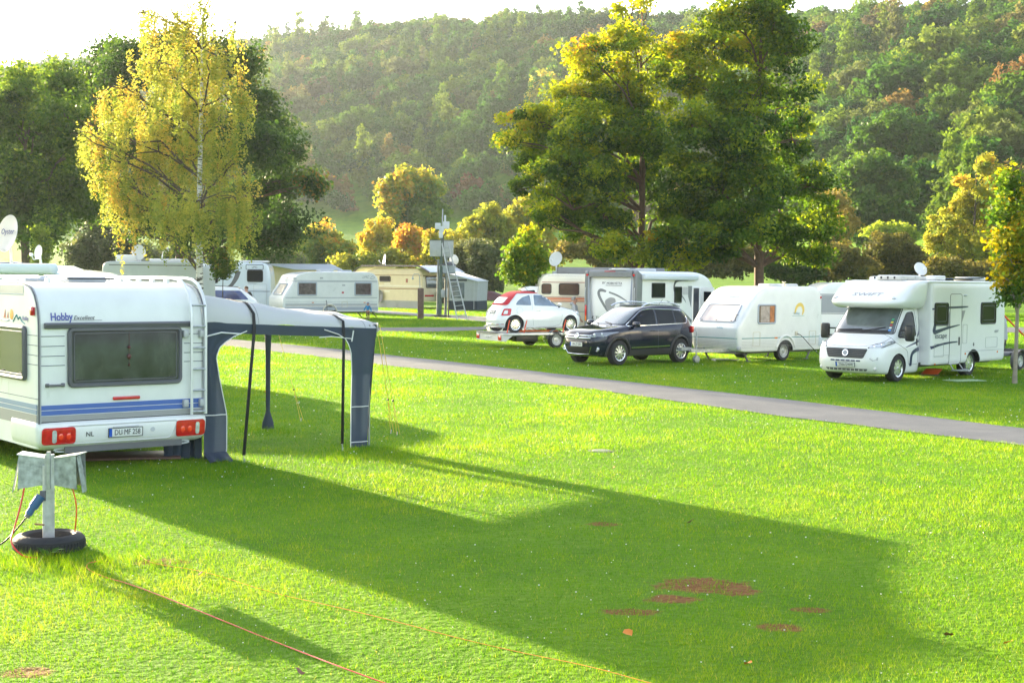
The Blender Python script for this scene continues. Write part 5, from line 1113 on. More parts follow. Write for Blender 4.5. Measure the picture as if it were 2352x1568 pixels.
    # step, wheels
    MB().box((-2.75, 1.27, .20), (.55, .28, .025)).tube([(-2.5, 1.10, .36), (-2.48, 1.2, .22), (-2.48, 1.40, .20)], .014).tube([(-3.0, 1.10, .36), (-3.02, 1.2, .22), (-3.02, 1.40, .20)], .014).build('entrance_step', STEEL, g)
    for sg in (1, -1):
        wheel(t, 0, sg * .86, .345, .22, 'cover', out=sg, n=8); wheel(t, -3.72, sg * .92, .345, .22, 'cover', out=sg, n=8)
    MB().box((-2.4, 0, .38), (5.8, 1.7, .12)).build('chassis', BLACK, g)
    P = t.matrix_basis @ Vector((-3.1, .05, 2.60))
    P = Matrix.Translation((9.07, 35.8, 0)) @ Matrix.Rotation(yaw, 4, 'Z') @ Vector((-3.0, -.1, 2.57))
    dish('satellite_dish', 'white satellite dish on the roof of the motorhome with navy graphics', P, .20, R_(-75), R_(28), h=.10)
    return t, yaw
MH, MHY = motorhome_right()
MM = Matrix.Translation((9.07, 35.8, 0)) @ Matrix.Rotation(MHY, 4, 'Z')
def bike_trailer():
    o = MM @ Vector((-7.35, -.1, 0)); t = thing('motorcycle_trailer', 'small dark trailer behind the motorhome with navy graphics', 'trailer', o, MHY)
    MB().rbox((0, 0, .45), (1.5, 1.25, .10), .02).box((1.1, 0, .42), (1.4, .10, .09)).build('frame', GREYP, t)
    for sg in (1, -1):
        wheel(t, -.1, sg * .80, .26, .15, 'plain', out=sg); MB().lathe([(.31, -.10), (.31, .10)], 'y', (-.1, sg * .80, .27), 20).build('mudguard', GREYP, t)
    MB().rbox((-.8, 0, .5), (.04, 1.4, .16), .01).build('light_board', GREYP, t)
    m = thing('motorcycle', 'motorcycle under a silver and black cover on the small trailer', 'motorcycle', o + Vector((0, 0, .5)), MHY)
    W = 1.35
    SIL = fabric('silver cover', (.42, .43, .48), .1, .6, 5); BLKC = fabric('black cover', (.02, .02, .03), .1, .5, 5)
    def cv(u, v):
        a = u * 2 * math.pi; z = .35 + 1.0 * v; r_ = (.80 - .35 * v ** 3) * (1 if v < .98 else .6); y = .34 * (1 - .45 * v ** 4)
        return (r_ * math.cos(a) * (1 + .04 * math.sin(a * 7)), y * math.sin(a) * (1 + .06 * math.sin(a * 9 + v * 6)), z + .05 * math.cos(a) * v)
    MB().grid(cv, 36, 14).add([cv(k / 24, 1) for k in range(24)], [tuple(range(24))]).build('cover', SIL, m, ang=80)
    MB().grid(lambda u, v: tuple(Vector(cv(-.02 + .27 * u + .0, .05 + .8 * v)) * 1.0 + Vector((.01, .012, 0))), 14, 10).build('cover_panel', BLKC, m, ang=80)
    for x in (.62, -.62):
        wl = MB().lathe([(.24, -.05), (.31, -.05), (.32, 0), (.31, .05), (.24, .05), (.24, -.05)], 'y', (x, 0, .32), 30).build('wheel', RUBBER, m)
        sp = MB().lathe([(.22, -.03), (.245, -.03), (.245, .03), (.22, .03), (.22, -.03)], 'y', (x, 0, .32), 30)
        for k in range(18): a = k * math.pi / 9; sp.cyl((x, 0, .32), (x + .23 * math.cos(a), 0, .32 + .23 * math.sin(a)), .004, n=4)
        sp.build('rim', ALU, wl)
    MB().rbox((0, 0, .42), (.5, .24, .3), .06).build('engine', GREYP, m)
    # orange strap pole
    a = MM @ Vector((-5.75, .5, 2.1)); b = MM @ Vector((-7.6, .9, .9)); s = MB().tube([a, b], .025).build('ratchet_strap', mat('orange strap', (.8, .10, .03), .5), None); tag(s, 'bright orange strap running down from the motorhome rear to the trailer', 'strap')
bike_trailer()
mt = thing('ground_mat', 'pale green mat lying on the grass beside the motorhome wheel', 'mat', at(2215, 876)); MB().rbox((0, 0, .03), (.95, .55, .02), .005).build('sheet', mat('mat green', (.30, .42, .22), .8), mt); mt.rotation_euler = (0, 0, .4)
cr = thing('cable_reel', 'orange cable coil lying under the motorhome', 'cable reel', at(2135, 862)); q = MB()
for k in range(7): q.tube([(.22 * math.cos(a) + .02 * k, .16 * math.sin(a), .05 + .02 * k) for a in np.linspace(0, 6.28, 20)[:-1]], .012, closed=True, n=5)
q.build('coil', mat('orange cable', (.75, .12, .02), .5), cr); MB().lathe([(.1, 0), (.26, .01), (.26, .03)], 'z').build('drum', GREYP, cr)
# ------------------------------------------------------------------ white caravan behind the black car
def touring_caravan():
    yaw = math.atan2(-.646, -.764); t = thing('caravan', 'small white caravan with a yellow sun emblem and teal line', 'caravan', (6.31, 43.24, 0), yaw)
    h = Hull([(.33, -.16, -4.06, .96), (.36, -.04, -4.08, .98), (.60, .06, -4.09, .99), (1.0, .09, -4.09, .99), (1.12, .05, -4.09, .99), (1.35, -.12, -4.08, .99), (1.80, -.50, -4.05, .99), (2.10, -.83, -4.0, .985), (2.24, -1.05, -3.93, .98), (2.32, -1.30, -3.8, .97), (2.345, -1.6, -3.55, .94), (2.35, -1.8, -3.4, .92)], n=24, ring=64, smooth=2)
    h.body('body', WHITE, t, cut=[(-2.2, .27, .40, .28)])
    for y in (.985, -.985):
        pass
    for sd in 'L':
        rim_ = [(-.02 + 0, .36)]
    line(h, 'F', sm2([(-.93, 1.14), (.93, 1.14)], 0), t, mat('soft gap', (.4, .4, .4), .6), .006, 'locker_gap'); line(h, 'F', [(-.90, 1.82), (.90, 1.82)], t, mat('soft gap', (.4, .4, .4), .6), .006, 'panel_gap')
    q = rpoly([(-.72, 1.24), (.72, 1.24), (.66, 1.76), (-.66, 1.76)], .07)
    BL = mat('blinded window', (.62, .52, .47), .12, coat=.8, var=.12, vscale=2.5)
    w = patch(h, 'F', q, BL, 'window', t, off=.014, step=.1); rimt(h, 'F', q, .022, mat('window frame blue grey', (.38, .42, .50), .4), 'window_frame', w, off=.012)
    for y in (-.6, 0, .6): MB().rbox(h.off('F', y, 1.27, .025), (.02, .05, .02), .005).build('catch', BLACK, w)
    q = rect(-1.66, 1.20, -.84, 1.77, .06); CUR = mat('curtained window', (.22, .15, .12), .1, coat=.9, var=.5, vscale=3)
    w = patch(h, 'L', q, CUR, 'window', t, off=.012); rimt(h, 'L', q, .028, mat('window frame blue grey', (.38, .42, .50), .4), 'window_frame', w, off=.012)
    for x0, x1, cc in ((-1.60, -1.40, (.45, .17, .06)), (-1.38, -.95, (.40, .33, .29))):
        m_ = mat('curtain %s' % x0, cc, .7, var=.3, vscale=7); patch(h, 'L', rect(x0, 1.24, x1, 1.73, .01), m_, 'curtain', w, off=.0155)
    band(h, 'L', [(-2.62, 1.48), (-2.72, 1.74), (-2.95, 1.80), (-3.08, 1.62), (-3.0, 1.44)], [.02, .05, .06, .05, .008], t, mat('emblem yellow', (.75, .55, .12), .5), 'sun_emblem')
    htext(h, 'L', 'holiday', .11, -2.72, 1.50, mat('emblem blue', (.25, .40, .50), .5), t); MB().box((-2.8, .996, 1.42), (.6, .003, .008)).build('emblem_line', TEAL, t)
    htext(h, 'F', 'Eifelland', .17, .05, 2.02, mat('pale lettering', (.50, .55, .58), .5), t, shear=.2); htext(h, 'F', 'holiday', .09, .25, 1.06, mat('emblem blue', (.25, .40, .50), .5), t)
    band(h, 'F', [(.85, 1.93), (.4, 1.95), (-.3, 1.93), (-.6, 1.92)], [.002, .018, .018, .002], t, mat('pale swoosh', (.6, .63, .64), .5), 'swoosh')
    MB().box((-2.05, .993, .745), (3.9, .008, .022)).build('teal_line', TEAL, t); MB().tube([h.off('F', y, .745, .004) for y in np.linspace(-.93, .93, 14)], .011, n=4).build('teal_line', TEAL, t)
    for k in range(5): MB().box((-2.05, .99, .46 + k * .045), (3.9, .01, .006)).build('skirt_rib', mat('soft gap', (.4, .4, .4), .6), t)
    for k in range(4): MB().tube([h.off('F', y, .50 + k * .045, .004) for y in np.linspace(-.9, .9, 12)], .005, n=4).build('skirt_rib', mat('soft gap', (.4, .4, .4), .6), t)
    for x0, x1 in ((-.95, -.62), (-3.72, -3.38)): line(h, 'L', rect(x0, .50, x1, .93, .03), t, mat('hatch cream', (.62, .58, .48), .6), .010, 'service_hatch', closed=True)
    fm = [(-2.2 + .47 * math.cos(a), .30 + .50 * math.sin(a)) for a in np.linspace(.25, math.pi - .25, 16)]; MB().tube([(p[0], .995, p[1]) for p in fm], .035, n=8).build('wheel_arch', WHITE, t)
    MB().rbox((-3.98, .96, .62), (.22, .08, .38), .05, 3).build('corner_bumper', mat('pale bumper', (.55, .60, .66), .4), t); MB().rbox((-.03, .93, .44), (.14, .12, .13), .04).build('front_corner', LGREY, t)
    MB().rbox((-1.72, .998, .74), (.14, .02, .045), .01).build('side_marker', AMBER, t); MB().rbox((-3.95, .99, 2.0), (.05, .02, .08), .01).build('marker_light', RED, t)
    MB().rbox((-2.72, 1.0, .87), (.14, .03, .13), .01).build('socket', mat('hatch cream', (.62, .58, .48), .6), t)
    for y in (.7, -.75): MB().tube([h.off('F', y * 1.08, 1.28, .0), h.off('F', y * 1.08, 1.30, .06), h.off('F', y * 1.04, 1.44, .06), h.off('F', y * 1.04, 1.46, 0)], .012).build('grab_handle', GREYP, t)
    for x in (-2.3, -3.1): MB().rbox((x, .25, 2.38), (.62, .5, .10), .05, 3).build('roof_light', mat('roof light', (.62, .60, .56), .3), t)
    MB().cyl((-2.68, .5, 2.3), (-2.68, .5, 2.48), .03).lathe([(.06, 0), (.06, .03), (0, .03)], 'z', (-2.68, .5, 2.47)).build('chimney', CREAM, t)
    MB().box((.55, .35, .37), (1.5, .07, .10), rot=-.26).box((.55, -.35, .37), (1.5, .07, .10), rot=.26).box((1.35, 0, .42), (.45, .12, .10)).build('drawbar', STEEL, t)
    MB().cyl((1.05, .18, .05), (1.05, .18, .95), .025).tube([(1.05, .18, .95), (1.05, .10, 1.0), (1.05, .12, 1.06)], .01).lathe([(0, -.06), (.11, -.05), (.11, .05), (0, .06)], 'y', (1.05, .18, .11), 16).build('jockey_wheel', STEEL, t)
    for x, y in ((-.35, .8), (-.35, -.8), (-3.75, .8), (-3.75, -.8)):
        sg = 1 if x > -1 else -1; MB().tube([(x, y, .38), (x + sg * -.25, y, .05)], .03).rbox((x + sg * -.27, y, .03), (.14, .12, .03), .01).tube([(x - sg * .35, y, .36), (x - sg * .12, y, .16)], .016).build('steady_leg', GREYP, t)
    MB().box((-2.0, 0, .30), (3.8, 1.5, .08)).build('underframe', GREYP, t)
    for sg in (1, -1): wheel(t, -2.2, sg * .83, .31, .18, 'plain', out=sg)
    M = Matrix.Translation((6.31, 43.24, 0)) @ Matrix.Rotation(yaw, 4, 'Z')
    a = sm2([(-2.72, 1.02, .86), (-2.85, 1.10, .8), (-3.2, 1.2, .45), (-3.6, 1.3, .12), (-4.1, 1.4, .03), (-4.9, 1.6, .03)]); o = MB().tube([M @ Vector(p) for p in a], .012, n=5).build('black_cable', BLACK, None); tag(o, 'black power cable hanging from the side of the small white caravan', 'cable')
    w_ = [M @ Vector(p) for p in sm2([(.2, .2, .05), (-.1, -.3, .06), (-.3, .4, .08), (-.6, -.1, .05), (-.5, .5, .05), (-.9, .2, .06)])]; o = MB().tube(w_, .02, n=5).build('white_hose', mat('hose', (.6, .6, .58), .6), None); tag(o, 'white hose lying in loops under the small white caravan', 'hose')
touring_caravan()
# ------------------------------------------------------------------ the black car
def black_car():
    SUVT = mat('dark wheel arch plastic', (.035, .035, .038), .5, var=.1)
    yaw = math.atan2(-.646, -.764); t = thing('suv', 'black sport utility car with silver roof rails parked on the grass', 'car', (2.57, 41.35, 0), yaw); t.scale = (1, 1, 1.065)
    PB = mat('black car paint', (.004, .007, .026), .12, coat=.6, spec=.3, var=.2, vscale=3)
    h = Hull([(.24, .70, -3.40, .80), (.28, .80, -3.46, .86), (.42, .87, -3.50, .895), (.62, .89, -3.52, .905), (.78, .86, -3.50, .905), (.90, .78, -3.46, .90), (.97, .62, -3.44, .89), (1.02, .30, -3.42, .875), (1.065, -.05, -3.40, .855), (1.09, -.22, -3.39, .84), (1.25, -.50, -3.30, .80), (1.45, -.88, -3.12, .745), (1.56, -1.15, -2.98, .70), (1.62, -1.42, -2.80, .64), (1.645, -1.7, -2.5, .55), (1.65, -1.85, -2.3, .48)], n=4.6, ring=72, smooth=2)
    h.body('body', PB, t, cut=[(0, .34, .395, .30), (-2.6, .34, .395, .30)])
    # glasshouse
    fw = rpoly([(-.66, 1.12), (.66, 1.12), (.545, 1.565), (-.545, 1.565)], .05); patch(h, 'F', fw, GLASSL, 'windscreen', t, off=.006, step=.08)
    chr_ = []
    allw = rpoly([(-.36, 1.065), (-2.98, 1.13), (-3.02, 1.30), (-2.78, 1.50), (-1.45, 1.545), (-1.12, 1.50)], .12)
    for sd in 'LR':
        wf = patch(h, sd, rpoly([(-.50, 1.10), (-1.58, 1.115), (-1.56, 1.51), (-1.30, 1.51), (-1.06, 1.45)], .04), GLASS, 'front_side_window', t, off=.006, step=.1)
        wr = patch(h, sd, rpoly([(-1.66, 1.118), (-2.42, 1.135), (-2.36, 1.50), (-1.64, 1.512)], .03), GLASS, 'rear_side_window', t, off=.006, step=.1)
        patch(h, sd, rpoly([(-2.47, 1.135), (-2.92, 1.15), (-2.95, 1.28), (-2.74, 1.45), (-2.41, 1.495)], .05), GLASS, 'quarter_window', t, off=.006, step=.1)
        rimt(h, sd, allw, .012, CHROME, 'chrome_trim', t, off=.004)
        line(h, sd, sm2([(-.42, .40), (-.38, .8), (-.40, 1.06)], 1), t, name='door_gap'); line(h, sd, [(-1.62, .40), (-1.62, 1.10)], t, name='door_gap'); line(h, sd, sm2([(-2.28, .62), (-2.50, .85), (-2.48, 1.12)], 1), t, name='door_gap')
        for x in (-1.40, -2.34): MB().rbox(h.off(sd, x, .93, .012), (.18, .03, .03), .01).build('door_handle', PB, t)
        q = [(-.48, .47), (-2.12, .49), (-2.12, .515), (-.48, .49)]; patch(h, sd, q, CHROME, 'sill_trim', t, off=.012); 
        patch(h, sd, [(-.44, .27), (-2.16, .27), (-2.16, .44), (-.44, .42)], SUVT, 'sill', t, off=.008)
        for x in (0, -2.6):
            pts = [h.off(sd, x + .435 * math.cos(a), .34 + .435 * math.sin(a), .008) for a in np.linspace(-.15, math.pi + .15, 22)]; MB().tube(pts, .035, n=6).build('wheel_arch_trim', SUVT, t)
        s = 1 if sd == 'L' else -1
        rl = MB().tube(sm2([(-1.12, s * .66, 1.60), (-1.35, s * .66, 1.69), (-2.0, s * .64, 1.725), (-2.6, s * .62, 1.69), (-2.85, s * .60, 1.60)]), .020, n=8).build('roof_rail', ALU, t)
        mr = MB().rbox((-.60, s * .98, 1.12), (.17, .24, .15), .06, 3).build('mirror', PB, t); MB().tube([(-.58, s * .84, 1.07), (-.58, s * .92, 1.09)], .03).build('mirror_stalk', BLACK, mr)
        wheel(t, 0, s * .80, .345, .235, 'ten', out=s); wheel(t, -2.6, s * .80, .345, .235, 'ten', out=s)
        q = rpoly([(s * .42, .78), (s * .80, .80), (s * .88, .92), (s * .60, .91)], .03); hl = patch(h, 'F', q, mat('headlamp glass', (.16, .17, .20), .05, coat=1, spec=1), 'headlight', t, off=.006, step=.05)
        for yy, zz in ((.60, .845), (.74, .86)): MB().ball(h.off('F', s * yy, zz, .004), (.02, .045, .042), 7).build('lamp_lens', LENS, hl)
        MB().tube([h.off('F', s * y, z, .012) for y, z in ((.43, .79), (.6, .785), (.78, .80))], .010, n=5).build('running_light', LENS, hl)
        fo = h.off('F', s * .70, .46, .0); MB().ball(fo, (.03, .06, .055), 8).build('fog_light', LENS, t); MB().tube([fo + Vector((.03, .065 * math.cos(a), .06 * math.sin(a))) for a in np.linspace(0, 6.28, 18)[:-1]], .007, closed=True, n=5).build('fog_light_ring', CHROME, t)
        MB().rbox(h.off('B', s * .74, .95, .0), (.10, .22, .20), .05).build('tail_light', RED, t)
    g = patch(h, 'F', rpoly([(-.50, .70), (.50, .70), (.56, .86), (-.56, .86)], .03), BLACK, 'grille', t, off=.006, step=.08)
    for z in (.745, .81): MB().tube([h.off('F', y, z, .016) for y in np.linspace(-.54, .54, 11)], .019, n=6).build('grille_bar', CHROME, g)
    P, U, V, N = h.frame('F', 0, .79); bd = MB().tube([P + N * .04 + U * .075 * math.cos(a) + V * .075 * math.sin(a) for a in np.linspace(0, 6.28, 25)[:-1]], .010, closed=True, n=6)
    for pl in ([(-.045, .055), (0, .012), (.045, .055)], [(-.055, .035), (-.025, -.055), (0, -.005), (.025, -.055), (.055, .035)]): bd.tube([P + N * .04 + U * a + V * b_ for a, b_ in pl], .008, n=5)
    bd.build('round_badge', CHROME, g); MB().cyl(P + N * .01, P + N * .032, .075, n=20).build('badge_back', SUVT, g)
    lg = patch(h, 'F', rpoly([(-.42, .33), (.42, .33), (.50, .52), (-.50, .52)], .03), BLACK, 'lower_grille', t, off=.004, step=.1)
    MB().tube([h.off('F', y, z, .014) for y, z in ((-.56, .53), (-.50, .40), (-.44, .32), (0, .305), (.44, .32), (.50, .40), (.56, .53))], .010, n=5).build('chrome_surround', CHROME, lg)
    for z in (.37, .42, .47): MB().tube([h.off('F', y, z, .010) for y in np.linspace(-.44, .44, 7)], .006, n=4).build('grille_rib', SUVT, lg)
    patch(h, 'F', rpoly([(-.62, .255), (.62, .255), (.66, .285), (-.66, .285)], .01), CHROME, 'front_lip', t, off=.012, step=.1)
    plate(h, 'F', 0, .575, 'UN ZY 300', t, w=.52, hh=.12, off=.018)
    line(h, 'F', sm2([(-.80, 1.05), (-.66, .93), (-.3, .885), (.3, .885), (.66, .93), (.80, 1.05)]), t, name='bonnet_gap')
    for sg in (1, -1): MB().tube([h.off('F', sg * .28, 1.12, .02), h.off('F', sg * .28 - .35, 1.16, .02)], .008).build('wiper', BLACK, t)
    MB().box((-1.3, 0, .30), (3.6, 1.4, .14)).build('underbody', BLACK, t)
    # seats seen through the glass are dark; a small roof aerial
    MB().tube([(-2.55, 0, 1.64), (-2.72, 0, 1.80)], .006).build('aerial', BLACK, t)
black_car()
# ------------------------------------------------------------------ small white car on its trailer
FO = (-.25, 50.7); FY = math.atan2(.47, .88)
def small_car():
    t = thing('convertible_car', 'small white car with a red fabric roof strapped on a trailer', 'car', (FO[0], FO[1], .56), FY)
    PW = mat('white car paint', (.78, .79, .79), .14, coat=1.0, var=.015)
    h = Hull([(.17, 2.80, -.46, .72), (.21, 2.90, -.56, .77), (.36, 2.93, -.62, .805), (.50, 2.93, -.62, .812), (.60, 2.90, -.58, .812), (.72, 2.80, -.54, .805), (.82, 2.62, -.48, .795), (.88, 2.36, -.44, .78), (.93, 2.12, -.40, .765), (.96, 1.98, -.38, .755), (1.10, 1.75, -.26, .715), (1.25, 1.52, -.10, .67), (1.36, 1.30, .08, .63), (1.43, 1.06, .26, .57), (1.47, .85, .42, .48), (1.475, .75, .5, .42)], n=3.9, ring=72, smooth=2)
    h.body('body', PW, t, cut=[(0, .30, .345, .25), (2.3, .30, .345, .25)])
    RF = fabric('red soft top', (.50, .012, .03), .05, .2, 8)
    # soft top: rear face and roof skin just above the body
    rt = patch(h, 'B', rpoly([(-.60, .98), (.60, .98), (.545, 1.30), (.40, 1.44), (-.40, 1.44), (-.545, 1.30)], .08), RF, 'soft_top', t, off=.014, step=.06)
    K = h.K; V = []; n = 40; zs = [1.33, 1.37, 1.41, 1.44, 1.465, 1.478]
    for z in zs:
        xf, xr, b, nn = h.lv(min(z, 1.4749)); xc = (xf + xr) / 2; a = (xf - xr) / 2
        for i in range(n):
            th = 2 * math.pi * i / n; c_, s_ = math.cos(th), math.sin(th); V.append((min(xc + (a + .014) * math.copysign(abs(c_) ** (2 / nn), c_), 1.30), (b + .012) * math.copysign(abs(s_) ** (2 / nn), s_), z + .012))
    F = [(j * n + i, j * n + (i + 1) % n, (j + 1) * n + (i + 1) % n, (j + 1) * n + i) for j in range(len(zs) - 1) for i in range(n)] + [tuple((len(zs) - 1) * n + i for i in range(n))]
    MB().add(V[n * 2:], [tuple(k - 2 * n for k in f) for f in F if min(f) >= 2 * n]).build('roof_skin', RF, rt)
    patch(h, 'B', rpoly([(-.40, 1.05), (.40, 1.05), (.36, 1.25), (-.36, 1.25)], .06), GLASSL, 'rear_window', rt, off=.020, step=.06)
    for sd in 'LR':
        s = 1 if sd == 'L' else -1
        patch(h, sd, rpoly([(.78, .98), (1.90, .95), (1.62, 1.19), (1.30, 1.335), (.80, 1.365)], .05), GLASS if 0 else mat('small car glass', (.09, .14, .20), .05, coat=1, spec=1, var=.5, vscale=2), 'side_window', t, off=.005, step=.08)
        patch(h, sd, rpoly([(.66, .985), (.04, 1.00), (.12, 1.12), (.34, 1.28), (.64, 1.36)], .05), mat('small car glass', (.09, .14, .20), .05), 'quarter_window', t, off=.005, step=.08)
        line(h, sd, sm2([(.74, .26), (.68, .7), (.72, 1.36)], 1), t, mat('paint gap', (.30, .30, .32), .6), .005, 'door_gap'); line(h, sd, sm2([(.86, .20), (1.80, .22), (1.92, .5), (1.94, .95)], 1), t, mat('paint gap', (.30, .30, .32), .6), .005, 'door_gap')
        MB().rbox(h.off(sd, .92, .80, .012), (.18, .025, .025), .008).build('door_handle', CHROME, t); MB().tube([h.off(sd, x, .44, .002) for x in (.42, 1.0, 1.85)], .012, n=5).build('side_moulding', PW, t)
        mr = MB().rbox((1.78, s * .87, 1.02), (.12, .16, .12), .05, 3).build('mirror', PW, t); MB().tube([(1.80, s * .76, .93), (1.79, s * .84, .96)], .035).build('mirror_foot', BLACK, mr)
        wheel(t, 0, s * .70, .295, .175, 'multi', out=s, rimr=.68); wheel(t, 2.3, s * .70, .295, .175, 'multi', out=s, rimr=.68)
        q = rpoly([(s * .56, .62), (s * .72, .63), (s * .70, .86), (s * .56, .85)], .03); tl = patch(h, 'B', q, RED, 'tail_light', t, off=.012, step=.05); rimt(h, 'B', q, .010, RED, 'lamp_ring', tl, off=.008); patch(h, 'B', rpoly([(s * .60, .67), (s * .68, .675), (s * .665, .80), (s * .60, .80)], .02), PW, 'lamp_centre', tl, off=.017, step=.05)
        MB().tube([h.off('B', s * .40, .30, .008), h.off('B', s * .62, .31, .008)], .016).build('reflector', RED, t)
        hl = MB().ball(h.off('F', s * .58, .68, -.01), (.05, .09, .10), 8).build('headlight', LENS, t)
    plate(h, 'B', .0, .745, 'GP 500 84', t, w=.40, hh=.11, off=.014); MB().tube([h.off('B', y, .83, .012) for y in np.linspace(-.2, .2, 6)], .014).build('boot_handle', CHROME, t)
    MB().tube([h.off('B', y, .315, .006) for y in np.linspace(-.62, .62, 12)], .012).build('bumper_strip', CHROME, t)
    line(h, 'B', sm2([(-.62, .90), (-.50, .52), (.50, .52), (.62, .90)], 1), t, mat('paint gap', (.30, .30, .32), .6), .005, 'tailgate_gap')
    MB().cyl((-.66, .42, .20), (-.50, .42, .20), .035).build('exhaust', CHROME, t)
    line(h, 'R', [(.18 + .12 * math.cos(a), .80 + .12 * math.sin(a)) for a in np.linspace(0, 6.28, 18)[:-1]], t, mat('paint gap', (.30, .30, .32), .6), .004, 'fuel_flap', closed=True)
    MB().box((1.15, 0, .22), (2.6, 1.1, .12)).build('underbody', BLACK, t)
    MB().tube([(.95, 0, 1.48), (.80, 0, 1.62)], .006).build('aerial', BLACK, t)
    ORS = mat('orange strap', (.8, .10, .03), .5)
    for i, (x, nm) in enumerate(((-.35, 'behind its rear wheel'), (.34, 'in front of its rear wheel'), (1.96, 'behind its front wheel'))):
        M = Matrix.Translation((FO[0], FO[1], .56)) @ Matrix.Rotation(FY, 4, 'Z'); o = MB().tube([M @ Vector((x, -.80, -.0)), M @ Vector((x * 1.0 + .04, -.80, .18)), M @ Vector((x + (.12 if x > 0 else .1), -.795, .46))], .022, n=5).build('lashing_strap', ORS, None); tag(o, 'orange lashing strap on the small white car, ' + nm, 'strap', 'lashing straps on the small white car')
small_car()
def car_trailer():
    t = thing('car_trailer', 'flat silver car trailer carrying the small white car', 'trailer', (FO[0], FO[1], 0), FY); A = mat('trailer alloy', (.55, .56, .56), .4, metal=.6, var=.15, vscale=6)
    MB().rbox((1.45, 0, .525), (4.2, 2.1, .05), .01).build('deck', A, t)
    bk = MB().prism([(-.66, .50), (-.66, .27), (-.60, .27), (-.60, .50)], -1.03, 1.03).build('tail_board', mat('trailer grey', (.62, .62, .60), .45, var=.08), t)
    for sg in (1, -1):
        MB().prism([(-.62, .50), (-.62, .27), (-.52, .27), (-.20, .50)], sg * 1.0, sg * 1.04).build('side_cheek', mat('trailer grey', (.62, .62, .60), .45, var=.08), t)
        MB().rbox((1.5, sg * 1.05, .515), (4.25, .03, .09), .01).build('side_rail', A, t)
        MB().rbox((-.68, sg * .86, .39), (.03, .22, .17), .01).build('tail_light', RED, t)
        wheel(t, 1.55, sg * .98, .30, .17, 'plain', out=sg); fm = [(1.55 + .37 * math.cos(a), sg * .98, .30 + .37 * math.sin(a)) for a in np.linspace(.05, math.pi - .05, 14)]
        V = []; 
        for p in fm: V += [(p[0], p[1] - .10, p[2]), (p[0], p[1] + .10, p[2])]
        MB().add(V, [(2 * i, 2 * i + 1, 2 * i + 3, 2 * i + 2) for i in range(13)]).build('mudguard', GREYP, t, solid=.01)
        MB().rbox((.45, sg * .7, .36), (.9, .3, .22), .03).build('ramp_locker', BLACK, t); MB().prism([(2.1, .50), (3.3, .50), (2.6, .22), (2.1, .30)], sg * .9, sg * .93).build('side_panel', mat('trailer grey', (.62, .62, .60), .45, var=.08), t)
    pm = MB().rbox((-.685, 0, .39), (.012, .36, .10), .005).build('number_plate', PLATE, t); text(pm, 'GP BK 71', .085, (-.693, .0, .39), (0, -1, 0), (0, 0, 1), INK)
    MB().box((-.64, .1, .56), (.20, 1.5, .04)).build('ramp_edge', GREYP, t); MB().box((3.9, 0, .42), (1.3, .1, .1)).build('drawbar', STEEL, t)
    for x in (.6, 1.4): MB().box((x + .3, -.1, .60), (.9, .10, .06)).build('orange_chock', mat('orange plastic', (.8, .16, .03), .5), t)
car_trailer()
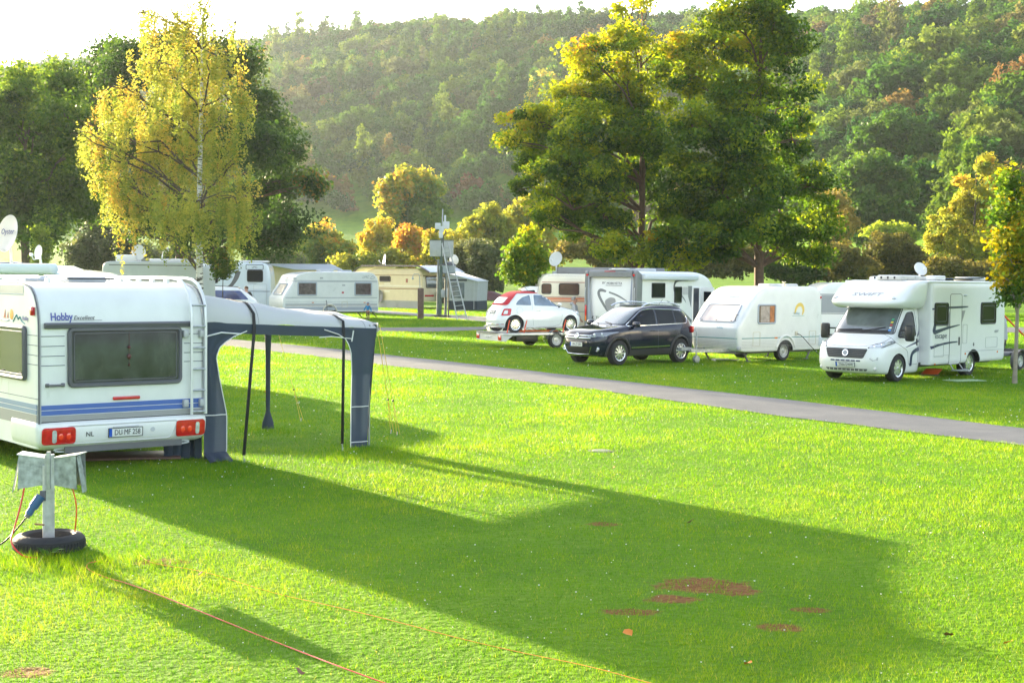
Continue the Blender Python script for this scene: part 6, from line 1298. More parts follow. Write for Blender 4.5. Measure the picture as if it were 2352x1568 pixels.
# ------------------------------------------------------------------ grey and white motorhome seen from behind
def motorhome_mid():
    yaw = math.atan2(.8, .6); P0 = Vector((3.82, 53.7, 0)); t = thing('motorhome', 'white motorhome with grey corner posts and black swirl graphics, seen from its rear', 'motorhome', P0, yaw)
    h = Hull([(.40, 6.9, .02, 1.12), (.6, 6.9, 0, 1.14), (1.2, 6.8, -.05, 1.14), (1.9, 6.3, -.02, 1.14), (2.45, 5.9, .04, 1.14), (2.7, 5.4, .08, 1.13), (2.82, 4.8, .16, 1.10), (2.85, 4.4, .25, 1.04)], n=30, ring=64, smooth=2)
    h.body('body', WHITE2, t, cut=[(1.9, .32, .42, .3)]); wheel(t, 1.9, -.92, .34, .2, 'plain', out=-1); wheel(t, 1.9, .92, .34, .2, 'plain', out=1)
    DG = mat('dark grey moulding', (.17, .18, .19), .35, coat=.3, var=.08); MG = mat('mid grey moulding', (.28, .31, .38), .35, coat=.3)
    for sg in (1, -1):
        MB().prism([(-.10, .5), (.05, .5), (.30, 1.4), (.34, 2.7), (-.02, 2.86), (-.10, 2.78), (-.12, 1.5)], sg * 1.02, sg * 1.19).build('corner_post', DG, t, bevel=.03)
        MB().grid(lambda u, v: (-.125 - .004, sg * (1.02 - (.16 - .10 * v + .12 * (1 - v) ** 3) * u), .55 + 2.1 * v), 2, 10).build('post_flank', MG, t)
        MB().cyl((-.13, sg * 1.06, 2.68), (-.10, sg * 1.06, 2.68), .045).build('marker_light', RED, t)
        MB().rbox((-.14, sg * 1.10, 1.30), (.03, .07, .42), .01).build('tail_light', RED, t); MB().rbox((-.14, sg * 1.10, 1.02), (.03, .07, .22), .01).build('indicator', AMBER, t)
        MB().tube([(-.15, sg * 1.12, 1.55), (-.17, sg * 1.12, 1.7), (-.17, sg * 1.12, 2.1), (-.15, sg * 1.12, 2.2)], .015).build('grab_bar', TRIML, t)
    MB().prism([(-.14, 2.60), (.3, 2.62), (.3, 2.87), (-.06, 2.87), (-.13, 2.80)], -.97, .97).build('rear_header', DG, t, bevel=.02)
    MB().rbox((-.145, 0, 2.82), (.02, .5, .03), .008).build('brake_light', RED, t); MB().rbox((-.06, 0, .62), (.28, 2.2, .36), .08, 3).build('bumper', MG, t)
    e = .006
    band(h, 'B', [(-.02, 1.10), (.35, 1.55), (.62, 1.95), (.55, 2.12), (.25, 2.05)], [.03, .05, .06, .06, .03], t, DG, 'swirl'); band(h, 'B', [(.12, 2.02), (-.3, 1.90), (-.85, 1.62)], [.03, .035, .008], t, DG, 'swirl')
    patch(h, 'B', rpoly([(.32, 1.68), (.05, 1.84), (-.22, 1.78), (-.18, 1.45), (.10, 1.20)], .12), GREYST, 'swirl_fill', t, off=e); patch(h, 'B', rpoly([(-.40, 1.66), (-.85, 1.52), (-.85, 1.35), (-.38, 1.40)], .08), GREYST, 'swirl_fill', t, off=e)
    htext(h, 'B', 'MOBILVETTA', .12, -.10, 2.36, INK, t); htext(h, 'B', 'W', .14, .42, 2.37, INK, t, shear=.4); MB().box((-.03, -.10, 2.28), (.004, .72, .015)).build('underline', INK, t)
    htext(h, 'B', 'K.Yacht', .20, .60, 1.02, INK, t, shear=.4)
    # right side
    MB().rbox((2.35, -1.24, 2.62), (4.2, .18, .24), .07, 3).build('awning_box', mat('awning case', (.58, .62, .68), .3, coat=.2), t)
    for x0, x1, z0, z1 in ((1.08, 2.06, 1.83, 2.38), (2.80, 3.36, 1.62, 2.24)):
        q = rect(x0, z0, x1, z1, .04); w = patch(h, 'R', q, GLASS, 'window', t, off=.014); rimt(h, 'R', q, .018, BLACK, 'window_frame', w, off=.012)
    band(h, 'R', [(3.9, 2.50), (3.2, 2.52), (2.85, 2.46), (2.75, 2.2), (2.82, 2.0)], [.01, .04, .06, .05, .01], t, INK, 'swirl'); band(h, 'R', [(2.2, 1.70), (2.9, 1.50), (3.6, 1.18), (4.2, .85)], [.004, .04, .06, .07], t, DG, 'swirl'); band(h, 'R', [(3.3, 1.95), (3.6, 1.75), (3.75, 1.6)], [.04, .03, .004], t, DG, 'swirl')
    patch(h, 'R', [(3.85, 2.28), (4.2, 2.28), (4.15, 1.4), (3.9, 1.85)], DG, 'grey_panel', t, off=e); v_ = patch(h, 'R', rect(3.40, 1.92, 3.88, 2.26, .03), mat('vent pale', (.6, .6, .58), .5), 'fridge_vent', t, off=.012)
    for k in range(6): MB().box((3.64, -1.158, 1.96 + k * .05), (.42, .008, .008)).build('vent_slot', GREYP, v_)
    htext(h, 'R', 'K.Yacht', .17, 2.55, 1.30, INK, t, shear=.3); line(h, 'R', rect(.35, .75, 1.25, 1.42, .05), t, mat('hatch gap', (.35, .36, .36), .6), .008, 'garage_door', closed=True)
    dq = rect(4.25, .45, 4.80, 2.22, .06); d = patch(h, 'R', dq, mat('painted doorway shade', (.03, .035, .05), .4), 'doorway', t, off=.008); rimt(h, 'R', dq, .03, WHITE2, 'door_frame', d, off=.012)  # open doorway: shade of the interior painted as a flat dark sheet
    dd = MB().rbox((5.02, -1.42, 1.35), (.05, .58, 1.75), .03).build('door', WHITE2, t); MB().rbox((4.985, -1.42, 1.85), (.02, .34, .42), .03).build('door_window', GLASS, dd); dd.rotation_euler = (0, 0, 0)
    MB().lathe([(.0, .12), (.35, .10), (.42, .0)], 'z', (.8, .1, 2.84)).build('satellite_dome', WHITE2, t); MB().rbox((2.8, .2, 2.90), (.7, .6, .12), .04).build('roof_light', TRIML, t); MB().rbox((.5, -.3, 2.89), (1.2, .8, .06), .02).build('solar_panel', LGREY, t)
motorhome_mid()
# ------------------------------------------------------------------ beige motorhome with orange stripes
def motorhome_beige():
    P0 = Vector((5.2, 57.6, 0)); yaw = math.atan2(-.10, -.995); t = thing('motorhome', 'old beige motorhome with orange and red stripes behind the small white car', 'motorhome', P0, yaw)
    h = Hull([(.5, 4.2, 0, 1.08), (.7, 4.25, 0, 1.10), (2.3, 4.25, 0, 1.10), (2.55, 4.15, .05, 1.10), (2.68, 4.0, .15, 1.06), (2.72, 3.8, .3, 1.0)], n=30, ring=56, smooth=2); h.body('body', LCREAM, t, cut=[(1.0, .32, .42, .3)])
    cab = Hull([(.3, 6.2, 4.1, .85), (.6, 6.3, 4.1, .95), (1.1, 6.2, 4.1, .96), (1.3, 5.9, 4.1, .95), (1.45, 5.55, 4.1, .92), (2.1, 4.95, 4.1, .82), (2.2, 4.7, 4.1, .78)], n=5, ring=56, smooth=2); c = cab.body('cab', WHITE2, t, cut=[(5.3, .32, .42, .3)])
    for y in (.86, -.86): wheel(t, 5.3, y, .33, .2, 'plain', out=1 if y > 0 else -1); wheel(t, 1.0, y * 1.05, .33, .2, 'plain', out=1 if y > 0 else -1)
    patch(cab, 'F', rpoly([(-.80, 1.48), (.80, 1.48), (.74, 2.05), (-.74, 2.05)], .06), GLASSL, 'windscreen', c, off=.01); patch(cab, 'L', rpoly([(4.4, 1.35), (5.55, 1.38), (5.05, 2.0), (4.4, 2.05)], .06), GLASS, 'side_window', c, off=.01)
    MB().rbox((5.6, 1.12, 1.7), (.14, .16, .34), .04).build('mirror', BLACK, c); MB().tube([cab.off('F', .5, 1.5, .03), cab.off('F', -.1, 1.54, .03)], .012).build('wiper', BLACK, c)
    BR = mat('brown tinted glass', (.10, .055, .04), .1, coat=.8, var=.3)
    for x0, x1, z0, z1 in ((3.78, 4.15, 1.92, 2.30), (2.65, 3.45, 1.88, 2.32), (1.80, 2.32, 1.92, 2.30), (.55, .95, 1.85, 2.32)):
        q = rect(x0, z0, x1, z1, .07); w = patch(h, 'L', q, BR, 'window', t, off=.012); rimt(h, 'L', q, .022, mat('brown frame', (.06, .04, .035), .4), 'window_frame', w, off=.01)
    for z, w_, cc in ((1.78, .012, (.30, .08, .05)), (1.72, .030, (.65, .16, .05)), (1.64, .025, (.68, .24, .10)), (1.58, .010, (.30, .08, .05)), (2.375, .014, (.35, .10, .07)), (1.2, .02, (.5, .45, .38))): MB().box((2.1, 1.103, z), (4.1, .006, w_ * 2)).build('stripe', mat('stripe %s' % z, cc, .45), t)
    line(h, 'L', [(1.28, .6), (1.28, 1.8), (1.30, 2.5), (1.45, 2.62), (3.9, 2.64)], t, name='door_gap'); dd = MB().rbox((1.02, 1.16, 1.12), (.62, .05, 1.05), .03).build('stable_door', LCREAM, t); MB().rbox((1.14, 1.20, 1.36), (.17, .03, .12), .02).build('door_handle', BLACK, dd)
    MB().rbox((1.3, .75, 2.86), (4.4, .30, .26), .03).build('awning_box', mat('awning grey', (.20, .20, .21), .5, var=.1), t)
    for x in (2.6, 3.3, 1.2): MB().rbox((x, .2, 2.76), (.6, .5, .12), .04).build('roof_light', TRIML, t)
    dish('satellite_dish', 'grey satellite dish above the beige motorhome with orange stripes', Vector((1.78, 57.5, 2.70)), .32, R_(-120), R_(20), h=.30)
motorhome_beige()
# ------------------------------------------------------------------ far caravan with grey band, right of the small caravan
def caravan_far_right():
    a = atd(1862, 640, 50); P0 = Vector((a.x, 50, 0)); yaw = math.atan2(-.1, -1); yaw = math.pi + R_(2); t = thing('caravan', 'white caravan with a broad grey band behind the small white caravan and the motorhome', 'caravan', (13.9, 50.8, 0), yaw)
    h = Hull([(.4, 3.3, -1.6, 1.1), (.7, 3.38, -1.6, 1.12), (1.3, 3.4, -1.6, 1.12), (2.0, 3.25, -1.6, 1.12), (2.38, 2.9, -1.55, 1.12), (2.47, 2.6, -1.4, 1.08), (2.49, 2.4, -1.3, 1.0)], n=26, ring=56, smooth=2); h.body('body', WHITE2, t, cut=[(1.95, .30, .36, .3)])
    MB().box((.75, 1.122, 1.72), (4.4, .006, .62)).build('grey_band', mat('band grey', (.34, .35, .37), .4), t)
    for z in (2.06, 1.38): MB().box((.75, 1.123, z), (4.5, .006, .02)).build('band_edge', NAVY, t)
    htext(h, 'L', 'sun', .28, 2.2, 1.72, mat('dim lettering', (.16, .16, .18), .5), t, shear=.3); line(h, 'L', rect(.95, .62, 1.28, 1.05, .03), t, name='service_hatch', closed=True)
    for y in (.95, -.95): wheel(t, 1.95, y, .32, .2, 'cover', out=1 if y > 0 else -1)
    MB().rbox((1.8, 1.13, .84), (.12, .02, .05), .01).build('side_marker', AMBER, t)
    MB().rbox((.45, .2, 2.63), (.95, .62, .20), .09, 3).build('air_conditioner', WHITE2, t); MB().rbox((1.5, .2, 2.53), (.6, .5, .08), .03).build('roof_light', TRIML, t)
caravan_far_right()
# ------------------------------------------------------------------ caravan with the sloping front, middle left
def caravan_mid():
    yaw = math.atan2(-.527, -.85); P = Vector((-13.5, 82, 0)) - 1.15 * Vector((.527, -.85, 0)); t = thing('caravan', 'white caravan with two side windows behind the awning roof', 'caravan', P, yaw)
    b = 1.15; h = Hull([(.42, -.05, -6.25, b), (.7, 0, -6.28, b), (1.15, 0, -6.30, b), (1.4, -.1, -6.3, b), (2.15, -.62, -6.28, b), (2.45, -.75, -6.2, b), (2.62, -.95, -6.05, b), (2.76, -1.5, -5.85, b), (2.80, -2.2, -5.5, b - .04), (2.81, -2.6, -5.3, b - .1)], n=36, ring=56, smooth=2)
    h.body('body', WHITE, t, cut=[(-3.0, .36, .40, .3)])
    for y in (b - .15, -b + .15): wheel(t, -3.0, y, .33, .2, 'multi', out=1 if y > 0 else -1, n=6)
    FR = mat('window frame blue grey', (.38, .42, .50), .4); CU = mat('plum curtain glass', (.09, .07, .08), .1, coat=.8, var=.5, vscale=5)
    for x0, x1 in ((-2.12, -.95), (-5.75, -4.65)):
        q = rect(x0, 1.40, x1, 2.14, .05); w = patch(h, 'L', q, CU, 'window', t, off=.014); rimt(h, 'L', q, .04, FR, 'window_frame', w, off=.012)
    q = rpoly([(-.68, 1.42), (.68, 1.42), (.60, 2.05), (-.60, 2.05)], .06); w = patch(h, 'F', q, mat('bright window', (.55, .50, .42), .12, coat=.8, var=.35, vscale=2), 'window', t, off=.014); rimt(h, 'F', q, .035, FR, 'window_frame', w, off=.012)
    G = mat('stripe blue grey', (.22, .24, .30), .45); M_ = mat('stripe maroon', (.16, .03, .05), .45)
    for z, w_, m in ((1.25, .03, G), (.98, .015, G), (.85, .05, G), (.775, .02, M_), (2.26, .03, G), (2.20, .02, G)): MB().box((-3.15, b + .003, z), (6.0, .006, w_)).build('stripe', m, t)
    MB().box((-3.15, b + .003, .60), (6.1, .006, .20)).build('lower_band', mat('band blue grey', (.36, .39, .46), .45), t)
    htext(h, 'L', 'LMC', .22, -5.35, 2.50, INKG, t, shear=.3); band(h, 'L', [(-5.65, 2.40), (-5.85, 2.62), (-6.0, 2.45), (-5.7, 2.38)], [.012] * 4, t, INKG, 'emblem')
    htext(h, 'F', 'LMC', .16, 0, 2.42, mat('faint red lettering', (.5, .28, .25), .5), t)
    for x, z, s in ((-3.85, 1.30 + .45, .12), (-3.75, 1.98, .12)): pass
    MB().box((-3.85, b + .003, 1.56), (.14, .006, .10)).build('red_sticker', mat('sticker red', (.5, .02, .06), .5), t)
    for x, z in ((-3.9, 2.0), (-2.45, 2.42), (-.75, 2.38)): MB().box((x, b + .004, z), (.2, .008, .09)).build('vent_cover', LGREY, t)
    line(h, 'L', rect(-4.15, .68, -3.80, 1.02, .03), t, mat('hatch cream', (.62, .58, .48), .6), .014, 'service_hatch', closed=True)
    MB().tube([(-3.0 + .46 * math.cos(a), b + .01, .36 + .48 * math.sin(a)) for a in np.linspace(.1, math.pi - .1, 16)], .05, n=6).build('wheel_arch', mat('hatch cream', (.62, .58, .48), .6), t)
    for x in (-1.9, -5.3): MB().rbox((x, b + .01, .96), (.14, .02, .05), .01).build('side_marker', AMBER, t)
    for x, l in ((-2.9, .9), (-4.2, .7)): MB().rbox((x - .2, .2, 2.86), (l, .6, .12), .04).build('roof_light', TRIML, t)
    for x in (-4.9, -5.9): MB().tube([(x, .8, .45), (x - .35, .9, .06)], .035).build('steady_leg', BLACK, t)
    MB().tube([(-2.75, b + .02, 1.10), (-2.78, b + .06, .95), (-2.80, b + .05, .5), (-2.85, b + .2, .03)], .018).build('power_lead', BLACK, t)
    MB().box((-3.1, 0, .40), (6.0, 1.8, .1)).build('underframe', GREYP, t)
caravan_mid()
# ------------------------------------------------------------------ cream caravan under a white cover roof
def caravan_cream():
    s = 1.13; yaw = math.atan2(.71, -.70); P0 = Vector((-7.26, 112, 0)); t = thing('caravan', 'large old cream caravan with a brown line under a white cover roof', 'caravan', P0 + 1.6 * Vector((.71, .70, 0)), yaw)
    b = 1.6; h = Hull([(.6, 7.9, 0, b), (1.6, 8.1, -.05, b), (2.4, 7.9, .0, b), (2.9, 7.4, .12, b), (3.15, 6.7, .35, b - .02), (3.25, 6.0, .7, b - .06)], n=24, ring=56, smooth=2); h.body('body', CREAM, t)
    BRN = mat('brown line', (.28, .15, .05), .5)
    for z, w_ in ((2.69, .05), (1.58, .07), (1.70, .02)): MB().box((4.0, b + .004, z), (7.9, .008, w_)).build('brown_line', BRN, t)
    MB().box((4.0, b + .004, 1.80), (7.9, .008, .16)).build('pale_band', LCREAM, t)
    def wi(sd, x0, x1, z0, z1, m=GLASS):
        q = rect(x0, z0, x1, z1, .08); w = patch(h, sd, q, m, 'window', t, off=.016); rimt(h, sd, q, .045, mat('brown frame', (.06, .04, .035), .4), 'window_frame', w, off=.012)
    wi('L', 4.0, 5.35, 2.18, 2.58, GLASS); wi('B', -1.25, 1.2, 1.72, 2.58, GLASSL)
    MB().box((1.9, b + .006, 2.25), (.25, .01, .32)).build('crest', mat('crest red', (.35, .12, .08), .5), t); MB().box((4.4, b + .006, 1.98), (.75, .01, .14)).box((4.4, b + .006, 1.36), (.7, .01, .14)).build('vent_cover', LCREAM, t)
    MB().rbox((-.08, 0, .80), (.2, 3.1, .4), .06).build('bumper', CREAM, t); MB().rbox((-.20, 1.0, 1.06), (.05, .95, .14), .02).build('tail_light', RED, t); MB().rbox((-.20, -1.1, 1.06), (.05, .8, .14), .02).build('tail_light', RED, t)
    MB().box((-.0, 0, 2.66), (.06, 3.0, .06)).build('brown_line', BRN, t); MB().rbox((-.42, -.15, .95), (.5, .9, 1.0), .12).build('gas_box', BLACK, t)
    MB().grid(lambda u, v: (.3 + 7.4 * u, b + .05 + .05 * math.sin(u * 30) * v, .62 - .60 * v), 40, 3).build('skirt', fabric('grey skirt', (.42, .43, .44), .1), t)
    MB().lathe([(0, 0), (.45, .02), (.55, .08)], 'y', (5.3, b + .08, .95), 24).build('round_vent', mat('mesh grey', (.2, .2, .22), .6), t)
    # cover roof
    def rf(u, v):
        x = -1.1 + 10.0 * u; y = 1.85 - 3.9 * v; z = 3.46 - .50 * max(0, (.14 - u) / .14) ** 1.3 - .75 * max(0, (u - .85) / .15) ** 1.6 - .05 * abs(v - .5)
        return (x, y, z)
    MB().grid(rf, 40, 8).build('cover_roof', mat('white roof sheet', (.66, .68, .74), .5, var=.06), t, solid=.05)
    MB().tube([rf(u, 0) for u in np.linspace(0, 1, 30)], .07, n=5).build('roof_edge', mat('dark roof edge', (.10, .08, .08), .6), t)
    M = Matrix.Translation(P0 + 1.6 * Vector((.71, .70, 0))) @ Matrix.Rotation(yaw, 4, 'Z')
    dish('satellite_dish', 'white satellite dish on the left of the cream caravan roof', M @ Vector((5.7, .8, 3.45)), .42, R_(200), R_(10), h=.15)
    dish('satellite_dish', 'round satellite dish seen from behind on the cream caravan roof', M @ Vector((.9, -2.6, 3.45)), .45, R_(70), R_(15), h=.1)
caravan_cream()
def awning_tent():
    a = atd(1067, 640, 108); t = thing('awning_tent', 'grey canvas awning tent with navy base right of the cream caravan', 'tent', (a.x, 108, 0), R_(-14)); C = mat('grey canvas far', (.40, .41, .43), .8, var=.08); N_ = mat('navy canvas far', (.03, .04, .06), .8)
    MB().add([(-1.25, 0, .75), (1.0, 0, .75), (1.08, 0, 2.25), (-1.3, 0, 2.85), (-1.25, 3, .75), (1.0, 3, .75), (1.08, 3, 2.25), (-1.3, 3, 2.85)], [(0, 1, 2, 3), (1, 5, 6, 2), (4, 7, 6, 5), (0, 3, 7, 4)]).build('walls', C, t, smooth=False)
    MB().add([(-1.3, -.01, 0), (1.05, -.01, 0), (1.0, -.01, .75), (-1.25, -.01, .75), (1.05, 3, 0), (1.0, 3, .75)], [(0, 1, 2, 3), (1, 4, 5, 2)]).build('base_panel', N_, t, smooth=False)
    MB().add([(-1.45, -.15, 2.86), (1.15, -.12, 2.25), (1.12, 3.1, 2.3), (-1.45, 3.1, 3.0)], [(0, 1, 2, 3)]).build('roof', mat('pale roof canvas', (.58, .60, .64), .7), t, solid=.03)
    MB().box((-.55, -.02, 1.55), (1.1, .02, 1.2)).build('window', GLASSL, t); MB().box((-.5, -.03, 2.35), (1.4, .02, .14)).build('blind', N_, t); MB().cyl((.78, -.03, .1), (.78, -.03, 2.3), .02).build('pole', TRIML, t)
awning_tent()
c2 = thing('caravan', 'curved cream caravan end under a dark tarpaulin behind the grey awning tent', 'caravan', (atd(1075, 640, 120).x, 120, 0), 0)
h2 = Hull([(.5, 1.6, -3.2, 1.1), (2.6, 1.6, -3.2, 1.1), (3.2, 1.2, -3.0, 1.1), (3.45, .6, -2.6, 1.0)], n=20, smooth=2); h2.body('body', CREAM, c2)
MB().grid(lambda u, v: (-3.6 + 6.0 * u, -1.5 + 3 * v, 3.55 - 1.1 * max(0, (u - .62) / .38) ** 1.5 + .04 * math.sin(v * 9)), 24, 6).build('tarpaulin', mat('dark tarpaulin', (.04, .04, .045), .7), c2, solid=.04)
# ------------------------------------------------------------------ vehicles at the left
def left_big():
    a = atd(150, 640, 31); yaw = math.atan2(-.3, .95); t = thing('motorhome', 'pale blue white motorhome roof with a long awning box behind the near caravan', 'motorhome', (-8.5, 30.7, 0), yaw)
    b = 1.12; h = Hull([(.4, .6, -5.6, b), (1.2, .7, -5.6, b), (1.6, .5, -5.6, b), (2.0, .10, -5.6, b), (2.3, -.35, -5.6, b), (2.5, -.85, -5.6, b), (2.58, -1.3, -5.5, b - .05), (2.60, -1.7, -5.4, b - .1)], n=24, ring=56, smooth=2); h.body('body', mat('pale blue white', (.60, .68, .72), .22, coat=.5), t)
    MB().rbox((-3.2, -b - .02, 2.60), (4.4, .26, .24), .08, 4).build('awning_box', mat('awning case pale', (.58, .66, .70), .28, coat=.3), t); line(h, 'R', [(-1.25, 2.42), (-.3, 1.7)], t, name='panel_gap')
    MB().rbox((-1.2, -.9, 2.26), (.9, .12, .06), .03).build('rain_rail', TRIML, t)
    for x in (-.4, -4.2):
        for y in (.95, -.95): wheel(t, x, y, .34, .2, 'plain', out=1 if y > 0 else -1)
        p = atd(27, 575, 31.6); dish('satellite_dish', 'big white lettered satellite dish on the roof at the left edge', (p.x - .05, 31.6, 2.60), .43, R_(-128), R_(12), s='Oyster', h=.36)
    p = atd(90, 588, 36); dish('satellite_dish', 'smaller tilted satellite dish right of the big lettered dish', (p.x, 36, 2.72), .19, R_(-130), R_(8), h=.14)
    m2 = thing('motorhome', 'roof of a motorhome hidden behind the pale blue one', 'motorhome', (p.x - 1.3, 37.5, 0), yaw); hh = Hull([(.4, 2.2, -3, 1.1), (2.5, 2.0, -3, 1.1), (2.72, 1.4, -2.8, 1.0)], n=20, smooth=2); hh.body('body', WHITE2, m2); MB().rbox((0, -.5, 2.76), (1.2, .6, .08), .03).build('solar_panel', mat('solar panel', (.03, .05, .12), .15, coat=.6), m2)
left_big()
def left_grey():
    p = atd(375, 640, 66); t = thing('caravan', 'long light grey caravan left of the birch trunk', 'caravan', (p.x, 66, 0), R_(-6)); b = 1.15
    h = Hull([(.4, 2.2, -2.6, b), (2.4, 2.2, -2.6, b), (2.95, 2.15, -2.55, b), (3.08, 2.0, -2.4, b), (3.12, 1.8, -2.2, b - .05)], n=26, smooth=2); h.body('body', mat('light grey body', (.50, .53, .54), .35, var=.04), t)
    MB().box((0, -b - .003, 2.30), (4.6, .006, .10)).build('brown_band', mat('taupe band', (.22, .17, .16), .5), t); MB().box((0, -b - .003, 2.95), (4.4, .006, .04)).build('roof_line', GREYP, t)
    for x, l, hh_ in ((-1.7, 1.0, .34), (.2, 1.5, .16), (1.5, .6, .14)): MB().rbox((x, 0, 3.1 + hh_ / 2), (l, .8, hh_), .06).build('roof_box', WHITE2, t)
    for y in (.98, -.98): wheel(t, -.4, y, .33, .2, 'plain', out=1 if y > 0 else -1)
    q = atd(318, 600, 66); dish('satellite_dish', 'white satellite dish under the hanging birch twigs', (q.x, 66, 3.12), .36, R_(-60), R_(5), h=.08); q = atd(374, 600, 66); dish('satellite_dish', 'small tilted satellite dish on the light grey caravan roof', (q.x, 66, 3.12), .2, R_(20), R_(50), h=.35)
    b2 = thing('caravan', 'white caravan with a grey roof far behind the light grey one', 'caravan', (atd(360, 600, 90).x, 90, 0), 0); h3 = Hull([(.4, 3.5, -2.2, 1.1), (3.2, 3.5, -2.2, 1.1), (3.55, 3.2, -1.9, 1.05)], n=20, smooth=2); h3.body('body', mat('grey roof body', (.22, .23, .24), .5), b2)
left_grey()
def left_white():
    d = 88; p = atd(545, 640, d); t = thing('motorhome', 'white motorhome with a dark swoosh and round window edges left of the awning caravan', 'motorhome', (p.x, d, 0), R_(3)); b = 1.25
    h = Hull([(.4, 2.2, -3.4, b), (.8, 2.25, -3.5, b), (2.2, 2.25, -3.45, b), (3.0, 2.15, -2.9, b), (3.25, 2.0, -2.3, b), (3.34, 1.7, -1.9, b - .05)], n=26, smooth=2); h.body('body', mat('cool white', (.66, .72, .78), .25, coat=.5), t)
    for x0, x1, z0, z1 in ((-2.15, -1.02, 2.05, 2.70), (.80, 1.75, 2.15, 2.85)):
        q = rect(x0, z0, x1, z1, .1); w = patch(h, 'R', q, GLASS, 'window', t, off=.012); rimt(h, 'R', q, .03, BLACK, 'window_frame', w, off=.01)
    band(h, 'R', [(.25, 2.80), (.1, 2.3), (-.3, 1.75), (-1.2, 1.50)], [.16, .14, .08, .01], t, mat('smoked graphic', (.10, .10, .11), .3), 'swoosh'); MB().box((.9, -b - .002, 1.55), (2.6, .005, .03)).build('blue_line', NAVY, t)
    rimt(h, 'R', rect(.72, 2.90, 1.78, 3.20, .06), .02, NAVY, 'logo_panel', t, off=.006); htext(h, 'R', 'LMC', .18, 1.25, 3.04, INK, t); line(h, 'R', rect(1.2, .6, 2.0, 2.0, .05), t, mat('hatch gap', (.35, .36, .36), .6), .01, 'garage_door', closed=True)
    htext(h, 'R', 'PASSION', .13, 1.1, 2.03, INKG, t)
    MB().rbox((.8, 0, 3.42), (2.4, .9, .10), .04).build('roof_rail', WHITE2, t)
    for x in (-2.2, 1.0):
        for y in (1.05, -1.05): wheel(t, x, y, .34, .2, 'plain', out=1 if y > 0 else -1)
    # cream caravan with the pale canopy
    p = atd(705, 640, 104); c = thing('caravan', 'cream caravan under a pale lifted canopy behind the awning caravan', 'caravan', (p.x, 104, 0), 0); hc = Hull([(.4, 2.2, -2.9, 1.1), (3.1, 2.2, -2.9, 1.1), (3.36, 2.0, -2.7, 1.05)], n=24, smooth=2); hc.body('body', CREAM, c)
    MB().add([(-3.2, -1.3, 3.40), (2.0, -1.3, 3.42), (2.9, -1.7, 3.0), (-.6, -1.8, 2.98), (-1.1, -1.3, 3.4)], [(4, 1, 2, 3), (0, 4, 3)]).build('canopy', mat('pale canopy', (.60, .63, .72), .5), c, solid=.05, smooth=False); MB().box((-1.9, -1.2, 3.36), (2.6, .2, .10)).build('roof_edge', mat('dark roof edge', (.10, .08, .08), .6), c)
    # car roof
    p = atd(510, 640, 80); v = thing('car', 'white car with a dark blue window behind the awning roof', 'car', (p.x, 80, 0), R_(185)); hv = Hull([(.3, 2.1, -2.1, .85), (.9, 2.1, -2.1, .9), (1.1, 1.6, -2.0, .88), (1.75, .7, -1.2, .74), (1.86, .3, -.8, .6)], n=4.5, smooth=2); hv.body('body', WHITE2, v)
    for sd in 'LR': patch(hv, sd, rpoly([(-1.6, 1.15), (1.3, 1.15), (.6, 1.66), (-1.1, 1.66)], .1), mat('blue glass', (.02, .04, .16), .05, coat=1), 'side_window', v, off=.01)
    for x in (1.3, -1.4):
        for y in (.75, -.75): wheel(v, x, y, .31, .2, 'ten', out=1 if y > 0 else -1)
    MB().tube([(-1.0, .6, 1.88), (.5, .6, 1.92)], .02).build('roof_rail', BLACK, v)
left_white()
wc = thing('car', 'white estate car glimpsed behind the rear of the small white car', 'car', (atd(1168, 640, 66).x, 66, 0), R_(190)); hw = Hull([(.3, 1.0, -2.2, .8), (.8, 1.05, -2.25, .86), (1.1, .9, -2.2, .84), (1.4, .5, -1.9, .7)], n=4.5, smooth=2); hw.body('body', WHITE2, wc); patch(hw, 'R', rpoly([(-1.8, 1.05), (.6, 1.05), (.4, 1.3), (-1.6, 1.3)], .05), GLASS, 'side_window', wc, off=.01)
# boat
p = atd(1112, 640, 112); bt = thing('rowing_boat', 'dark red boat hull upturned beside the grey awning tent', 'boat', (p.x, 112, 0), R_(5)); MB().grid(lambda u, v: (-2.0 + 4.0 * u, .7 * math.cos(v * math.pi) * (1 - abs(2 * u - 1) ** 3), .75 + .75 * math.sin(v * math.pi) * (1 - abs(2 * u - 1) ** 3)), 20, 12).build('hull', mat('dark red hull', (.10, .03, .035), .4, var=.2), bt); MB().box((-1, 0, .4), (.1, .9, .8)).box((1, 0, .4), (.1, .9, .8)).build('trestles', BARK, bt)
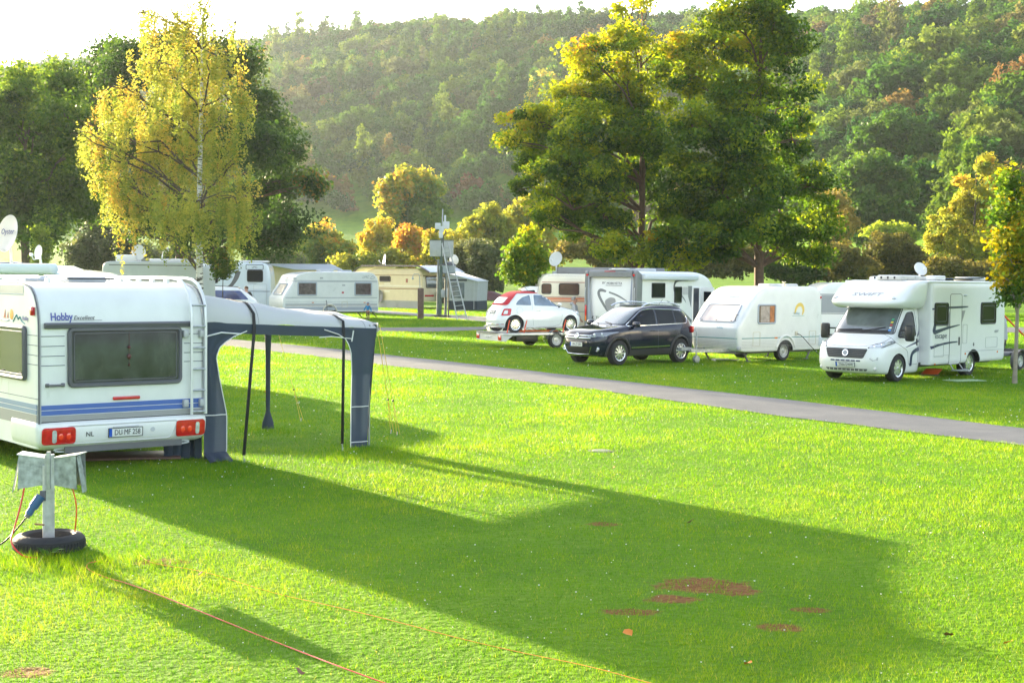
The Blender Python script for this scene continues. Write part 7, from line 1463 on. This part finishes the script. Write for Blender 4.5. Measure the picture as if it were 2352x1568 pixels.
# ------------------------------------------------------------------ antenna mast, ladder, lamp, post
def mast():
    g = at(1012, 728); t = thing('antenna_mast', 'tall mast carrying white antennas and a grey cabinet', 'mast', g); PG = mat('green grey post', (.10, .14, .12), .6, var=.2)
    MB().cyl((-.05, 0, 0), (.05, 0, 5.2), .11, n=12).build('pole', PG, t); MB().cyl((.30, .1, 0), (.34, .1, 3.9), .09, n=10).cyl((-.22, .1, 0), (-.18, .1, 3.7), .07, n=10).build('side_post', mat('grey post', (.28, .29, .28), .6, var=.2), t)
    MB().cyl((.05, 0, 5.2), (.08, 0, 6.9), .035, n=8).build('whip_antenna', TRIML, t)
    MB().rbox((.02, .15, 4.38), (1.5, .5, 1.02), .03).build('cabinet', mat('pale cabinet', (.48, .49, .48), .6, var=.08, dirt_glare=(.2, .2, .18), dscale=4), t); MB().box((.02, .15, 4.91), (1.56, .56, .04)).build('cabinet_lid', GREYP, t)
    MB().tube([(-.55, .1, 3.88), (-.1, .1, 3.35)], .03).tube([(.55, .1, 3.88), (.1, .1, 3.35)], .03).build('brackets', GREYP, t)
    W = mat('antenna white', (.72, .74, .76), .4)
    for (x, z, a, b_, nm) in ((-.02, 5.25, .26, .42, 'radio_box'), (-.22, 5.80, .36, .40, 'flat_antenna'), (.32, 5.86, .40, .48, 'flat_antenna'), (.02, 5.62, .30, .36, 'radio_box'), (.24, 6.25, .12, .5, 'antenna_tube')): MB().rbox((x, -.08, z), (a, .12, b_), .03).build(nm, W, t)
    MB().tube([(.2, -.05, 5.7), (.3, -.05, 5.4), (.12, -.1, 5.1), (.16, -.1, 4.0), (.3, -.12, 2.2), (.28, -.1, .2)], .03).build('cables', BLACK, t); MB().rbox((.46, -.05, 1.55), (.28, .2, .6), .03).rbox((.14, -.1, 1.5), (.26, .12, .5), .02).build('meter_box', LGREY, t)
    MB().ball((0, 0, .02), (.7, .4, .12), 8).build('base_mound', mat('dark soil', (.05, .05, .03), .95), t)
    g = at(1030, 729.5); l = thing('street_lamp', 'thin black post lamp with a glass lantern beside the mast', 'lamp', g); MB().cyl((0, 0, 0), (0, 0, 2.75), .045, n=8).build('post', BLACK, l)
    MB().add([(-.36, -.36, 2.8), (.36, -.36, 2.8), (.36, .36, 2.8), (-.36, .36, 2.8), (-.42, -.42, 3.28), (.42, -.42, 3.28), (.42, .42, 3.28), (-.42, .42, 3.28)], [(0, 1, 5, 4), (1, 2, 6, 5), (2, 3, 7, 6), (3, 0, 4, 7), (0, 1, 2, 3)]).build('lantern', mat('lantern glass', (.42, .46, .52), .3), l, smooth=False)
    MB().lathe([(.60, 3.28), (.1, 3.52), (0, 3.56)], 'z', n=4).build('lantern_roof', BLACK, l)
    for sx in (-.39, 0, .39): MB().box((sx, -.40, 3.04), (.025, .02, .5)).build('lantern_bar', BLACK, l)
    MB().box((0, 0, 2.79), (.80, .80, .04)).build('lantern_base', BLACK, l)
    a, b_ = at(1062, 735), atd(1030, 602, 88.5); ld = thing('ladder', 'long aluminium ladder leaning against the antenna mast', 'ladder', (a.x, a.y, 0)); v = Vector((b_.x - a.x, .4, 4.6)); w = Vector((.25, .0, .03)); A = mat('ladder alloy', (.45, .46, .48), .4, metal=.5)
    for s_ in (-1, 1): MB().tube([w * s_ * 1.15, v + w * s_ * .72], .04, n=6).build('stile', A, ld)
    for k in range(1, 16): MB().cyl(v * k / 16 - w, v * k / 16 + w, .025, n=6).build('rung', A, ld)
    g = at(966, 732); pp = thing('timber_post', 'thick weathered timber post with a bent shower arm left of the mast', 'post', g); MB().rbox((0, 0, .93), (.36, .30, 1.86), .03).build('post', mat('weathered timber', (.16, .10, .08), .9, var=.3, vscale=6), pp)
    MB().tube([(-.05, 0, 1.86), (-.08, 0, 2.6), (-.14, 0, 2.72), (-.40, 0, 2.74), (-.48, 0, 2.62), (-.5, 0, 2.5)], .025).build('arm', LGREY, pp); MB().ball((-.50, 0, 2.45), .07, 6).build('shower_head', TRIML, pp)
mast()
# small timber hide in the meadow edge
p = atd(1317, 600, 170); z = float(terr(p.x, 170)); hd = thing('wooden_hide', 'small brown timber raised hide in the meadow left of the alder trunk', 'hut', (p.x, 170, z + .2)); MB().box((0, 0, 2.5), (2.2, 1.8, 1.1)).build('cabin', BARKR, hd)
for x in (-1, 1): MB().cyl((x, -.8, -1), (x, -.8, 2), .08).cyl((x, .8, -1), (x, .8, 2), .08).build('leg', BARKR, hd)
MB().box((0, 0, 3.12), (2.6, 2.2, .12)).build('roof', BARK, hd)
# ------------------------------------------------------------------ people
SKIN = mat('skin', (.52, .28, .20), .55, var=.06)
def skinned(name, pts, edges, rad, m, parent, sub=2):
    me = bpy.data.meshes.new(name); me.from_pydata(pts, edges, []); o = bpy.data.objects.new(name, me); COL.objects.link(o)
    sk = o.modifiers.new('s', 'SKIN'); sk.use_smooth_shade = True
    if not me.skin_vertices: me.attributes.new if False else None
    lay = me.skin_vertices[0] if me.skin_vertices else None
    if lay is None:
        bpy.context.view_layer.objects.active = o; bpy.ops.mesh.customdata_skin_add() ; lay = me.skin_vertices[0]
    for i, r in enumerate(rad): lay.data[i].radius = (r, r) if not isinstance(r, tuple) else r
    lay.data[0].use_root = True
    sb = o.modifiers.new('d', 'SUBSURF'); sb.levels = sub; sb.render_levels = sub
    dg = bpy.context.evaluated_depsgraph_get(); me2 = bpy.data.meshes.new_from_object(o.evaluated_get(dg), depsgraph=dg); bpy.data.objects.remove(o); me2.shade_smooth(); me2.materials.clear()
    return link(name, me2, m, parent)
def person(label, loc, yaw, H, top, legs, hair, shoe=(.03, .03, .03), arm=None, arm2=None, hood=False, child=False, seat=False, hat=None):
    """figure of height H facing local +x; arm / arm2: hand positions (fractions of H) of the right and left hand"""
    t = thing('person', label, 'person', loc, yaw); k = H; hr = .066 if not child else .080
    hz = .935 if not child else .915; sh = .82 if not child else .79; hip = .53 if not child else .50
    arm = arm or (.02, -.16, .44); arm2 = arm2 or (.02, .16, .44)
    P = [(0, 0, hip), (0, 0, .66), (0, 0, sh - .03), (0, 0, sh + .04), (.008, 0, hz - .02), (.012, 0, hz + .02)]
    E = [(0, 1), (1, 2), (2, 3), (3, 4), (4, 5)]; Rr = [.072, .070, .078, .030, hr * .86, hr * .86]
    def limbj(a, b, c, ra, rb, rc, root):
        i = len(P); P.extend([a, b, c]); E.extend([(root, i), (i, i + 1), (i + 1, i + 2)]); Rr.extend([ra, rb, rc])
        return i
    hands = []
    for s, h_ in ((-1, arm), (1, arm2)):
        S = (0, s * .105, sh - .01); e = ((S[0] + h_[0]) / 2 - .03, (S[1] + h_[1]) / 2 + s * .025, (S[2] + h_[2]) / 2); limbj(S, e, h_, .032, .026, .018, 2); hands.append((h_, e))
        i = limbj((0, s * .052, hip - .03), (.012, s * .056, .28), (0, s * .058, .045), .050, .036, .026, 0); P.append((.07, s * .062, .02)); E.append((i + 2, len(P) - 1)); Rr.append(.02)
    sc = lambda L: [tuple(c * k for c in p) for p in L]
    skinned('body', sc(P), E, [r * k for r in Rr], SKIN, t)
    J = mat('cloth %.2f%.2f%.2f' % top, top, .85, var=.15, vscale=9); L_ = mat('cloth %.2f%.2f%.2f' % legs, legs, .85, var=.15, vscale=9); HM = mat('hair %.2f%.2f' % hair[:2], hair, .8, var=.2, vscale=30)
    P2_ = [(0, 0, hip + .0), (0, 0, .66), (0, 0, sh - .02), (0, 0, sh + .035)]; E2 = [(0, 1), (1, 2), (2, 3)]; R2 = [.092, .086, .092, .046]
    for s, (h_, e) in ((-1, hands[0]), (1, hands[1])):
        i = len(P2_); w = tuple(e[j] + (h_[j] - e[j]) * .9 for j in range(3)); P2_ += [(0, s * .108, sh - .012), e, w]; E2 += [(2, i), (i, i + 1), (i + 1, i + 2)]; R2 += [.044, .038, .028]
    skinned('jacket', sc(P2_), E2, [r * k for r in R2], J, t)
    P3 = [(0, 0, hip + .01)]; E3 = []; R3 = [.082]
    for s in (-1, 1):
        i = len(P3); P3 += [(0, s * .05, hip - .06), (.012, s * .056, .28), (0, s * .058, .06)]; E3 += [(0, i), (i, i + 1), (i + 1, i + 2)]; R3 += [.060, .046, .036]
    skinned('trousers', sc(P3), E3, [r * k for r in R3], L_, t)
    for s in (-1, 1): MB().rbox((.03 * k, s * .06 * k, .022 * k), (.14 * k, .055 * k, .044 * k), .018 * k, 3).build('shoe', mat('shoe', shoe, .7), t)
    hd = MB().ball((-.006 * k, 0, (hz + .022) * k), (hr * 1.0 * k, hr * .94 * k, hr * .98 * k), 10)
    hm = hd.mesh('hair'); bm = bmesh.new(); bm.from_mesh(hm)
    bmesh.ops.delete(bm, geom=[v for v in bm.verts if v.co.x > .018 * k and v.co.z < (hz + .055) * k or v.co.z < (hz - .03) * k], context='VERTS'); bm.to_mesh(hm); bm.free(); hm.shade_smooth()
    if not hat: o = link('hair', hm, HM, t)
    else: o = link('beanie', hm, mat('beanie', hat, .85), t)
    for s in (-1, 1):
        MB().ball(((hr * .80) * k, s * .022 * k, (hz + .012) * k), .007 * k, 5).build('eye', BLACK, t)
        MB().ball((0, s * hr * .86 * k, hz * k), (.010 * k, .006 * k, .016 * k), 5).build('ear', SKIN, t)
        h_ = hands[0][0] if s < 0 else hands[1][0]; e = hands[0][1] if s < 0 else hands[1][1]; d = (Vector(h_) - Vector(e)).normalized(); b0 = Vector(h_) * k; hm_ = MB().ball(b0 + d * .015 * k, (.016 * k, .022 * k, .024 * k), 6)
        for f in range(4): o_ = Vector(((f - 1.5) * .010 * k, 0, 0)); hm_.tube([b0 + d * .03 * k + o_, b0 + d * (.05 - .004 * abs(f - 1.5)) * k + o_ + Vector((.004 * k, 0, 0)), b0 + d * .062 * k + o_ + Vector((.010 * k, -s * .006 * k, 0))], .0055 * k, n=5)
        hm_.tube([b0 + d * .01 * k, b0 + d * .025 * k + Vector((.022 * k, 0, 0)), b0 + d * .04 * k + Vector((.026 * k, 0, 0))], .006 * k, n=5); hm_.build('hand', SKIN, t)
    MB().ball((hr * .98 * k, 0, (hz - .005) * k), (.011 * k, .008 * k, .014 * k), 5).build('nose', SKIN, t); MB().box((hr * .86 * k, 0, (hz - .03) * k), (.006 * k, .026 * k, .004 * k)).build('mouth', mat('lips', (.35, .10, .09), .6), t)
    if hood: MB().ball((-.045 * k, 0, (sh + .035) * k), (.06 * k, .075 * k, .038 * k), 8).build('hood', J, t)
    return t
person('small child in a bright blue jacket and pale beanie walking on the grass', at(845, 734), R_(-100), 1.02, (.02, .24, .50), (.16, .08, .04), (.45, .33, .18), child=True, arm=(.08, -.22, .50), arm2=(.02, .20, .42), hat=(.35, .34, .50))
person('grey haired man in a light grey hooded top beside the beige motorhome', Vector((atd(1320, 640, 55.2).x, 55.2, 0)), R_(-15), 1.80, (.40, .41, .43), (.06, .07, .10), (.30, .28, .27), hood=True, arm=(.16, -.12, .52), arm2=(.12, .14, .50))
person('man in a black jacket holding a toddler beyond the awning roof', Vector((atd(566, 640, 80).x, 80, 0)), R_(-70), 1.88, (.012, .012, .015), (.05, .06, .09), (.16, .08, .04), arm=(.14, -.20, .60), arm2=(.10, .16, .62))
person('fair haired toddler in a blue jacket carried by the man in black', Vector((atd(549, 640, 79.6).x, 79.6, .92)), R_(-60), .92, (.02, .13, .48), (.06, .07, .12), (.75, .62, .40), child=True, arm=(.12, -.06, .74), arm2=(.10, .12, .55))
